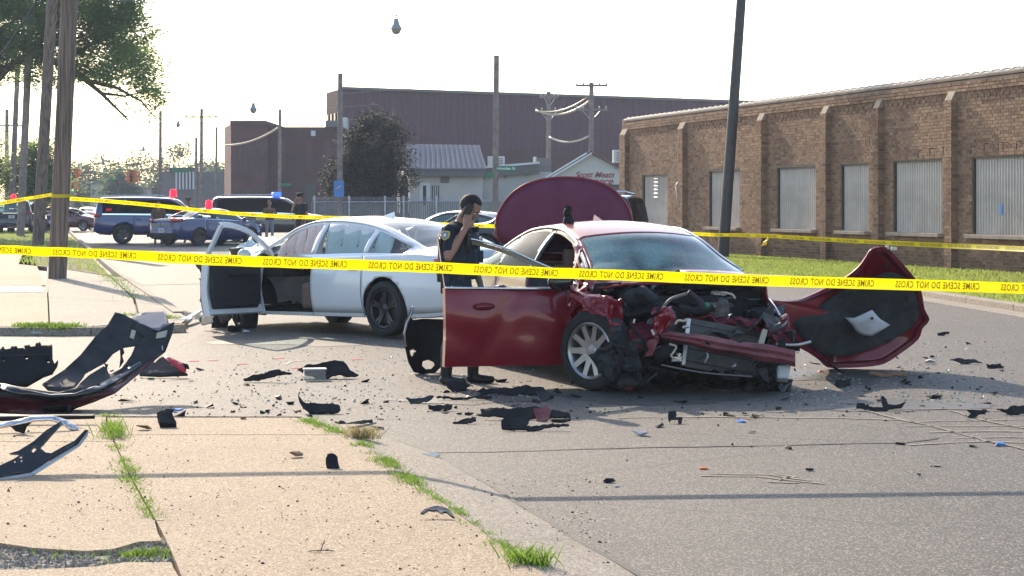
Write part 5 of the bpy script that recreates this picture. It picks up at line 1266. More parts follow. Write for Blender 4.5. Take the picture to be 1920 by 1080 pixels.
# opening frame round the missing driver door
# door: take the door faces, swing about the hinge
def open_door(parts, side, hinge, angle, paint, root, sp, inner='interior', droop=0.0, glass_too=True, deform=None, framem=None, fw=.028):
    e = sub_empty('front_door', root)
    Rm = Matrix.Rotation(angle, 3, 'Z'); H = Vector(hinge); T = lambda v: Rm @ (Vector(v) - H) + H + Vector((0, 0, -droop))
    vs, fs, _ = parts[('door_f', side)]; D = deform or (lambda v: v)
    b = MB(); b.add([T(D(v)) for v in vs], fs); sk = b.build('skin', paint, e, smooth=True, auto=45); weld(sk); 
    # inner trim panel, set inboard
    b = MB(); cen = sum(vs, Vector()) / len(vs)
    iv = [T(Vector((cen.x + (v.x - cen.x) * .97, v.y - side * .085 * 1.0, cen.z + (v.z - cen.z) * .96))) for v in vs]; b.add(iv, fs); o = b.build('inner_shell', paint, e, smooth=True, auto=45)
    zlo = min(v.z for v in vs); zhi = max(v.z for v in vs); xlo = min(v.x for v in vs); xhi = max(v.x for v in vs); yy = side * (abs(cen.y) - .075)
    # edge band closing the door box
    ring = [(xlo, zlo), (xhi, zlo), (xhi, zhi), (xlo, zhi)]; b = MB()
    yb = pchip(sp['wb']); wm_ = pchip(sp['wm'])
    for i in range(4):
        (xa, za), (xb, zb_) = ring[i], ring[(i + 1) % 4]
        n_ = 6
        for k in range(n_):
            x0_, z0_ = xa + (xb - xa) * k / n_, za + (zb_ - za) * k / n_; x1_, z1_ = xa + (xb - xa) * (k + 1) / n_, za + (zb_ - za) * (k + 1) / n_
            def oy(x, z): f = (z - zlo) / (zhi - zlo); return side * (lerp(pchip(sp['ws'])(x), wm_(x), min(1, f / .45)) if f < .45 else lerp(wm_(x), yb(x) + .005, (f - .45) / .55))
            b.add([T((x0_, oy(x0_, z0_), z0_)), T((x1_, oy(x1_, z1_), z1_)), T((x1_, oy(x1_, z1_) - side * .10, z1_)), T((x0_, oy(x0_, z0_) - side * .10, z0_))], [(0, 1, 2, 3)])
    b.build('edge_band', paint, e, smooth=False)
    b = MB(); pan = [(xlo + .09, zlo + .08), (xhi - .10, zlo + .07), (xhi - .05, zlo + .3), (xhi - .05, zhi - .015), (xlo + .05, zhi - .015), (xlo + .04, zlo + .3)]
    pv = [T((x, yy - side * .022, z)) for x, z in pan]; pw = [T((x, yy - side * .065, z)) for x, z in [(cen.x + (q[0] - cen.x) * .94, cen.z + (q[1] - cen.z) * .93) for q in pan]]
    n_ = len(pan); b.add(pv + pw, [tuple(range(n_, 2 * n_))] + [(i, (i + 1) % n_, n_ + (i + 1) % n_, n_ + i) for i in range(n_)])
    ip = b.build('inner_panel', M[inner], e); bevel(ip, .02)
    b = MB(); c0 = Vector((cen.x + .05, yy - side * .10, zhi - .16)); b.box(T(c0), (.5, .07, .06), rot=Rm); b.build('armrest', M['black_matte'], ip)
    b = MB(); b.box(T(Vector((cen.x + .1, yy - side * .09, zlo + .17))), (.55, .05, .10), rot=Rm); b.build('door_pocket', M['interior'], ip)
    b = MB(); b.lathe([(0, 0), (.07, 0), (.08, -.015)], 16, 'y'); o = b.build('speaker', M['grey_plastic'], ip); 
    o.location = T(Vector((xhi - .2, yy - side * .075, zlo + .2))); o.rotation_euler = (0, 0, angle + (0 if side > 0 else math.pi))
    # window frame: rail tube and sill trim
    zr = pchip(sp['zr']); wr2 = pchip(sp['wr']); zb2 = pchip(sp['zb']); rail = []
    x = xlo + .02
    while x < sp['win'][1] - .06: rail.append(Vector((x, side * (wr2(x) + .004), zr(x) - .012))); x += .08
    rail.append(Vector((sp['win'][1] - .02, side * (wr2(sp['win'][1] - .02)), zb2(sp['win'][1]) + .05)))
    base = Vector((xlo + .02, side * yb(xlo), zhi - .0))
    b = MB(); path = [base] + rail
    for i in range(len(path) - 1):
        p, q = path[i], path[i + 1]; d = Vector((0, -side * .045, 0)); dn = (q - p).normalized().cross(Vector((0, side, 0))); dn = Vector((dn.x, 0, dn.z)).normalized() * fw
        if dn.z < 0 and i > 0: dn = -dn
        qd = [T(p - dn), T(q - dn), T(q + dn), T(p + dn)]; qe = [T(p - dn + d), T(q - dn + d), T(q + dn + d), T(p + dn + d)]
        b.add(qd + qe, [(0, 1, 2, 3), (7, 6, 5, 4), (0, 4, 5, 1), (1, 5, 6, 2), (2, 6, 7, 3), (3, 7, 4, 0)])
    fr = b.build('window_frame', framem or paint, e); 
    b = MB(); b.tube([T(v + Vector((0, side * .012, .03))) for v in path[1:]], .011, 6); b.build('frame_trim', M['chrome'], fr, smooth=True)
    b = MB(); b.tube([T((xx, side * (yb(xx) + .012), zb2(xx) + .006)) for xx in [xlo, xlo + .3, xlo + .6, xhi - .05, xhi + .04]], .012, 6); b.build('belt_trim', M['chrome'], fr, smooth=True)
    if glass_too:
        b = MB(); up = [v for v in rail]; n_ = len(up); lo = [Vector((v.x, side * (yb(v.x) - .02), zb2(v.x))) for v in up]
        b.add([T(v - Vector((0, side * .015, .02))) for v in up] + [T(v) for v in lo], [(i, i + 1, n_ + i + 1, n_ + i) for i in range(n_ - 1)]); b.build('door_glass', M['glass'], e)
    return e, T
dW, TW = open_door(wc['parts'], 1, (1.02, .90, 0), R(-78), M['white'], wr_, WR, droop=.02)
b = MB(); b.ell(TW((.93, 1.03, 1.0)), (.11, .07, .08), rot=Matrix.Rotation(R(-78), 3, 'Z')); b.build('mirror', M['white'], dW, smooth=True)
# curtain airbags, front airbag, light seat cover
def airbag(x0, x1, y, z0, z1, m, par, top=None, puff=.05, nseam=5, name='airbag'):
    b = MB(); nx, nz = 20, 8; vs = []
    for i in range(nx + 1):
        for j in range(nz + 1):
            u, v = i / nx, j / nz; x = x0 + (x1 - x0) * u; zt = (top(x) if top else z1) - .04; z = z0 + (zt - z0) * v
            vs.append((x, y - .10 * v * abs(y) / y + (1 if y > 0 else -1) * puff * (abs(math.sin(u * math.pi * nseam)) ** .5) * math.sin(math.pi * v) + noise.noise(Vector((x * 6, z * 6, 1))) * .02, z))
    b.add(vs, [(i * (nz + 1) + j, (i + 1) * (nz + 1) + j, (i + 1) * (nz + 1) + j + 1, i * (nz + 1) + j + 1) for i in range(nx) for j in range(nz)])
    o = b.build(name, m, par, smooth=True); solidify(o, .01)
    for k in range(1, nseam):
        u = k / nseam; x = x0 + (x1 - x0) * u; zt = (top(x) if top else z1) - .06; q = MB(); sg = 1 if y > 0 else -1
        q.tube([(x, y + sg * (.012 - .10 * v), z0 + (zt - z0) * v) for v in (.35, .6, .8, .98)], .006, 4)
        q.tube([(x + .022 * math.cos(a), y + sg * .012 - sg * .03, z0 + (zt - z0) * .3 + .03 * math.sin(a)) for a in [i * math.pi / 5 for i in range(11)]], .006, 4); q.build('seam', M['seam'], o)
    return o
railW = pchip(WR['zr'])
airbag(-.05, .84, .72, .86, 1.3, M['airbag'], wr_, top=railW, nseam=5)
airbag(-1.35, -.15, .74, .96, 1.3, M['airbag_w'], wr_, top=railW, nseam=4)
b = MB(); b.box((.16, .42, .45), (.55, .5, .34)); o = b.build('seat_cushion', M['interior_lt'], wr_); bevel(o, .06)
b = MB(); b.ell((.70, .38, .93), (.12, .16, .16)); o = b.build('wheel_airbag', M['airbag_w'], wr_, smooth=True)
b = MB(); b.ell((-.10, .60, .80), (.10, .07, .22)); b.build('side_airbag', M['airbag_w'], wr_, smooth=True)
# torn nose: broken lamp, bracket, hanging liner
def chunk(name, parent, c, s, m, seed, flat=(1, 1, 1), rot=None, n=14, label=None, cat=None, group=None):
    """angular broken lump (convex hull of scattered points)"""
    rr_ = random.Random(seed); bm = bmesh.new()
    for i in range(n):
        v = Vector((rr_.uniform(-1, 1) * flat[0], rr_.uniform(-1, 1) * flat[1], rr_.uniform(-1, 1) * flat[2])) * s
        if rot is not None: v = rot @ v
        bm.verts.new(v)
    r_ = bmesh.ops.convex_hull(bm, input=bm.verts); bmesh.ops.delete(bm, geom=[e for e in r_['geom_interior'] if isinstance(e, bmesh.types.BMVert)], context='VERTS')
    me = bpy.data.meshes.new(name); bm.to_mesh(me); bm.free(); me.materials.append(m); o = bpy.data.objects.new(name, me); C.objects.link(o); o.location = c
    if parent: o.parent = parent
    return tag(o, label, cat, group)
def crumple(name, q, nx, ny, amp, m, parent, seed=0, th=.006, fs=4., curl=None, smooth=False):
    """bent sheet between four corners with folded noise"""
    A, B, C_, D = [Vector(v) for v in q]; b = MB(); vs = []; nrm = (B - A).cross(D - A).normalized(); nx = int(nx * 1.8); ny = int(ny * 1.8)
    for i in range(nx + 1):
        for j in range(ny + 1):
            u, v = i / nx, j / ny; p = lerp(lerp(A, B, u), lerp(D, C_, u), v); k = .9 - 2.6 * abs(noise.noise(p * fs * 1.1 + Vector((seed * 7.3, 0, 0)))) + .7 * (.5 - abs(noise.noise(p * fs * 3.1 + Vector((0, seed * 3.1, 0)))) * 2)
            p = p + nrm * k * amp + noise.noise_vector(p * fs + Vector((0, 0, seed))) * amp * .5
            if curl: p = p + nrm * curl * math.sin(math.pi * v)
            vs.append(p)
    b.add(vs, [(i * (ny + 1) + j, (i + 1) * (ny + 1) + j, (i + 1) * (ny + 1) + j + 1, i * (ny + 1) + j + 1) for i in range(nx) for j in range(ny)])
    o = b.build(name, m, parent, smooth=True, auto=24); solidify(o, th, 0); return o
W2 = lambda px, py, Y: (Matrix.Rotation(-hw_, 3, 'Z') @ (P(px, py, Y) - wroot))
crumple('torn_fender', [W2(392, 468, 24.6), (1.25, .86, .85), (1.22, .9, .5), W2(398, 560, 24.4)], 8, 7, .09, M['white'], wr_, 3)
crumple('torn_hood', [W2(428, 470, 24.9), W2(470, 436, 25.2), (1.3, .5, .98), (1.3, .82, .93)], 7, 6, .05, M['white'], wr_, 5)
crumple('hood_fold', [W2(487, 438, 25.4), W2(600, 446, 25.9), (1.25, -.3, 1.0), (1.28, .6, 1.0)], 8, 4, .03, M['white'], wr_, 8)
for i, (px, py, s, m, fl) in enumerate([(385, 500, .13, 'black', (1, .5, .6)), (395, 530, .12, 'engine', (1, 1, 1.2)), (402, 575, .16, 'black', (.8, .8, 1.2)), (410, 600, .13, 'black', (1, 1, .7)), (398, 545, .1, 'aluminium', (.8, .6, .9)), (420, 590, .12, 'engine', (1, 1, 1)), (376, 492, .07, 'grey_plastic', (1.4, .4, .8)), (430, 612, .11, 'black', (1.3, 1, .4)), (415, 520, .15, 'engine', (.7, 1, 1.2)), (450, 470, .14, 'engine', (1, 1, .5))]):
    chunk('broken_part', wr_, W2(px, py, 24.5), s, M[m], 50 + i, fl)
crumple('fog_lamp_housing', [W2(383, 560, 24.1), W2(397, 563, 24.0), W2(400, 600, 23.9), W2(376, 604, 23.9)], 5, 6, .03, M['beige_metal'], wr_, 9)
b = MB(); b.tube([W2(383, 540, 24.1), W2(376, 560, 24.0), W2(392, 575, 23.9), W2(405, 560, 24)], .012, 6); b.build('hanging_cable', M['black'], wr_)
q = MB(); q.tube([g(318, 617) + Vector((0, 0, .05)), g(350, 611) + Vector((0, 0, .07)), g(375, 600) + Vector((0, 0, .12))], [.05, .05, .03], 8); tag(q.build('bent_trim', M['silver'], smooth=True), 'pale bent bumper strip lying ahead of the white car nose', 'car part')
for i, (px, py, s, m, lb) in enumerate([(388, 606, .10, 'green_sign', 'small green plastic piece beside the white car nose'), (405, 614, .13, 'black', 'black broken lump under the white car nose'), (440, 622, .09, 'black', 'black fragment in front of the white car front wheel'), (462, 624, .05, 'paper', 'white fragment on the ground under the open white door')]):
    tag(chunk('broken_piece', None, g(px, py) + Vector((0, 0, s * .4)), s, M[m], 80 + i, (1, .8, .5)), lb, 'debris')
# -------------------------------------------------------- red wreck
RD = sedan(doors=[(-1.02, -.10), (-.10, 1.02)], zc=[(-2.56, .62), (-2.54, .80), (-2.48, .99), (-2.3, 1.06), (-1.95, 1.09), (-1.6, 1.20), (-1.1, 1.36), (-.7, 1.43), (-.3, 1.455), (.05, 1.435), (.5, 1.345), (.9, 1.17), (1.35, 1.0), (1.6, .95), (2.365, .5)], zr=[(-2.56, .60), (-2.54, .78), (-2.48, .94), (-2.3, 1.00), (-1.95, 1.02), (-1.6, 1.13), (-1.1, 1.29), (-.7, 1.365), (-.3, 1.39), (.05, 1.375), (.45, 1.29), (.85, 1.12), (1.25, .965), (1.6, .91), (2.365, .48)], ws_x=(.50, 1.24), ws_mat='glass_ws', pillars=[(-.16, -.06), (-1.10, -1.02)], rw_x=(-1.9, -.82), wheel_r=.345, arch=.40, axles=(-1.45, 1.45))
hr = R(-71); Rr = Matrix.Rotation(hr, 3, 'Z'); rroot = Vector((.63, 16.12, 0)) - Rr @ Vector((1.45, -.91, 0))
def rl(px, py, Y): return Matrix.Rotation(-hr, 3, 'Z') @ (P(px, py, Y) - rroot)
def rdef(p, side, c):
    q = p.copy()
    if p.x > 1.0 and side == -1 and p.z > .5:
        k = min(1, (p.x - 1.0) / .3) * min(1, (p.z - .5) / .25); q += noise.noise_vector(p * 4.5) * .07 * k + noise.noise_vector(p * 11) * .03 * k; q.z -= .05 * k
    if c == 'windshield' and p.y < -.25 and p.z < 1.2:
        q += noise.noise_vector(p * 5) * .03
    return q
rc = car('red_sedan', 'wrecked dark red sedan with its whole front end torn open', 'car', rroot, hr, RD, M['red'], wh_alloy, deform=rdef, dx=.05, skip=(('door_f', -1), ('window_f', -1), ('mirror', -1), ('mirror', 1)), glassm='glass_dark', xmax=1.38, skip_wheels=((1, -1), (1, 1)), frame=M['black_gloss'], seatm='interior_lt')
rr0 = rc['root']
put_wheel(rr0, wh_alloy, (1.45, -.80, .345), (0, R(20), R(180 + 27)))
put_wheel(rr0, wh_alloy, (1.40, .78, .345), (0, 0, R(6)))
lights(rr0, RD, head=False, ztail=.86)
b = MB(); b.add([(-.62, .03, 1.42), (-.62, -.03, 1.42), (-.38, 0, 1.445), (-.64, 0, 1.51)], [(0, 2, 3), (2, 1, 3), (1, 0, 3), (0, 1, 2)]); b.build('roof_fin', M['red'], rr0)
# open passenger door facing the camera
RDD = dict(RD)
def ddent(v):
    q = v.copy(); k = math.exp(-((v.x - .45) ** 2 / .05 + (v.z - .52) ** 2 / .012)); q.y += .028 * k
    q.y += .012 * math.sin(v.x * 9 + v.z * 14) * math.exp(-((v.z - .5) ** 2) / .05); q.y += .02 * math.exp(-((v.x - .2 - (v.z - .3) * .6) ** 2) / .006); q.y += noise.noise(v * 3.3) * .022; return q
dR, TR = open_door(rc['parts'], -1, (1.02, -.90, 0), R(86), M['red'], rr0, RDD, droop=.07, fw=.018, deform=ddent, framem=M['black_gloss'])
b = MB(); rt = Matrix.Rotation(R(86), 3, 'Z')
b.ell(TR((.90, -1.06, 1.0)), (.12, .10, .085), rot=rt); b.tube([TR((.93, -.88, .94)), TR((.92, -1.0, .96))], .035, 8); b.build('mirror', M['black_gloss'], dR, smooth=True)
b = MB(); b.tube([TR((.16, -.905, .78)), TR((.18, -.955, .785)), TR((.30, -.955, .79)), TR((.33, -.905, .79))], .014, 8); b.build('handle', M['red'], dR, smooth=True)
b = MB(); b.ell(TR((.245, -.915, .785)), (.10, .012, .035), rot=rt); b.build('handle_cup', M['red_inner'], dR, smooth=True)
# pillar airbag remnants in the open passenger side
rail_r = pchip(RD['zr'])
airbag(.55, .98, -.66, .75, 1.2, M['airbag_w'], rr0, top=rail_r, nseam=2); airbag(-.75, -.35, -.70, .98, 1.3, M['airbag_w'], rr0, top=rail_r, nseam=2)
crumple('torn_pillar', [(.95, -.80, .90), (1.22, -.84, .92), (.78, -.70, 1.26), (.68, -.70, 1.24)], 6, 6, .03, M['red'], rr0, 2)
# ---- generic fill of an outline with rings towards its centre
def ring_fill(name, outer, centre, rings, bulge, m, parent=None, th=.01, smooth=True, inner=0, amp=0., seed=0, mats=None):
    """outline (3d points) filled by scaled rings; bulge is an offset vector reached at the centre"""
    outer = [Vector(p) for p in outer]; c = Vector(centre); bu = Vector(bulge); n = len(outer); vs = []; b = MB()
    for k in range(rings):
        s = 1 - k / rings
        for p in outer:
            v = c + (p - c) * s + bu * (1 - s * s); 
            if amp and 0 < k: v += noise.noise_vector(v * 5 + Vector((seed, 0, 0))) * amp
            vs.append(v)
    vs.append(c + bu)
    fs = [(k * n + i, k * n + (i + 1) % n, (k + 1) * n + (i + 1) % n, (k + 1) * n + i) for k in range(rings - 1) for i in range(n)] + [((rings - 1) * n + i, (rings - 1) * n + (i + 1) % n, rings * n) for i in range(n)]
    b.add(vs, fs); o = b.build(name, mats or m, parent, smooth=smooth); 
    if th: solidify(o, th, 0)
    return o
def dense(pts, k=3):
    out = []; n = len(pts)
    for i in range(n):
        p0, p1, p2, p3 = [Vector(pts[(i + j - 1) % n]) for j in range(4)]
        for j in range(k):
            t = j / k; out.append(.5 * ((2 * p1) + (-p0 + p2) * t + (2 * p0 - 5 * p1 + 4 * p2 - p3) * t * t + (-p0 + 3 * p1 - 3 * p2 + p3) * t ** 3))
    return out
# raised trunk lid seen over the roof
lid = [(938, 452), (930, 428), (933, 405), (946, 380), (968, 357), (1000, 341), (1040, 334), (1080, 334), (1118, 341), (1150, 357), (1170, 378), (1182, 402), (1186, 430), (1180, 455), (1120, 462), (1060, 464), (1000, 462)]
LY = 21.2
o = ring_fill('trunk_lid', [rl(v.x, v.y, LY - .25 * (1 - abs(v.x - 1058) / 130)) for v in dense([(x, y, 0) for x, y in lid], 3)], rl(1058, 400, LY - .2), 5, Rr.inverted() @ Vector((0, -.12, 0)), M['lid'], rr0, .05)
b = MB(); b.tube([rl(975, 470, 20.6), rl(985, 440, 21.1)], .015, 6); b.tube([rl(1150, 470, 20.6), rl(1150, 440, 21.1)], .015, 6); b.build('trunk_hinge', M['black'], rr0)
b = MB(); b.tube([rl(v.x, v.y, LY - .25 * (1 - abs(v.x - 1058) / 130) - .02) for v in dense([(x, y, 0) for x, y in lid], 3)][:43], .018, 6); b.build('lid_rim', M['red'], rr0, smooth=True)
# camera bag / black pouch on the roof is its own thing
t = thing('black_pouch', 'small black pouch standing upright on the red car roof', 'bag', P(1066, 437, 17.9)); b = MB()
b.ell((0, 0, .09), (.055, .05, .10)); b.ell((-.01, 0, .19), (.04, .035, .06)); b.ell((.0, 0, .02), (.065, .055, .04)); o = b.build('pouch_body', M['black'], t, smooth=True)
b = MB(); b.tube([(-.03, 0, .22), (-.02, 0, .26), (.02, 0, .25), (.025, 0, .2)], .01, 6); b.build('loop', M['black'], t)

# ---- front: engine bay floor and mass of broken machinery
EB = [rl(1150, 560, 16.9), rl(1420, 560, 17.1)]
# inner aprons and firewall
crumple('firewall', [(1.36, -.84, .30), (1.36, .84, .30), (1.36, .80, .93), (1.36, -.80, .93)], 8, 6, .03, M['black'], rr0, 12)
crumple('cowl', [(1.22, -.84, .93), (1.22, .84, .95), (1.52, .80, .90), (1.52, -.80, .88)], 14, 5, .05, M['black'], rr0, 13, curl=.03)
crumple('cowl_edge', [rl(1085, 552, 16.3), rl(1240, 525, 16.45), rl(1245, 545, 16.3), rl(1110, 572, 16.1)], 8, 4, .03, M['black_gloss'], rr0, 14)
crumple('cowl_edge', [rl(1240, 526, 16.6), rl(1400, 535, 17.0), rl(1440, 560, 16.8), rl(1250, 548, 16.3)], 10, 4, .03, M['black_gloss'], rr0, 15)
crumple('engine_tray', [rl(1150, 600, 16.9), rl(1470, 590, 17.2), rl(1470, 600, 16.1), rl(1160, 640, 15.9)], 12, 8, .10, M['engine'], rr0, 16)
crumple('undertray', [rl(1140, 655, 16.2), rl(1460, 700, 16.5), rl(1450, 726, 16.0), rl(1130, 728, 16.05)], 12, 6, .06, M['black'], rr0, 17)
crumple('undertray', [rl(1150, 690, 15.7), rl(1440, 706, 15.85), rl(1430, 722, 16.1), rl(1160, 725, 16.15)], 14, 5, .05, M['black'], rr0, 19)
rr = random.Random(44)
for i in range(90):
    px = rr.uniform(1135, 1470); top_ = 565 + max(0, (px - 1350)) * .22; py = rr.uniform(top_, 712); Y = rr.uniform(16.35, 17.1) if py < 640 else rr.uniform(16.3, 16.8)
    chunk('engine_piece', rr0, rl(px, py, Y), rr.uniform(.02, .09), M[rr.choice(['engine', 'black', 'black', 'grey_plastic', 'engine', 'aluminium', 'red_inner'])], 200 + i, (rr.uniform(.6, 1.6), rr.uniform(.6, 1.2), rr.uniform(.4, 1)), Matrix.Rotation(rr.uniform(0, 3), 3, 'Y'))
# engine, gearbox, air box, battery
b = MB(); b.box((1.42, .05, .55), (.5, .70, .40), rot=Matrix.Rotation(R(8), 3, 'X')); o = b.build('engine_block', M['engine'], rr0); bevel(o, .05)
for k in range(6): b = MB(); b.box((1.25 + .08 * k, -.02, .78), (.03, .55, .05)); b.build('engine_cover_rib', M['black'], o)
crumple('air_box', [rl(1150, 558, 16.4), rl(1225, 548, 16.4), rl(1232, 580, 16.1), rl(1168, 590, 16.1)], 5, 4, .03, M['black'], rr0, 21, th=.05)
ring_fill('air_box_lid', [rl(v.x, v.y, 16.2) for v in dense([(x, y, 0) for x, y in [(1158, 553), (1185, 541), (1215, 546), (1228, 560), (1205, 572), (1172, 570)]], 2)], rl(1195, 557, 16.15), 3, (0, 0, .03), M['grey_plastic'], rr0, .02)
def hose(pts, r, m, name='hose', n=8, par=None):
    b = MB(); pp = [rl(*p) for p in pts]; d = []
    for i in range(len(pp) - 1):
        p0 = pp[max(i - 1, 0)]; p1 = pp[i]; p2 = pp[i + 1]; p3 = pp[min(i + 2, len(pp) - 1)]
        for j in range(4):
            t = j / 4; d.append(.5 * ((2 * p1) + (-p0 + p2) * t + (2 * p0 - 5 * p1 + 4 * p2 - p3) * t * t + (-p0 + 3 * p1 - 3 * p2 + p3) * t ** 3))
    d.append(pp[-1]); b.tube(d, r, n); return b.build(name, M[m], par or rr0, smooth=True)
hose([(1195, 545, 16.3), (1215, 560, 16.2), (1235, 575, 16.1), (1250, 590, 16.0)], .05, 'black'); 
for k in range(7): hose([(1200 + 6 * k, 549 + 4.2 * k, 16.12), (1206 + 6 * k, 547 + 4.2 * k, 16.2)], .056, 'grey_plastic', 'hose_rib')
hose([(1243, 577, 15.95), (1255, 563, 15.95), (1270, 556, 15.95), (1287, 551, 16.0)], .014, 'pipe_dull', 'pipe'); hose([(1290, 548, 16.0), (1302, 556, 16.0), (1315, 567, 15.95), (1318, 580, 15.95)], .025, 'grey_plastic', 'pipe')
hose([(1225, 586, 15.9), (1240, 580, 15.9), (1245, 600, 15.9), (1232, 618, 15.85), (1240, 640, 15.8)], .016, 'black', 'cable'); hose([(1185, 600, 15.9), (1190, 620, 15.85), (1205, 635, 15.8), (1215, 660, 15.8)], .012, 'black', 'cable')
hose([(1255, 645, 15.7), (1268, 650, 15.68), (1262, 662, 15.66), (1258, 668, 15.66), (1270, 674, 15.66)], .009, 'beige_metal', 'pipe'); hose([(1266, 608, 15.75), (1272, 601, 15.75), (1283, 602, 15.72), (1287, 598, 15.72)], .010, 'beige_metal', 'pipe')
hose([(1260, 676, 15.66), (1278, 676, 15.62)], .014, 'aluminium', 'fitting'); hose([(1275, 662, 15.62), (1272, 678, 15.62)], .012, 'aluminium', 'fitting'); hose([(1280, 614, 15.72), (1292, 612, 15.7)], .013, 'aluminium', 'fitting')
hose([(1240, 684, 15.7), (1280, 692, 15.68), (1330, 700, 15.7), (1410, 706, 15.75)], .007, 'pipe_dull', 'lower_pipe'); hose([(1150, 640, 15.8), (1165, 665, 15.7), (1160, 700, 15.7), (1150, 722, 15.8)], .02, 'black')
hose([(1190, 598, 15.7), (1188, 606, 15.7)], .008, 'paper', 'clip'); hose([(1222, 618, 15.7), (1226, 628, 15.7)], .010, 'paper', 'clip'); hose([(1212, 716, 15.6), (1225, 706, 15.6), (1232, 700, 15.6)], .008, 'grey_plastic', 'bracket')
b = MB(); b.ell(rl(1343, 552, 16.7), (.11, .11, .07)); b.build('coolant_bottle', M['airbag_w'], rr0, smooth=True)
hose([(1300, 562, 16.4), (1325, 558, 16.5), (1345, 568, 16.5)], .03, 'black'); hose([(1352, 548, 16.5), (1372, 552, 16.5), (1378, 560, 16.5)], .012, 'beige_metal', 'bracket')
crumple('battery_cover', [rl(1265, 568, 16.3), rl(1330, 560, 16.4), rl(1340, 585, 16.1), rl(1275, 590, 16.0)], 5, 4, .025, M['black'], rr0, 23, th=.04)
b = MB(); p = rl(1325, 573, 16.0); b.ell(p, (.02, .03, .03)); b.build('green_cap', M['green_sign'], rr0)
b = MB(); b.tube([rl(1228, 668, 15.95), rl(1262, 656, 15.9)], [.07, .06], 12); b.build('canister', M['grey_plastic'], rr0, smooth=True)
# radiator and condenser behind the bumper beam
def slabq(name, q, th, m, par=rr0, bev=.004):
    A, B, C_, D = [Vector(v) for v in q]; n_ = (B - A).cross(D - A).normalized() * th; b = MB(); b.hexa([A, B, C_, D], n_); o = b.build(name, m, par); 
    bm = bmesh.new(); bm.from_mesh(o.data); bmesh.ops.recalc_face_normals(bm, faces=bm.faces); bm.to_mesh(o.data); bm.free()
    if bev: bevel(o, bev)
    return o
rad = slabq('radiator', [rl(1296, 597, 16.05), rl(1430, 620, 16.25), rl(1414, 713, 16.15), rl(1278, 686, 15.95)], .04, M['radiator'])
slabq('side_tank', [rl(1288, 596, 15.98), rl(1296, 597, 15.98), rl(1285, 685, 15.88), rl(1278, 684, 15.88)], .05, M['aluminium'], rad)
slabq('side_tank', [rl(1430, 616, 16.1), rl(1440, 618, 16.1), rl(1432, 648, 16.05), rl(1421, 646, 16.05)], .05, M['beige_metal'], rad)
slabq('side_tank', [rl(1419, 676, 16.1), rl(1430, 680, 16.1), rl(1420, 712, 16.05), rl(1410, 710, 16.05)], .05, M['engine'], rad)
for k in range(4):
    t_ = (k + .5) / 4; a_, b_ = lerp(Vector((1296, 597, 16.0)), Vector((1279, 686, 15.9)), t_), lerp(Vector((1430, 620, 16.2)), Vector((1414, 713, 16.1)), t_)
    hose([tuple(a_), tuple(b_)], .003, 'black', 'fin_row', 4, rad)
# bumper beam, scuffed, drooping to the right
bb_ = [rl(1238, 628, 15.62), rl(1262, 617, 15.6), rl(1491, 655, 15.85), rl(1489, 684, 15.82), rl(1300, 648, 15.62), rl(1245, 642, 15.6)]
b = MB(); nn_ = 16; vs = []
for i in range(nn_ + 1):
    u = i / nn_; xt = 1240 + (1491 - 1240) * u; yt = 617 + (655 - 617) * u + 1.5 * math.sin(u * 14); yb2 = 640 + (685 - 640) * u + (3 if u > .25 else -5 * (1 - u * 4)) + 1.2 * math.sin(u * 19); Y = 15.72 - .16 * math.sin(math.pi * u) + .12 * u
    if i == 0: yt += 8
    for (yy_, dY) in ((yt, .14), (yt + 1, .02), (yt + (yb2 - yt) * .3, -.03), (yt + (yb2 - yt) * .5, -.015), (yt + (yb2 - yt) * .7, -.03), (yb2 - 1, .02), (yb2, .14)): vs.append(rl(xt, yy_, Y + dY) + Vector((noise.noise(Vector((xt * .05, yy_ * .1, 0))) * .012, 0, 0)))
b.add(vs, [(i * 7 + j, (i + 1) * 7 + j, (i + 1) * 7 + j + 1, i * 7 + j + 1) for i in range(nn_) for j in range(6)] + [tuple(range(7)), tuple(nn_ * 7 + j for j in range(7))[::-1]]); o = b.build('bumper_beam', M['red_dull'], rr0, smooth=True, auto=35)
# torn red metal around the bay
crumple('crossmember', [rl(1285, 580, 16.2), rl(1440, 606, 16.4), rl(1443, 618, 16.3), rl(1288, 590, 16.1)], 14, 3, .035, M['red_inner'], rr0, 31, th=.02)
crumple('crossmember', [rl(1375, 588, 16.2), rl(1458, 600, 16.3), rl(1465, 628, 16.2), rl(1400, 612, 16.1)], 8, 4, .05, M['red_inner'], rr0, 32, th=.015)
crumple('inner_fender', [rl(1180, 598, 16.1), rl(1240, 594, 16.0), rl(1245, 618, 15.9), rl(1188, 632, 15.95)], 8, 5, .06, M['red_inner'], rr0, 33)
crumple('inner_fender', [rl(1225, 600, 15.9), rl(1262, 575, 15.95), rl(1268, 600, 15.85), rl(1222, 650, 15.8)], 7, 6, .06, M['red'], rr0, 34)
crumple('torn_rail', [rl(1212, 640, 15.8), rl(1236, 634, 15.75), rl(1222, 666, 15.7), rl(1208, 668, 15.75)], 5, 6, .05, M['red_dull'], rr0, 35)
crumple('inner_fender', [rl(1440, 585, 16.5), rl(1478, 592, 16.5), rl(1482, 645, 16.3), rl(1452, 640, 16.2)], 5, 7, .07, M['red_inner'], rr0, 36)
crumple('inner_fender', [rl(1160, 625, 16.0), rl(1215, 622, 15.95), rl(1215, 655, 15.85), rl(1165, 650, 15.9)], 6, 4, .06, M['red_inner'], rr0, 37)
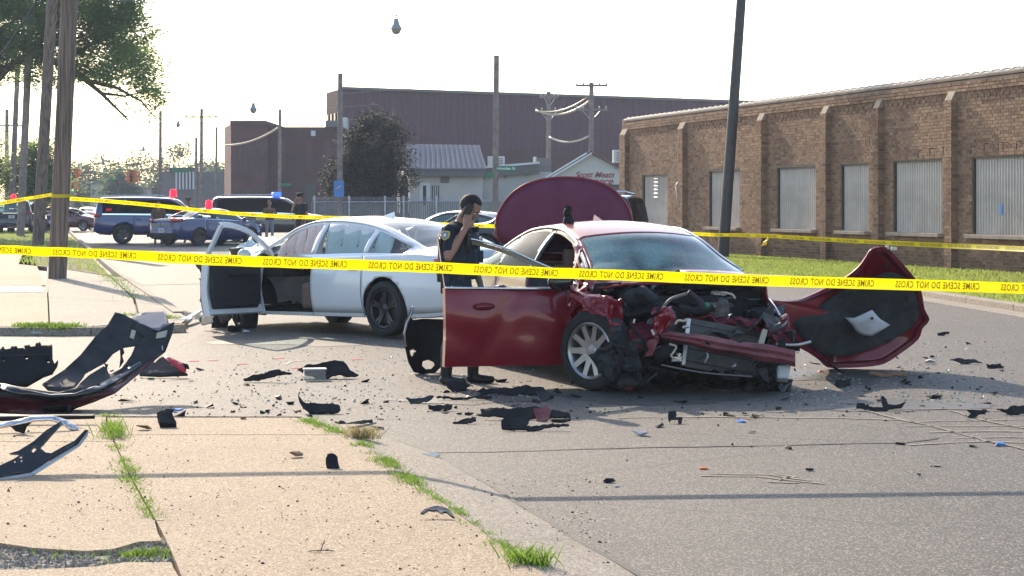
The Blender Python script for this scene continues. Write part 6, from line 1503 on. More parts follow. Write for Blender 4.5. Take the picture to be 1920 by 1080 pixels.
# right front fender (image left), folded over the wheel
crumple('folded_fender', [(1.03, -.885, .52), (1.42, -.93, .77), (1.40, -.86, .93), (1.03, -.87, .92)], 9, 7, .03, M['red'], rr0, 41, th=.008)
b = MB()    # strip of fender behind the wheel arch
crumple('fender_rear', [(1.03, -.88, .20), (1.10, -.91, .24), (1.13, -.91, .52), (1.03, -.885, .55)], 4, 6, .012, M['red'], rr0, 42, th=.008)
crumple('fender_arch', [(1.05, -.89, .50), (1.16, -.92, .62), (1.42, -.94, .80), (1.10, -.88, .80)], 6, 6, .02, M['red'], rr0, 43, th=.008)
crumple('folded_fender', [rl(1072, 558, 15.95), rl(1148, 552, 15.95), rl(1166, 600, 15.75), rl(1100, 578, 15.85)], 9, 7, .055, M['red'], rr0, 44, th=.006)
crumple('folded_fender', [rl(1128, 556, 15.8), rl(1166, 562, 15.8), rl(1172, 600, 15.7), rl(1148, 622, 15.65)], 7, 9, .06, M['red'], rr0, 45, th=.006)
crumple('folded_fender', [rl(1060, 520, 16.4), rl(1085, 548, 16.2), rl(1150, 560, 16.0), rl(1100, 560, 16.0)], 7, 5, .04, M['red'], rr0, 46, th=.006)
crumple('fender_tip', [rl(1140, 596, 15.7), rl(1162, 594, 15.7), rl(1166, 618, 15.65), rl(1146, 624, 15.65)], 4, 5, .03, M['grey_plastic'], rr0, 47)
# dark liner pushed over the wheel
if 0: ring_fill('wheel_liner', [rl(v.x, v.y, 15.78) for v in dense([(x, y, 0) for x, y in [(1106, 668), (1124, 650), (1150, 642), (1180, 648), (1200, 672), (1204, 705), (1188, 728), (1150, 728), (1140, 704), (1116, 690)]], 3)], rl(1150, 680, 15.75), 5, Rr.inverted() @ Vector((-.03, -.10, 0)), M['grey_plastic'], rr0, .015, amp=.02, seed=3)
for i_, q_ in enumerate([[(1104, 668), (1150, 640), (1180, 692), (1138, 712)], [(1140, 644), (1192, 648), (1206, 702), (1158, 692)], [(1132, 690), (1200, 688), (1206, 728), (1144, 728)]]):
    crumple('wheel_liner', [rl(x, y, 15.72 + .04 * j) for j, (x, y) in enumerate(q_)], 5, 5, .05, M['grey_plastic'], rr0, 90 + i_, fs=5)
crumple('wheel_liner', [rl(1150, 610, 16.0), rl(1200, 640, 15.9), rl(1215, 725, 15.9), rl(1160, 728, 15.9)], 7, 9, .07, M['black'], rr0, 51)
crumple('wheel_liner', [rl(1110, 602, 16.35), rl(1150, 590, 16.2), rl(1180, 640, 16.2), rl(1150, 640, 16.3)], 5, 5, .04, M['black'], rr0, 52)
# left side (image right)
crumple('left_fender', [rl(1395, 540, 17.0), rl(1432, 556, 16.9), rl(1478, 612, 16.5), rl(1420, 580, 16.7)], 9, 7, .05, M['black_gloss'], rr0, 61)
crumple('left_fender', [rl(1400, 565, 16.7), rl(1450, 585, 16.5), rl(1478, 620, 16.4), rl(1418, 600, 16.5)], 7, 6, .05, M['black'], rr0, 62)
crumple('left_fender', [rl(1385, 532, 17.3), rl(1402, 535, 17.2), rl(1470, 590, 16.8), rl(1440, 575, 16.9)], 8, 4, .04, M['red'], rr0, 63)
hose([(1395, 535, 17.1), (1420, 548, 16.9), (1440, 560, 16.8), (1452, 575, 16.6), (1462, 592, 16.5)], .012, 'chrome', 'fender_edge')
slabq('foam_block', [rl(1457, 684, 15.95), rl(1484, 683, 15.95), rl(1479, 709, 15.9), rl(1456, 708, 15.9)], .12, M['paper'], bev=.02)
crumple('bumper_remnant', [rl(1415, 680, 15.9), rl(1458, 684, 15.9), rl(1455, 730, 15.9), rl(1428, 728, 15.9)], 6, 6, .06, M['black'], rr0, 65)
crumple('bumper_remnant', [rl(1420, 690, 15.8), rl(1438, 688, 15.8), rl(1442, 718, 15.75), rl(1432, 715, 15.75)], 3, 5, .03, M['grey_plastic'], rr0, 66)
for i, (px, py, m) in enumerate([(1445, 720, 'black'), (1470, 722, 'black'), (1460, 655, 'engine'), (1475, 650, 'black'), (1440, 700, 'engine'), (1465, 640, 'red_inner'), (1480, 632, 'black')]): chunk('broken_piece', rr0, rl(px, py, 16.1), .09, M[m], 300 + i, (1, 1, .8))
hose([(1455, 645, 15.9), (1480, 647, 15.9), (1500, 646, 15.9), (1520, 641, 15.95)], .012, 'aluminium', 'bent_strip')
# wiper arms
hose([(1240, 522, 16.95), (1150, 522, 16.9), (1098, 515, 16.9)], .008, 'black', 'wiper'); hose([(1345, 498, 17.1), (1352, 485, 17.2)], .012, 'black', 'mirror_edge')

# ---- torn-off hood standing on its edge at the right
hood = [(1439, 566), (1470, 563), (1502, 560), (1543, 542), (1584, 520), (1608, 501), (1622, 482), (1633, 467), (1657, 463), (1671, 473), (1690, 493), (1714, 522), (1726, 546), (1732, 579), (1741, 599), (1728, 616), (1720, 636), (1690, 660), (1657, 681), (1624, 687), (1584, 689), (1551, 688), (1535, 674), (1514, 660), (1490, 645), (1465, 610)]
ht = thing('torn_off_hood', 'dark red car hood torn off and standing with its felt underside showing', 'car hood', g(1600, 689)); ho = ht.location.copy()
def hY(x, y): return 18.25 - .55 * (689 - y) / 226 + .0018 * max(0, x - 1640) - .9 * max(0, (1560 - x) / 121) ** 1.3
def hp(x, y, d=0): return P(x, y, hY(x, y) + d) - ho
hd = [(v.x, v.y) for v in dense([(x, y, 0) for x, y in hood], 3)]
o = ring_fill('hood_skin', [hp(x, y) for x, y in hd], hp(1610, 600), 7, (0, .22, 0), M['red'], ht, .012, amp=.012)
ins = [(1484, 600), (1520, 583), (1563, 556), (1600, 536), (1641, 521), (1660, 512), (1682, 514), (1706, 530), (1720, 559), (1723, 590), (1706, 616), (1668, 640), (1624, 657), (1584, 668), (1543, 664), (1514, 646), (1495, 625)]
idn = [(v.x, v.y) for v in dense([(x, y, 0) for x, y in ins], 3)]
b_cent = hp(1610, 600, .10)
o = ring_fill('insulation_pad', [hp(x, y, -.005) for x, y in idn], hp(1610, 600, -.005), 6, (0, .10, 0), M['black_matte'], ht, .02, amp=.012, seed=5)
# rim flange around the hood edge
b = MB(); lo_ = [hp(x, y, -.0) for x, y in hd]; n_ = len(hd); cc_ = hp(1610, 600); vs = []
for p in lo_:
    i_ = (cc_ - p); i_.y = 0; i_.normalize(); vs += [p, p + Vector((0, -.035, 0)), p + i_ * .04 + Vector((0, -.03, 0)), p + i_ * .07 + Vector((0, .05, 0))]
b.add(vs, [(i * 4 + j, ((i + 1) % n_) * 4 + j, ((i + 1) % n_) * 4 + j + 1, i * 4 + j + 1) for i in range(n_) for j in range(3)]); o = b.build('hood_flange', M['red_inner'], ht, smooth=True, auto=60); solidify(o, .004, 0)
o = ring_fill('label_sheet', [hp(v[0], v[1], -.05) for v in [(1584, 595), (1602, 596), (1620, 588), (1635, 581), (1650, 598), (1669, 609), (1652, 620), (1635, 630), (1618, 629), (1606, 622), (1596, 608)]], hp(1628, 605, -.05), 4, (0, -.02, 0), M['paper'], ht, .004, amp=.012, seed=8)
b = MB(); b.lathe([(0, 0), (.014, 0)], 10, 'y', hp(1635, 597, -.085)); b.build('hole', M['black'], ht)
b = MB(); b.tube([hp(1538, 672, -.2), hp(1585, 705, 0) + Vector((0, -1.2, 0)) * .5, g(1631, 733) - ho + Vector((0, 0, .02))], .012, 6); b.build('prop_rod', M['black'], ht)
b = MB(); b.box(hp(1676, 466, -.02), (.05, .04, .03)); b.box(hp(1664, 463, -.02), (.03, .03, .04)); b.build('hinge_bracket', M['aluminium'], ht)
for px, py in ((1662, 499), (1700, 560), (1560, 672)): b = MB(); b.ell(hp(px, py, -.02), (.02, .01, .03)); b.build('latch_hole', M['black'], ht)
# loose wiring, clips and slivers over the bay
rr = random.Random(9)
for i in range(34):
    px = rr.uniform(1150, 1465); py = rr.uniform(572 + max(0, px - 1340) * .2, 720); Y = rr.uniform(15.75, 16.0) if not (1290 < px < 1425 and 605 < py < 700) else rr.uniform(15.55, 15.7); a = rr.uniform(0, 6.3); l = rr.uniform(6, 26)
    hose([(px, py, Y), (px + l * math.cos(a) * .5 + rr.uniform(-4, 4), py + l * math.sin(a) * .4 + rr.uniform(-4, 4), Y - .03), (px + l * math.cos(a), py + l * math.sin(a) * .7, Y)], rr.choice([.004, .006, .009]), rr.choice(['black', 'black', 'grey_plastic', 'aluminium', 'pipe_dull', 'beige_metal']), 'wire', 5)
for i in range(26):
    px = rr.uniform(1160, 1470); py = rr.uniform(575, 722); Y = rr.uniform(15.8, 16.0) if not (1285 < px < 1430) else 16.0
    q = [rl(px, py, Y), rl(px + rr.uniform(6, 22), py + rr.uniform(-8, 8), Y), rl(px + rr.uniform(4, 16), py + rr.uniform(6, 18), Y - .05), rl(px - rr.uniform(0, 6), py + rr.uniform(4, 14), Y - .03)]
    crumple('torn_sliver', q, 3, 3, .03, M[rr.choice(['black', 'grey_plastic', 'red_inner', 'engine', 'black', 'black_gloss'])], rr0, 400 + i, th=.004)
# ================================================================== BACKGROUND VEHICLES
def head_to(a): return R(90 - a)      # a: degrees right of straight away from the camera
def place_axle(px, py, h, ax, y):     # world root so that the wheel (ax, y) stands at the pixel
    return g(px, py) - Matrix.Rotation(h, 3, 'Z') @ Vector((ax, y, 0))
far_dx = .14
def far_text(name, body, size, root, loc, rotz, m, rx=90):
    mt = Matrix.Translation(loc) @ Matrix.Rotation(rotz, 4, 'Z') @ Matrix.Rotation(R(rx), 4, 'X'); return text_obj(name, body, size, m, root, mt, 0, .003)
# blue state SUV with rear wheel near x=232
S1 = suv(dark_rocker=True); h = head_to(79)
o = car('police_suv', 'dark blue state police SUV with red roof beacon, tail toward the street', 'police vehicle', place_axle(232, 458, h, -1.45, -1.0), h, S1, M['navy'], wh_suv, 'police vehicles at the closed junction', dx=far_dx, glassm='glass_dark', interior=False); r0 = o['root']; r0.scale = (1.03,) * 3
lights(r0, S1, ztail=1.15, head=False); 
for s in (1, -1): b = MB(); b.tube([(-2.2, s * .66, 1.90), (-1.9, s * .68, 1.95), (.1, s * .68, 1.95), (.4, s * .66, 1.88)], .025, 6); b.build('roof_rack', M['chrome'], r0, smooth=True)
beacon('beacon', r0, (.55, 0, 1.90), M['lit_red'])
b = MB(); b.box((-2.0, -.80, 1.38), (.22, .03, .09)); b.build('window_flasher', M['lit_red'], r0)
b = MB(); b.box((-1.4, -.875, 1.5), (.05, .02, .55), rot=Matrix.Rotation(R(12), 3, 'Y')); b.build('pillar_trim', M['chrome'], r0)
b = MB(); b.box((-2.62, 0, .55), (.12, 1.7, .16)); o2 = b.build('rear_bumper', M['chrome'], r0); bevel(o2, .03)
# blue state sedan (rear quarter view)
S2 = sedan(win=(-1.6, 1.12), zb=[(-2.56, .62), (-2.54, .80), (-2.48, .96), (-2.3, 1.02), (-1.9, 1.05), (-1.2, 1.03), (-.3, .99), (.6, .96), (1.25, .94), (1.6, .90), (2.0, .83), (2.25, .74), (2.34, .62), (2.365, .46)], plate_z=.60)
h = head_to(36)
o = car('police_sedan', 'dark blue state police sedan with gold lettering on the trunk', 'police vehicle', place_axle(376, 461, h, -1.415, -.92), h, S2, M['navy'], wh_steel, 'police vehicles at the closed junction', dx=far_dx); r0 = o['root']; r0.scale = (1.02,) * 3
lights(r0, S2, head=True, ztail=.99, wt=.16); beacon('beacon', r0, (-.05, 0, 1.46), M['lit_red'])
far_text('lettering', 'STATE POLICE', .15, r0, Vector((-2.60, 0, .82)), R(-90), M['gold'])
b = MB(); b.box((-2.60, 0, .42), (.08, 1.5, .16)); b.build('lower_bumper', M['black'], r0)
b = MB(); b.lathe([(.10, -.93), (.10, -.945)], 4, 'y', (.5, 0, .68)); b.add([(.95, -.935, .80), (1.15, -.93, .82), (1.35, -.93, .86), (1.2, -.935, .78)], [(0, 1, 2, 3)]); b.build('side_stripe', M['gold'], r0)
# dark SUV with the blue light
h = head_to(80); S3 = suv(dark_rocker=True)
o = car('police_suv', 'dark SUV with blue roof flasher behind the two far officers', 'police vehicle', P(507, 385, 84) * 1 - Vector((0, 0, CAMH)), h, S3, M['navy_dk'], wh_suv, 'police vehicles at the closed junction', dx=far_dx, glassm='glass_dark', interior=False); r0 = o['root']; r0.scale = (1.06,) * 3
lights(r0, S3, ztail=1.15); beacon('light_bar', r0, (.25, 0, 1.89), M['lit_blue'], kind='bar')
for s in (1, -1): b = MB(); b.tube([(-2.2, s * .66, 1.90), (-1.9, s * .68, 1.95), (.1, s * .68, 1.95), (.4, s * .66, 1.88)], .025, 6); b.build('roof_rack', M['chrome'], r0, smooth=True)
far_text('lettering', 'SHERIFF', .22, r0, Vector((.1, -1.03, .82)), 0, M['gold']) if False else None
b = MB(); b.box((.1, -1.022, .95), (1.5, .01, .10)); b.build('side_stripe', M['gold'], r0)
# dark truck at the left edge, tail toward us
h = head_to(-3); S4 = suv(dark_rocker=True, plate_z=.98)
o = car('police_suv', 'dark SUV parked at the left edge, tail toward the camera, with plate', 'police vehicle', g(24, 441) + Vector((-.2, 2.6, 0)), h, S4, M['navy_dk'], wh_suv, 'police vehicles at the closed junction', dx=far_dx, glassm='glass', interior=False); r0 = o['root']
r0.scale = (1, 1.04, 1.0); lights(r0, S4, ztail=1.2, head=False); beacon('beacon', r0, (-.4, .35, 1.9), M['lit_red'])
b = MB(); b.box((-2.60, 0, 1.18), (.03, .9, .06)); b.box((-2.61, 0, 1.42), (.02, .25, .05)); b.build('tailgate_trim', M['chrome'], r0)
# rear window of that SUV
b = MB(); b.add([(-2.56, -.74, 1.24), (-2.56, .74, 1.24), (-2.47, .66, 1.72), (-2.47, -.66, 1.72)], [(0, 1, 2, 3)]); b2 = b.build('rear_window', M['glass'], r0); solidify(b2, .01, 1)
h = head_to(-12)
o = car('parked_car', 'blue sedan partly hidden behind the second wooden pole', 'car', g(64, 437) + Vector((0, 4.5, 0)), h, sedan(), M['navy'], wh_steel, 'cars halted down the street', dx=far_dx, glassm='glass_dark', interior=False); lights(o['root'], SEDAN)
h = head_to(96)
o = car('parked_car', 'maroon sedan standing sideways behind the thick wooden pole', 'car', place_axle(97, 433, h, -1.415, -.92) + Vector((-.8, 0, 0)), h, sedan(), M['maroon'], wh_silver, 'cars halted down the street', dx=far_dx, glassm='glass_dark', interior=False); lights(o['root'], SEDAN)
h = head_to(-8)
o = car('parked_car', 'silver sedan waiting in the street, tail lamps toward the camera', 'car', g(153, 420) + Vector((0, 2.5, 0)), h, sedan(plate_z=.7), M['silver'], wh_silver, 'cars halted down the street', dx=far_dx); lights(o['root'], SEDAN, head=False)
for s in (1, -1): b = MB(); b.box((-2.6, s * .68, .85), (.06, .16, .12)); b.build('brake_light', M['lit_red'], o['root'])
# dark sedan behind the white wreck, and the SUV behind the raised trunk
h = head_to(-62)
o = car('parked_car', 'dark sedan with bright roof edge standing behind the officer', 'car', P(868, 385, 52) - Vector((0, 0, CAMH)), h, sedan(), M['navy_dk'], wh_silver, 'cars halted down the street', dx=far_dx, glassm='glass'); lights(o['root'], SEDAN)
h = head_to(-70)
o = car('parked_suv', 'dark SUV with roof rack half hidden by the raised red trunk lid', 'car', P(1030, 385, 50) - Vector((0, 0, CAMH)), h, suv(), M['navy_dk'], wh_suv, 'cars halted down the street', dx=far_dx, glassm='glass_dark', interior=False); lights(o['root'], SUVP)
for s in (1, -1): b = MB(); b.tube([(-2.2, s * .66, 1.90), (-1.9, s * .68, 1.97), (.1, s * .68, 1.97), (.4, s * .66, 1.88)], .03, 6); b.build('roof_rack', M['chrome'], o['root'], smooth=True)
for i, (px, py, Y) in enumerate([(105, 402, 215), (118, 403, 230)]):
    o = car('parked_car', ['far small red lit car left of the thick pole', 'far pale car beside the thick wooden pole'][i], 'car', Vector(((px - 960) / FPX * Y, Y, 0)), head_to(-8), sedan(), M[['maroon', 'silver'][i]], wh_silver, 'cars halted down the street', dx=.3, interior=False, glassm='glass_dark'); lights(o['root'], SEDAN)

# ================================================================== PEOPLE
def human(name, label, loc, rz, prims, voxel, mats, extra=None, group=None, smooth_it=4):
    """prims: ('c', p0, p1, r0, r1, mat) tapered capsule or ('e', c, radii, rot, mat); joined into one skin by voxel remesh"""
    bm = bmesh.new(); root_mb = MB()
    for p in prims:
        if p[0] == 'c':
            a, b_, ra, rb = Vector(p[1]), Vector(p[2]), p[3], p[4]; d = (b_ - a).normalized(); pts = []; rs = []
            for k in range(5): an = math.pi / 2 * k / 4; pts.append(a - d * ra * math.cos(an)); rs.append(max(.0008, ra * math.sin(an)))
            for k in range(5): an = math.pi / 2 * (1 - k / 4); pts.append(b_ + d * rb * math.cos(an)); rs.append(max(.0008, rb * math.sin(an)))
            root_mb.tube(pts, rs, 14)
        else: root_mb.ell(p[1], p[2], p[3], 18, 12)
    me = bpy.data.meshes.new(name); me.from_pydata(root_mb.v, [], root_mb.f); tmp = bpy.data.objects.new('tmp', me); C.objects.link(tmp)
    m1 = tmp.modifiers.new('r', 'REMESH'); m1.mode = 'VOXEL'; m1.voxel_size = voxel; m2 = tmp.modifiers.new('s', 'SMOOTH'); m2.iterations = smooth_it; m2.factor = .5
    dg = bpy.context.evaluated_depsgraph_get(); out = bpy.data.meshes.new_from_object(tmp.evaluated_get(dg)); bpy.data.objects.remove(tmp)
    names = list(mats); out.materials.clear()
    for k in names: out.materials.append(M[mats[k]])
    pre = []
    for p in prims:
        if p[0] == 'c': a = Vector(p[1]); pre.append((0, a, Vector(p[2]) - a, p[3], p[4], names.index(p[5])))
        else: pre.append((1, Vector(p[1]), p[2], p[3].inverted() if p[3] is not None else None, 0, names.index(p[4])))
    for f in out.polygons:
        c = f.center; best = 9; bi = 0
        for q in pre:
            if q[0] == 0:
                t = max(0, min(1, (c - q[1]).dot(q[2]) / max(1e-9, q[2].length_squared))); d = (c - q[1] - q[2] * t).length - (q[3] + (q[4] - q[3]) * t)
            else:
                v = c - q[1]
                if q[3]: v = q[3] @ v
                k = math.sqrt((v.x / q[2][0]) ** 2 + (v.y / q[2][1]) ** 2 + (v.z / q[2][2]) ** 2); d = (k - 1) * min(q[2])
            if d < best: best = d; bi = q[5]
        f.material_index = bi
    out.polygons.foreach_set('use_smooth', [True] * len(out.polygons)); out.name = name
    o = bpy.data.objects.new(name, out); C.objects.link(o); o.location = loc; o.rotation_euler = (0, 0, rz); return tag(o, label, 'person', group)
def arm(sh, el, wr, short=True, r=(.062, .048, .040, .028), tags=('shirt', 'skin')):
    sh, el, wr = Vector(sh), Vector(el), Vector(wr); mid = lerp(sh, el, .68)
    return [('c', sh, mid, r[0], r[1] + .008, tags[0]), ('c', mid, el, r[1], r[2], tags[1] if short else tags[0]), ('c', el, lerp(el, wr, .35), r[2], r[2] + .002, tags[1] if short else tags[0]), ('c', lerp(el, wr, .35), wr, r[2], r[3], tags[1] if short else tags[0])]
def hand(wr, d, palm_n, side, curl=.5, s=1.0):
    """wrist point, pointing direction, palm normal; four fingers curled plus thumb"""
    wr, d, pn = Vector(wr), Vector(d).normalized(), Vector(palm_n).normalized(); w = d.cross(pn).normalized() * side; out = [('c', wr, wr + d * .05 * s, .026 * s, .030 * s, 'skin')]
    for k in range(4):
        off = w * (-.030 + .020 * k) * s; ln = (.078, .086, .080, .062)[k] * s; base = wr + d * .075 * s + off; out.append(('c', wr + d * .03 * s + off * .6, base, .014 * s, .0115 * s, 'skin'))
        p = base; a = 0
        for j, (fr, rr_) in enumerate(((.45, .0105), (.3, .0095), (.25, .0085))):
            a += curl * (.9 if j else .6); dd = (d * math.cos(a) + pn * math.sin(a)); q = p + dd * ln * fr; out.append(('c', p, q, rr_ * s, rr_ * .92 * s, 'skin')); p = q
    tb = wr + d * .02 * s - w * .025 * s; t1 = tb + (d * .6 - w * .7 + pn * .3).normalized() * .042 * s; t2 = t1 + (d * .8 - w * .15 + pn * .6).normalized() * .032 * s
    out += [('c', tb, t1, .014 * s, .012 * s, 'skin'), ('c', t1, t2, .012 * s, .010 * s, 'skin')]; return out
def head(c, fwd, up, s=1.0):
    c, f, u = Vector(c), Vector(fwd).normalized(), Vector(up).normalized(); l = u.cross(f).normalized(); f = l.cross(u).normalized(); Rm = Matrix((f, l, u)).transposed()
    L_ = lambda x, y, z: c + (f * x + l * y + u * z) * s
    E = lambda x, y, z, a, b_, d_, m='skin': ('e', L_(x, y, z), (a * s, b_ * s, d_ * s), Rm, m)
    pr = [E(-.005, 0, .03, .096, .078, .095), E(.02, 0, -.035, .072, .062, .080), E(.055, 0, -.085, .030, .032, .026), E(.045, 0, -.02, .052, .056, .06), E(.088, 0, -.012, .018, .013, .026), E(.092, 0, -.028, .014, .016, .012), E(.083, 0, -.058, .012, .026, .009), E(.080, 0, -.068, .012, .022, .007),
          E(.074, .030, .028, .018, .030, .010), E(.074, -.030, .028, .018, .030, .010), E(-.005, .080, -.005, .020, .010, .032), E(-.005, -.080, -.005, .020, .010, .032), E(.055, .035, -.02, .03, .025, .025), E(.055, -.035, -.02, .03, .025, .025)]
    return pr, L_, Rm
def head_extras(o, L_, Rm, s=1.0, hair=True, cap=False, capm='uniform'):
    inv = lambda v: v
    for y in (.030, -.030):
        b = MB(); b.ell(L_(.0815, y, .008), (.008 * s, .013 * s, .008 * s), Rm, 10, 6); b.build('eye', M['sign_white'], o, smooth=True)
        b = MB(); b.ell(L_(.0885, y, .007), (.003 * s, .006 * s, .006 * s), Rm, 8, 5); b.build('iris', M['black'], o)
        b = MB(); b.ell(L_(.090, y, .030), (.006 * s, .020 * s, .005 * s), Rm, 8, 5); b.build('eyebrow', M['hair'], o)
    b = MB(); b.ell(L_(.094, 0, -.062), (.004 * s, .022 * s, .004 * s), Rm, 8, 4); b.build('lips', M['red_inner'] if False else M['skin'], o)
    if hair:
        b = MB(); n, k = 28, 16; vs = []; Rx, Ry, Rz = .100 * s, .082 * s, .098 * s; cc = L_(-.008, 0, .034)
        keep = []
        for i in range(k + 1):
            ph = math.pi * i / k * .80
            for j in range(n):
                th = 2 * math.pi * j / n; v = Vector((Rx * math.sin(ph) * math.cos(th), Ry * math.sin(ph) * math.sin(th), Rz * math.cos(ph))); vs.append(cc + Rm @ v); keep.append(v / s)
        fs = []
        for i in range(k):
            for j in range(n):
                q = (i * n + j, (i + 1) * n + j, (i + 1) * n + (j + 1) % n, i * n + (j + 1) % n); m_ = sum((keep[t] for t in q), Vector()) / 4
                if (m_.x > .035 and m_.z < .062) or (m_.z < .0 and m_.x > -.01) or m_.z < -.055: continue
                fs.append(q)
        b.add(vs, fs); h_ = b.build('hair', M['hair'], o, smooth=True); solidify(h_, .004 * s, 1)
    if cap:
        b = MB(); Mx = Matrix.Translation(L_(0, 0, .055)) @ Rm.to_4x4(); q = MB(); q.lathe([(.10, -.01), (.103, .03), (.135, .07), (.125, .088), (0, .098)], 20); b.add([Mx @ (Vector(v) * s) for v in q.v], q.f)
        q = MB(); q.add([(.085, -.07, 0), (.15, -.045, -.015), (.165, 0, -.02), (.15, .045, -.015), (.085, .07, 0), (.10, 0, .01)], [(0, 1, 5), (1, 2, 5), (2, 3, 5), (3, 4, 5)]); b.add([Mx @ (Vector(v) * s) for v in q.v], q.f)
        h_ = b.build('cap', M[capm], o, smooth=True)
# ---- main officer: three quarter view, phone at his right ear
FEET = Vector(((858 - 960) / FPX * 16.75, 16.75, 0)); orz = R(-24)
pr = []
pr += [('e', (-.01, 0, .97), (.135, .175, .13), None, 'trouser'), ('e', (.0, 0, 1.08), (.13, .165, .13), None, 'shirt'), ('e', (.02, 0, 1.22), (.145, .185, .16), None, 'shirt'), ('e', (.02, 0, 1.33), (.125, .185, .10), None, 'shirt'), ('e', (-.055, 0, 1.31), (.095, .165, .13), None, 'shirt'), ('c', (.02, .16, 1.375), (.02, -.16, 1.375), .065, .065, 'shirt'), ('e', (.0, .05, 1.40), (.07, .12, .06), None, 'shirt'), ('e', (.0, -.05, 1.40), (.07, .12, .06), None, 'shirt')]
pr += [('c', (.02, 0, 1.40), (.065, 0, 1.50), .062, .056, 'skin'), ('e', (.02, 0, 1.425), (.075, .08, .03), None, 'shirt')]
hp_, HL_, HR_ = head((.12, -.005, 1.57), (.80, .02, -.62), (.62, -.0, .80)); pr += hp_
for s in (1, -1):
    fx_ = .10 if s == 1 else -.04; hipz = .93
    pr += [('c', (-.01, .092 * s, hipz), (.03 + fx_ * .4, .11 * s, .52), .092, .066, 'trouser'), ('c', (.03 + fx_ * .4, .11 * s, .52), (fx_, .125 * s, .30), .064, .062, 'trouser'), ('c', (fx_, .125 * s, .32), (fx_ - .01, .13 * s, .10), .060, .052, 'trouser'), ('c', (fx_ - .01, .13 * s, .12), (fx_ - .01, .13 * s, .07), .05, .047, 'boot'),
           ('c', (fx_ - .03, .13 * s, .045), (fx_ + .16, .15 * s, .035), .045, .036, 'boot'), ('e', (fx_ + .06, .14 * s, .03), (.13, .045, .03), None, 'boot')]
sh = Vector((.02, -.205, 1.375)); el = Vector((.05, -.30, 1.14)); wr = Vector((.155, -.155, 1.40)); pr += arm(sh, el, wr)
pr += hand(wr, (.02, .35, .95), (-.25, .92, .0), 1, .42)
sh2 = Vector((.02, .205, 1.375)); el2 = Vector((.00, .30, 1.11)); wr2 = Vector((.10, .27, .88)); pr += arm(sh2, el2, wr2); pr += hand(wr2, (.25, -.05, -.97), (0, -1, 0), -1, .35)
off = human('person', 'officer in dark navy uniform talking on a phone behind the open red door', FEET, orz, pr, .0075, {'skin': 'skin', 'shirt': 'uniform', 'trouser': 'trouser', 'boot': 'leather'})
head_extras(off, HL_, HR_)
# vest, belt, patches, radio
vp = MB()
def band(z0, z1, rx, ry, cx, n=28, th=0):
    vs = []; k = 7
    for i in range(k):
        t = i / (k - 1); z = z0 + (z1 - z0) * t; q = 1 + .04 * math.sin(math.pi * t)
        for j in range(n):
            a = 2 * math.pi * j / n; sx = abs(math.cos(a)) ** .8 * math.copysign(1, math.cos(a)); sy = abs(math.sin(a)) ** .8 * math.copysign(1, math.sin(a)); vs.append((cx + rx * q * sx + .004 * noise.noise(Vector((a * 2, z * 12, 0))), ry * q * sy, z))
    return vs, [(i * n + j, i * n + (j + 1) % n, (i + 1) * n + (j + 1) % n, (i + 1) * n + j) for i in range(k - 1) for j in range(n)]
vp.add(*band(1.06, 1.34, .150, .188, .012)); ve = vp.build('vest', M['vest'], off, smooth=True); solidify(ve, .018, 1)
for s in (1, -1): b = MB(); b.box((.03, .10 * s, 1.385), (.27, .06, .05), rot=Matrix.Rotation(0, 3, 'Y')); o = b.build('shoulder_strap', M['vest'], ve); bevel(o, .02)
for (x, y, z, w, h_) in ((.175, .09, 1.14, .09, .11), (.18, -.03, 1.14, .08, .11), (.17, -.12, 1.15, .06, .12), (.165, .11, 1.27, .07, .07)): b = MB(); b.box((x, y, z), (.045, w, h_)); o = b.build('pouch', M['vest'], ve); bevel(o, .01)
b = MB(); b.box((.165, -.13, 1.29), (.04, .055, .11)); b.tube([(.165, -.13, 1.34), (.16, -.135, 1.40)], .006, 5); o = b.build('radio', M['leather'], ve); bevel(o, .008)
b = MB(); b.lathe([(0, .003), (.02, .003), (.026, 0)], 10, 'x', (.185, .10, 1.30)); b.build('badge', M['badge'], ve)
b = MB(); b.add(*band(.965, 1.02, .150, .188, -.005)); be = b.build('duty_belt', M['leather'], off, smooth=True); solidify(be, .012, 1)
for (x, y, w, d_, h_) in ((-.02, -.20, .09, .05, .20), (-.10, -.14, .06, .05, .10), (.10, -.15, .06, .05, .09), (-.02, .20, .07, .05, .11), (.13, .08, .05, .05, .08)): b = MB(); b.box((x, y, .97 - (h_ - .09) / 2), (w, d_, h_)); o = b.build('pouch', M['leather'], be); bevel(o, .012)
b = MB(); c0 = Vector((.018, -.292, 1.335)); nrm = Vector((-.15, -.95, .25)).normalized(); t1 = Vector((1, -.1, 0)).normalized(); t2 = nrm.cross(t1)
def badge_poly(s, d): return [c0 + nrm * d + (t1 * x + t2 * y) * s for x, y in ((-1, .9), (-.5, 1.05), (0, 1.0), (.5, 1.05), (1, .9), (1.05, 0), (.75, -.7), (0, -1.15), (-.75, -.7), (-1.05, 0))]
q = badge_poly(.040, .0); b.add(q + [v - nrm * .012 for v in q], [tuple(range(10))[::-1], tuple(range(10, 20))] + [(i, (i + 1) % 10, 10 + (i + 1) % 10, 10 + i) for i in range(10)]); pa = b.build('shoulder_patch', M['gold'], off)
b = MB(); b.add(badge_poly(.031, .003), [tuple(range(10))]); b.build('patch_field', M['patch_grey'], pa); b = MB(); b.add(badge_poly(.015, .005), [tuple(range(10))]); b.build('patch_emblem', M['badge'], pa)
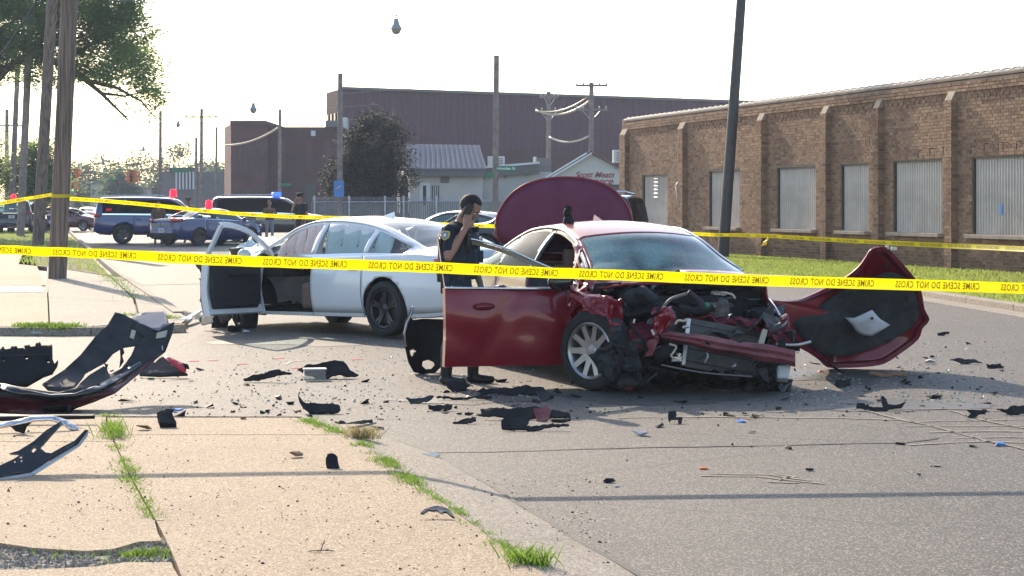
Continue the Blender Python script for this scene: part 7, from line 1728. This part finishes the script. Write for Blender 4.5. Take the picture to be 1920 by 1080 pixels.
# phone held to the ear
fw_ = Matrix.Rotation(orz, 4, 'Z'); pc = Vector((.145, -.100, 1.545)); ph = thing('phone', 'black mobile phone held to the officer\'s right ear', 'phone', FEET + (fw_ @ pc), orz)
b = MB(); b.box((0, 0, 0), (.072, .010, .148), rot=Matrix.Rotation(R(28), 3, 'Y')); o = b.build('casing', M['phone'], ph); bevel(o, .006, 2)
# ---- far people
def far_person(label, loc, rz, mats, s=1.0, cap=False, capm='uniform', pose=0):
    pr = [('e', (0, 0, .98), (.13, .18, .14), None, 'trouser'), ('e', (0, 0, 1.15), (.14, .19, .20), None, 'shirt'), ('e', (0, 0, 1.33), (.13, .19, .12), None, 'shirt'), ('c', (0, .17, 1.40), (0, -.17, 1.40), .065, .065, 'shirt'), ('c', (0, 0, 1.42), (.02, 0, 1.54), .06, .055, 'skin')]
    hp_, HL, HRm = head((.03, 0, 1.64), (1, 0, -.1), (.1, 0, 1)); pr += hp_
    for q in (1, -1): pr += [('c', (0, .095 * q, .95), (.02, .12 * q, .5), .095, .068, 'trouser'), ('c', (.02, .12 * q, .5), (0, .13 * q, .1), .064, .05, 'trouser'), ('c', (-.03, .13 * q, .05), (.15, .16 * q, .04), .05, .04, 'boot')]
    arms = {0: ((.03, -.28, 1.13), (.08, -.24, .88)), 1: ((.12, -.27, 1.15), (.24, -.06, 1.14)), 2: ((.05, -.28, 1.18), (.12, -.12, 1.50))}[pose]
    pr += arm((0, -.21, 1.40), arms[0], arms[1]); pr += hand(arms[1], Vector(arms[1]) - Vector(arms[0]), (0, 1, 0), 1, .5)
    a2 = ((.03, .28, 1.13), (.08, .25, .88)) if pose != 1 else ((.12, .27, 1.15), (.24, .06, 1.14)); pr += arm((0, .21, 1.40), a2[0], a2[1]); pr += hand(a2[1], Vector(a2[1]) - Vector(a2[0]), (0, -1, 0), -1, .5)
    o = human('person', label, loc, rz, pr, .018, mats, group='people around the police vehicles', smooth_it=2); head_extras(o, HL, HRm, cap=cap, capm=capm); o.scale = (s, s, s)
    b = MB(); b.add(*band(.985, 1.03, .14, .19, 0)); b.build('belt', M['leather'], o, smooth=True); return o
def at(px, Y, z=0): return Vector(((px - 960) / FPX * Y, Y, z))
far_person('officer in brown shirt standing before the dark SUV with blue flasher', at(505, 77), R(-60), {'skin': 'skin', 'shirt': 'brown_uniform', 'trouser': 'patch_grey', 'boot': 'leather'}, 1.02, pose=1)
far_person('tall capped officer in dark uniform right of the brown shirted one', at(563, 64.3, .1), R(-120), {'skin': 'skin', 'shirt': 'uniform', 'trouser': 'navy_dk', 'boot': 'leather'}, 1.08, cap=True, capm='uniform', pose=2)
far_person('person with brown hat visible over the police sedan roof', at(353, 79.5), R(-80), {'skin': 'skin', 'shirt': 'navy_dk', 'trouser': 'navy_dk', 'boot': 'leather'}, 1.08, cap=True, capm='brown_uniform')
far_person('person standing between the blue SUV and the police sedan trunk', at(297, 76.6), R(-70), {'skin': 'skin', 'shirt': 'brown_uniform', 'trouser': 'patch_grey', 'boot': 'leather'}, 1.0)

# ================================================================== LOOSE BODY PARTS AND DEBRIS
def cutout(name, outer, holes, YF, m, parent, th=.006, origin=Vector((0, 0, 0)), res=9, amp=.0, inner=0, mats=None):
    """sheet with openings: outline in photo pixels, depth from YF(px, py); refined so it can curve"""
    pts = []; edges = []; faces_in = []
    def loop(lp, k=2):
        lp = [(v.x, v.y) for v in dense([(x, y, 0) for x, y in lp], k)] if k > 1 else lp
        n0 = len(pts); pts.extend([Vector(p) for p in lp]); edges.extend([(n0 + i, n0 + (i + 1) % len(lp)) for i in range(len(lp))]); return lp
    ol = loop(outer, 1); hl = [loop(h_, 1) for h_ in holes]
    def ins(p, poly):
        c = False; j = len(poly) - 1
        for i in range(len(poly)):
            if (poly[i][1] > p[1]) != (poly[j][1] > p[1]) and p[0] < (poly[j][0] - poly[i][0]) * (p[1] - poly[i][1]) / (poly[j][1] - poly[i][1]) + poly[i][0]: c = not c
            j = i
        return c
    x0, x1 = min(p[0] for p in ol), max(p[0] for p in ol); y0, y1 = min(p[1] for p in ol), max(p[1] for p in ol); x = x0 + res / 2
    while x < x1:
        y = y0 + res / 2
        while y < y1:
            if ins((x, y), ol) and not any(ins((x, y), h_) for h_ in hl): pts.append(Vector((x, y)))
            y += res
        x += res
    r_ = delaunay_2d_cdt(pts, edges, [], 0, .01); V, Fs = r_[0], r_[2]; keep = []
    for f in Fs:
        c = sum((V[i] for i in f), Vector((0, 0))) / len(f)
        if ins(c, ol) and not any(ins(c, h_) for h_ in hl): keep.append(f)
    vs = []
    for v in V:
        p = P(v.x, v.y, YF(v.x, v.y)) - origin
        if amp: p += noise.noise_vector(p * 7) * amp
        vs.append(p)
    b = MB(); b.add(vs, keep); o = b.build(name, mats or m, parent, smooth=True); solidify(o, th, 0); return o
# ---- red bumper cover, left
bc = thing('bumper_cover', 'large dark red and black front bumper cover lying twisted at left', 'bumper', g(120, 776)); bo = bc.location.copy()
BY = lambda x, y: 14.35 + max(0, (x - 60)) * .0035 + (776 - y) * .0035 - .25 * math.exp(-((y - 735) / 22) ** 2)
main = [(-220, 640), (-120, 690), (0, 718), (45, 728), (95, 735), (112, 736), (140, 728), (167, 703), (193, 687), (200, 690), (201, 699), (207, 703), (230, 690), (246, 668), (253, 650), (262, 640), (270, 632), (247, 612), (262, 606), (293, 620), (326, 603), (322, 628), (310, 660), (285, 680), (262, 700), (235, 722), (213, 738), (180, 752), (145, 765), (120, 775), (60, 778), (0, 772), (-100, 770), (-240, 740)]
lower = [(-220, 700), (-100, 728), (0, 742), (50, 748), (100, 752), (140, 750), (185, 738), (225, 716), (262, 690), (300, 664), (315, 650), (285, 682), (255, 706), (215, 738), (180, 752), (145, 765), (120, 775), (60, 778), (0, 772), (-100, 770), (-240, 750)]
strap = [(78, 722), (120, 695), (150, 666), (177, 633), (190, 618), (200, 612), (215, 586), (232, 591), (262, 606), (293, 620), (312, 614), (326, 603), (324, 620), (312, 655), (285, 678), (262, 698), (230, 700), (207, 703), (228, 690), (246, 667), (254, 650), (230, 652), (212, 664), (197, 680), (185, 686), (160, 700), (140, 728), (112, 734), (90, 732)]
cutout('bumper_skin', main, [], BY, M['grey_plastic'], bc, .008, bo, 10, .006)
cutout('painted_lower', lower, [], lambda x, y: BY(x, y) - .03, M['dark_red'], bc, .006, bo, 10, .004)
cutout('upper_strap', strap, [], lambda x, y: BY(x, y) + .012, M['grey_plastic'], bc, .008, bo, 9, .008)
lip = [(-200, 690), (-100, 708), (0, 718), (45, 732), (95, 740), (140, 738), (185, 722), (225, 702), (262, 678), (262, 686), (225, 712), (185, 733), (140, 749), (95, 751), (45, 742), (0, 729), (-100, 720), (-200, 702)]
cutout('lip', lip, [], lambda x, y: BY(x, y) - .07, M['black_gloss'], bc, .02, bo, 8)
rag = [(205, 690), (210, 676), (222, 668), (234, 664), (238, 656), (246, 655), (240, 668), (226, 678), (214, 692)]
cutout('torn_bracket', [(225, 652), (229, 648), (233, 662), (229, 668), (232, 678), (224, 690), (226, 672)], [], lambda x, y: BY(x, y) + .02, M['black'], bc, .008, bo, 6)
cutout('torn_bracket', [(196, 682), (203, 684), (200, 692), (203, 700), (196, 703), (199, 692)], [], lambda x, y: BY(x, y) + .02, M['black'], bc, .008, bo, 6)
cutout('grille_insert', [(-60, 660), (0, 658), (6, 650), (10, 657), (20, 656), (22, 651), (32, 651), (34, 655), (45, 654), (47, 649), (56, 648), (58, 652), (66, 651), (68, 645), (76, 643), (78, 650), (88, 649), (98, 648), (98, 672), (103, 684), (109, 677), (107, 686), (98, 700), (80, 706), (50, 724), (20, 722), (0, 716), (-60, 712)], [[(5, 674), (8, 674), (9, 679), (5, 679)], [(48, 669), (53, 669), (53, 675), (48, 675)], [(88, 676), (93, 676), (93, 682), (88, 681)], [(17, 656.5), (21, 656.5), (21, 660), (17, 660)], [(45, 652), (48, 652), (48, 656), (45, 656)], [(81, 708), (85, 708), (85, 712), (81, 712)]], lambda x, y: 15.0 + (y - 650) * -.004, M['black'], bc, .03, bo, 8, .004)
for k in range(4): cutout('grille_bar', [(-40, 668 + 11 * k), (92, 663 + 11 * k), (92, 666 + 11 * k), (-40, 671 + 11 * k)], [], lambda x, y: 14.92, M['grey_plastic'], bc, .02, bo, 20)
cutout('top_flap', [(246, 597), (260, 588), (280, 585), (310, 583), (316, 607), (298, 620), (262, 610)], [], lambda x, y: BY(x, y) + .05 + (610 - y) * .008, M['patch_grey'], bc, .008, bo, 7, .004)
cutout('label', [(243, 633), (247, 618), (255, 620), (251, 636)], [], lambda x, y: BY(x, y) - .012, M['beige_metal'], bc, .003, bo, 9); cutout('label', [(294, 624), (314, 619), (311, 632), (292, 635)], [], lambda x, y: BY(x, y) - .012, M['beige_metal'], bc, .003, bo, 9)
cutout('label', [(303, 649), (305, 648), (306, 657), (304, 657)], [], lambda x, y: BY(x, y) - .012, M['paper'], bc, .003, bo, 9)
cutout('torn_bracket', [(126, 760), (132, 760), (132, 785), (127, 783)], [], lambda x, y: 14.3, M['black'], bc, .03, bo, 8)
# shadowed underside of the cover that reaches the ground
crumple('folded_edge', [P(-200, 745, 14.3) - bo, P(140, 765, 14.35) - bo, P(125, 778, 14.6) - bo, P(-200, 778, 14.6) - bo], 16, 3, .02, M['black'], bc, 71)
rt_ = thing('red_fragment', 'bright red torn panel piece behind the bumper cover', 'car part', g(310, 704)); ro = rt_.location.copy()
cutout('dark_side', [(262, 690), (285, 676), (308, 668), (325, 680), (352, 703), (300, 706), (262, 704)], [], lambda x, y: 17.3 + (704 - y) * .008, M['grey_plastic'], rt_, .02, ro, 9, .008)
cutout('red_side', [(306, 668), (320, 671), (338, 680), (350, 686), (348, 700), (338, 696), (322, 682)], [], lambda x, y: 17.25 + (704 - y) * .006, M['red_bit'], rt_, .015, ro, 7, .015)
cutout('clip', [(342, 680), (352, 683), (355, 692), (348, 691)], [], lambda x, y: 17.2, M['black'], rt_, .03, ro, 6)
# ---- chrome grille surround on the slab
gs = thing('grille_surround', 'bent chrome and black grille surround lying on the concrete at lower left', 'car part', g(60, 880, SH)); go = gs.location.copy()
GY = lambda x, y: 10.15 + x * .0022 + (885 - y) * .0014
cutout('surround_frame', [(-70, 900), (0, 895), (30, 891), (58, 886), (91, 866), (146, 833), (160, 818), (167, 807), (160, 805), (150, 815), (139, 826), (115, 838), (95, 851), (85, 850), (76, 842), (95, 820), (117, 796), (113, 790), (90, 805), (62, 829), (35, 845), (18, 851), (22, 853), (38, 853), (25, 862), (0, 872), (-70, 880)], [[(38, 857), (43, 856), (43, 860), (38, 860)], [(26, 866), (30, 865), (30, 869), (26, 869)], [(39, 863), (43, 863), (43, 867), (39, 867)], [(60, 846), (66, 840), (70, 843), (63, 850)]], GY, M['black_gloss'], gs, .012, go, 7, .006)
cutout('chrome_edge', [(-70, 905), (0, 896), (30, 892), (58, 886), (91, 866), (146, 833), (166, 808), (164, 818), (150, 836), (95, 872), (60, 893), (30, 899), (0, 904), (-70, 912)], [], lambda x, y: GY(x, y) - .03, M['galv'], gs, .008, go, 9, .003)
cs = thing('chrome_trim', 'shiny chrome trim strip glinting in front of the bumper cover', 'car part', g(80, 800, SH)); co = cs.location.copy()
cutout('trim_blade', [(-60, 798), (0, 795), (30, 789), (65, 781), (100, 782), (122, 788), (132, 795), (148, 804), (140, 808), (128, 803), (118, 795), (95, 788), (65, 789), (35, 796), (0, 802), (-60, 806)], [], lambda x, y: 12.15 + (x * .001) + (806 - y) * .004, M['chrome'], cs, .02, co, 7, .008)
cutout('black_backing', [(20, 798), (60, 790), (50, 800), (45, 813), (38, 810), (30, 808)], [], lambda x, y: 12.1, M['black'], cs, .02, co, 7, .006); cutout('black_backing', [(-60, 776), (60, 780), (175, 779), (178, 783), (60, 786), (-60, 788)], [], lambda x, y: 12.6 + (788 - y) * .01, M['black'], cs, .02, co, 12, .004)
# ---- wheel arch liner left of the red door
wl_ = thing('arch_liner', 'black plastic wheel arch liner standing at the left of the open red door', 'car part', g(800, 699)); wo = wl_.location.copy()
cutout('liner_sheet', [(771, 574), (767, 590), (760, 605), (757, 625), (760, 648), (766, 680), (777, 697), (800, 703), (816, 700), (832, 682), (848, 668), (848, 600), (793, 597), (775, 601), (769, 598)], [[(793, 677), (803, 675), (812, 679), (814, 684), (808, 691), (798, 691), (792, 685)], [(768, 656), (773, 655), (774, 650), (777, 656), (781, 658), (776, 661), (774, 668), (770, 668), (768, 663)]], lambda x, y: 17.6 + .25 * math.sin((x - 757) / 40), M['black'], wl_, .01, wo, 7, .012)
b = MB(); b.tube([P(x, y, 17.58) - wo for x, y in [(775, 575), (771, 590), (763, 605), (758, 625), (761, 650)]], .012, 6); b.build('rim_edge', M['galv'], wl_, smooth=True)
# ---- named debris pieces
def sheet_piece(name, pts, m, label, Y=None, cat='debris', th=.03, amp=.01, lift=.0, slope=.003):
    slope = min(slope, .0045); rj = random.Random(len(label) + int(pts[0][0])); pp = []
    for i in range(len(pts)):
        a_, b_ = pts[i], pts[(i + 1) % len(pts)]; k_ = max(1, int(math.hypot(a_[0] - b_[0], a_[1] - b_[1]) / 5)); pp += [(a_[0] + (b_[0] - a_[0]) * j / k_ + (rj.uniform(-1.3, 1.3) if j else 0), a_[1] + (b_[1] - a_[1]) * j / k_ + (rj.uniform(-1.6, 1.6) if j else 0)) for j in range(k_)]
    pts = pp; yb_ = max(p[1] for p in pts); gy = g(0, yb_ + 1, lift).y; t = thing(name, label, cat, g(sum(p[0] for p in pts) / len(pts), yb_, 0)); o = cutout('sheet', pts, [], lambda x, y: gy + (yb_ - y) * slope, M[m], t, th * .6, t.location.copy(), 6, amp * 1.6); o.data.polygons.foreach_set('use_smooth', [False] * len(o.data.polygons)); return t
sheet_piece('black_shroud', [(562, 694), (572, 685), (594, 682), (612, 677), (622, 675), (640, 679), (656, 690), (672, 702), (664, 706), (640, 703), (612, 706), (590, 708), (575, 706)], 'black', 'domed black engine shroud piece on the asphalt beside a clear box', amp=.02, slope=.02)
t = thing('clear_box', 'small clear plastic box leaning on the black shroud', 'container', g(590, 712)); b = MB(); b.box((0, 0, .05), (.20, .12, .09), rot=.2); o = b.build('box_body', M['clear'], t); bevel(o, .008); b = MB(); b.box((0, 0, .10), (.21, .13, .012), rot=.2); b.build('lid', M['paper'], t)
sheet_piece('trim_strip', [(457, 713), (470, 706), (500, 698), (522, 693), (527, 696), (548, 698), (525, 703), (495, 709), (460, 716)], 'black', 'long black trim strip lying left of the black shroud', slope=.03)
sheet_piece('curved_bracket', [(560, 738), (564, 748), (572, 757), (588, 755), (605, 758), (622, 756), (637, 760), (639, 768), (628, 774), (600, 774), (580, 773), (567, 766), (560, 752)], 'black', 'curved black bracket with a raised pointed end near the weeds', slope=.02)
sheet_piece('box_frame', [(294, 778), (303, 772), (322, 772), (325, 780), (330, 800), (300, 801)], 'black', 'square black housing standing on the near slab corner', th=.08, lift=SH, slope=.01)
sheet_piece('black_shard', [(611, 862), (614, 853), (622, 852), (634, 858), (636, 875), (612, 876)], 'black', 'upright black shard casting shadow in the middle of the slab', th=.03, lift=SH)
sheet_piece('frame_scrap', [(790, 962), (800, 954), (820, 951), (840, 958), (852, 974), (846, 972), (836, 963), (826, 966), (820, 959), (806, 957), (796, 963)], 'black_gloss', 'thin curved glossy black frame beside the weedy joint', th=.015, lift=SH, slope=.02)
for (x, y, l) in ((270, 806, 'small brown and black scrap on the slab left of the square housing'), (553, 857, 'flat brown crumpled scrap on the slab')):
    tag(chunk('scrap', None, g(x, y, SH) + Vector((0, 0, .02)), .05, M['wood_bit'], int(x), (1.3, .8, .35)), l, 'debris')
big = [('pile of torn black and red grille pieces in front of the car door', 990, 775, [(900, 768), (930, 764), (960, 766), (1000, 762), (1040, 768), (1068, 770), (1070, 780), (1040, 783), (1000, 786), (950, 784), (905, 780)], 'black'),
       ('toothed black block at the front of the debris pile', 960, 800, [(938, 790), (945, 780), (958, 782), (975, 781), (990, 788), (988, 800), (960, 804), (940, 803)], 'black'),
       ('long thin black rod lying below the debris pile', 1020, 805, [(945, 803), (1000, 797), (1065, 793), (1068, 796), (1010, 804), (950, 808)], 'black'),
       ('brownish red torn panel on top of the pile', 1015, 782, [(1000, 766), (1020, 762), (1032, 770), (1028, 788), (1005, 788)], 'red_dull'),
       ('flat dark plastic tray left of the debris pile', 826, 765, [(802, 760), (825, 757), (848, 760), (848, 768), (820, 769), (803, 766)], 'black'),
       ('pale edged dark sheet left of the pile', 785, 750, [(760, 747), (785, 744), (812, 742), (806, 752), (770, 755)], 'grey_plastic'),
       ('thin black bar under the open red door', 870, 745, [(820, 746), (920, 742), (922, 746), (822, 749)], 'black'),
       ('torn black bumper grille under the front door edge', 985, 735, [(900, 734), (940, 728), (990, 722), (1020, 724), (1025, 738), (990, 740), (950, 738), (905, 741)], 'black'),
       ('black flap below the front wheel', 1022, 742, [(1005, 734), (1028, 732), (1032, 748), (1018, 752), (1010, 742)], 'grey_plastic'),
       ('white edged black clip left of the pile', 876, 790, [(848, 792), (868, 784), (890, 782), (894, 790), (862, 794)], 'black'),
       ('short black bar right of the toothed block', 1045, 788, [(1038, 786), (1070, 784), (1072, 789), (1042, 790)], 'black'),
       ('long grey strip lying in the gutter', 665, 795, [(626, 793), (660, 789), (698, 787), (700, 792), (640, 797)], 'grey_plastic'),
       ('black wiper like bracket with upright prongs at right', 1650, 768, [(1605, 756), (1618, 757), (1622, 762), (1655, 762), (1650, 745), (1655, 742), (1664, 758), (1678, 760), (1697, 750), (1690, 764), (1660, 770), (1606, 768)], 'black'),
       ('spiky black scrap with long arm at far right', 1826, 778, [(1812, 768), (1848, 768), (1850, 771), (1834, 774), (1826, 783), (1814, 780), (1820, 773)], 'black'),
       ('black block at the right edge of the view', 1902, 773, [(1868, 769), (1888, 766), (1892, 761), (1920, 761), (1922, 776), (1890, 776), (1886, 771)], 'black'),
       ('black and white ribbed fragment in front of the red car', 1265, 785, [(1252, 770), (1267, 770), (1267, 781), (1278, 782), (1279, 794), (1273, 794), (1270, 784), (1258, 784), (1255, 794), (1252, 784)], 'black'),
       ('long brown and black trim on the road below the hood', 1680, 703, [(1630, 698), (1650, 697), (1665, 700), (1702, 700), (1702, 706), (1630, 704)], 'wood_bit'),
       ('black clump under the hood tip', 1580, 722, [(1566, 712), (1592, 710), (1596, 722), (1575, 726), (1565, 720)], 'black'),
       ('bluish grey bent strip beyond the hood', 1810, 678, [(1782, 676), (1800, 670), (1830, 676), (1843, 680), (1815, 681)], 'grey_plastic'),
       ('flat black piece at upper right of the road', 1862, 686, [(1850, 681), (1876, 682), (1879, 690), (1852, 689)], 'black'),
       ('dark stick far out on the road at right', 1770, 625, [(1758, 624), (1772, 622), (1781, 624), (1780, 628), (1760, 627)], 'black'),
       ('curved black scrap at the near left of the wheel', 865, 700 + 20, [(836, 716), (850, 712), (868, 716), (882, 722), (870, 732), (850, 734), (838, 726)], 'black')]
for (lb, x, y, pts, m) in big: sheet_piece('broken_trim', pts, m, lb, amp=.014, th=.02, slope=.02)
for (x, y, s, m, lb) in [(1202, 817, .06, 'paper', 'pale crumpled wrapper on the open asphalt'), (806, 862, .06, 'clear', 'clear plastic cup piece in the gutter'), (1320, 540 + 340, .025, 'orange_bit', 'tiny orange fragment right of the gutter'), (1142, 904, .035, 'black', 'small black rectangular block on the asphalt'), (1158, 913, .018, 'paper', 'tiny pale chip beside the black block'), (335, 773, .04, 'blue_bit', 'small blue plastic sheet near the pavement edge'), (283, 712, .03, 'green_sign', 'tiny green scrap behind the bumper cover'), (1390, 792, .03, 'blue_bit', 'small bluish fragment in front of the red car'), (1875, 836, .04, 'blue_bit', 'pale bluish crumpled scrap at far right'), (1745, 682, .06, 'paper', 'white paper scrap beyond the torn hood'), (68, 629, .07, 'paper', 'flat grey strip on the cross street at left'), (1540, 698, .03, 'orange_bit', 'orange lens fragment beneath the hood'), (458, 786, .03, 'wood_bit', 'little reddish brown block on the slab edge'), (700, 815 + 10, .03, 'black', 'small black crumb by the dry tuft')]:
    onslab = y > 780 and x < 560; tag(chunk('fragment', None, g(x, y, SH if onslab else 0) + Vector((0, 0, s * .35)), s, M[m], int(x * 3), (1.2, .9, .4)), lb, 'debris')
rr = random.Random(77); cnt = 0
protos = []
for k in range(8):
    o = chunk('plastic_shard', None, (0, -5, -5), .05, M['black'], 500 + k, (1, .8, .35), n=9); protos.append(o)
def shard(px, py, s, z=0):
    global cnt
    src = protos[cnt % 8]; o = src if cnt < 8 else src.copy(); cnt += 1
    if o is not src: C.objects.link(o)
    o.location = g(px, py, z) + Vector((0, 0, .012 * s)); o.rotation_euler = (rr.uniform(-.2, .2), rr.uniform(-.2, .2), rr.uniform(0, 6.3)); o.scale = (s * rr.uniform(.6, 1.5), s * rr.uniform(.5, 1), s * rr.uniform(.5, 1.2)); return o
zones = [(1480, 1900, 640, 770, 60, 'between the torn hood and the right edge'), (700, 1100, 715, 810, 50, 'around the pile before the red door'), (1100, 1500, 745, 800, 14, 'in front of the red car nose'), (300, 700, 690, 780, 24, 'on the road beyond the near slabs'), (180, 560, 740, 785, 22, 'along the near pavement edge'), (1150, 1920, 800, 900, 12, 'on the open asphalt at lower right')]
for (x0, x1, y0, y1, n, wh_) in zones:
    for i in range(n): tag(shard(rr.uniform(x0, x1), rr.uniform(y0, y1), rr.choice([.25, .4, .4, .6, .9, 1.2])), 'small black plastic shard ' + wh_, 'debris', 'small black shards ' + wh_)
for (x, y, s) in [(1373, 782, .8), (1408, 786, .9), (1408, 812, .7), (1374, 834, .6), (1688, 834, .7), (1495, 788, .4), (1580, 780, .6), (1728, 762, .6), (1840, 727, .5), (1862, 739, .7), (1706, 722, .5), (1885, 715, .5)]: tag(shard(x, y, s), 'small black plastic shard scattered on the asphalt', 'debris', 'small black shards on the asphalt')
for (x, y, s) in [(523, 748, 1.5), (560, 772, .6), (490, 775, 1.), (683, 757, .9), (655, 768, .7), (580, 1, 0)][:5]: tag(shard(x, y, s), 'small black plastic shard scattered on the asphalt', 'debris', 'small black shards on the asphalt')
for i in range(40): tag(shard(rr.uniform(340, 900), rr.uniform(880, 1075), rr.choice([.1, .15, .2]), SH), 'dark crumb of plastic lying on the near concrete slab', 'debris', 'dark crumbs on the near slab') if True else None
b = MB(); p = g(600, 1035, SH); b.tube([p + Vector((-.05, 0, .004)), p + Vector((.03, .01, .006)), p + Vector((.06, .0, .004))], .002, 4); b.tube([p, p + Vector((.02, 0, .05))], .0018, 4); tag(b.build('twig', M['bark']), 'thin dry twig standing on the near slab', 'twig')
# water bottle like clutter near the white car is skipped; haze last
hz = MB(); hz.box((0, 0, 0), (1, 1, 1)); hm = bpy.data.materials.new('haze'); hm.use_nodes = True; nt = hm.node_tree; nt.nodes.remove(nt.nodes['Principled BSDF']); pv = nt.nodes.new('ShaderNodeVolumePrincipled')
pv.inputs['Color'].default_value = (.78, .86, 1, 1); pv.inputs['Density'].default_value = .0006; pv.inputs['Anisotropy'].default_value = 0; nt.links.new(pv.outputs[0], nt.nodes['Material Output'].inputs['Volume'])
ho_ = hz.build('haze', hm, loc=(0, 725, 8.0)); ho_.scale = (1840, 1600, 18.4); ho_['kind'] = 'stuff'
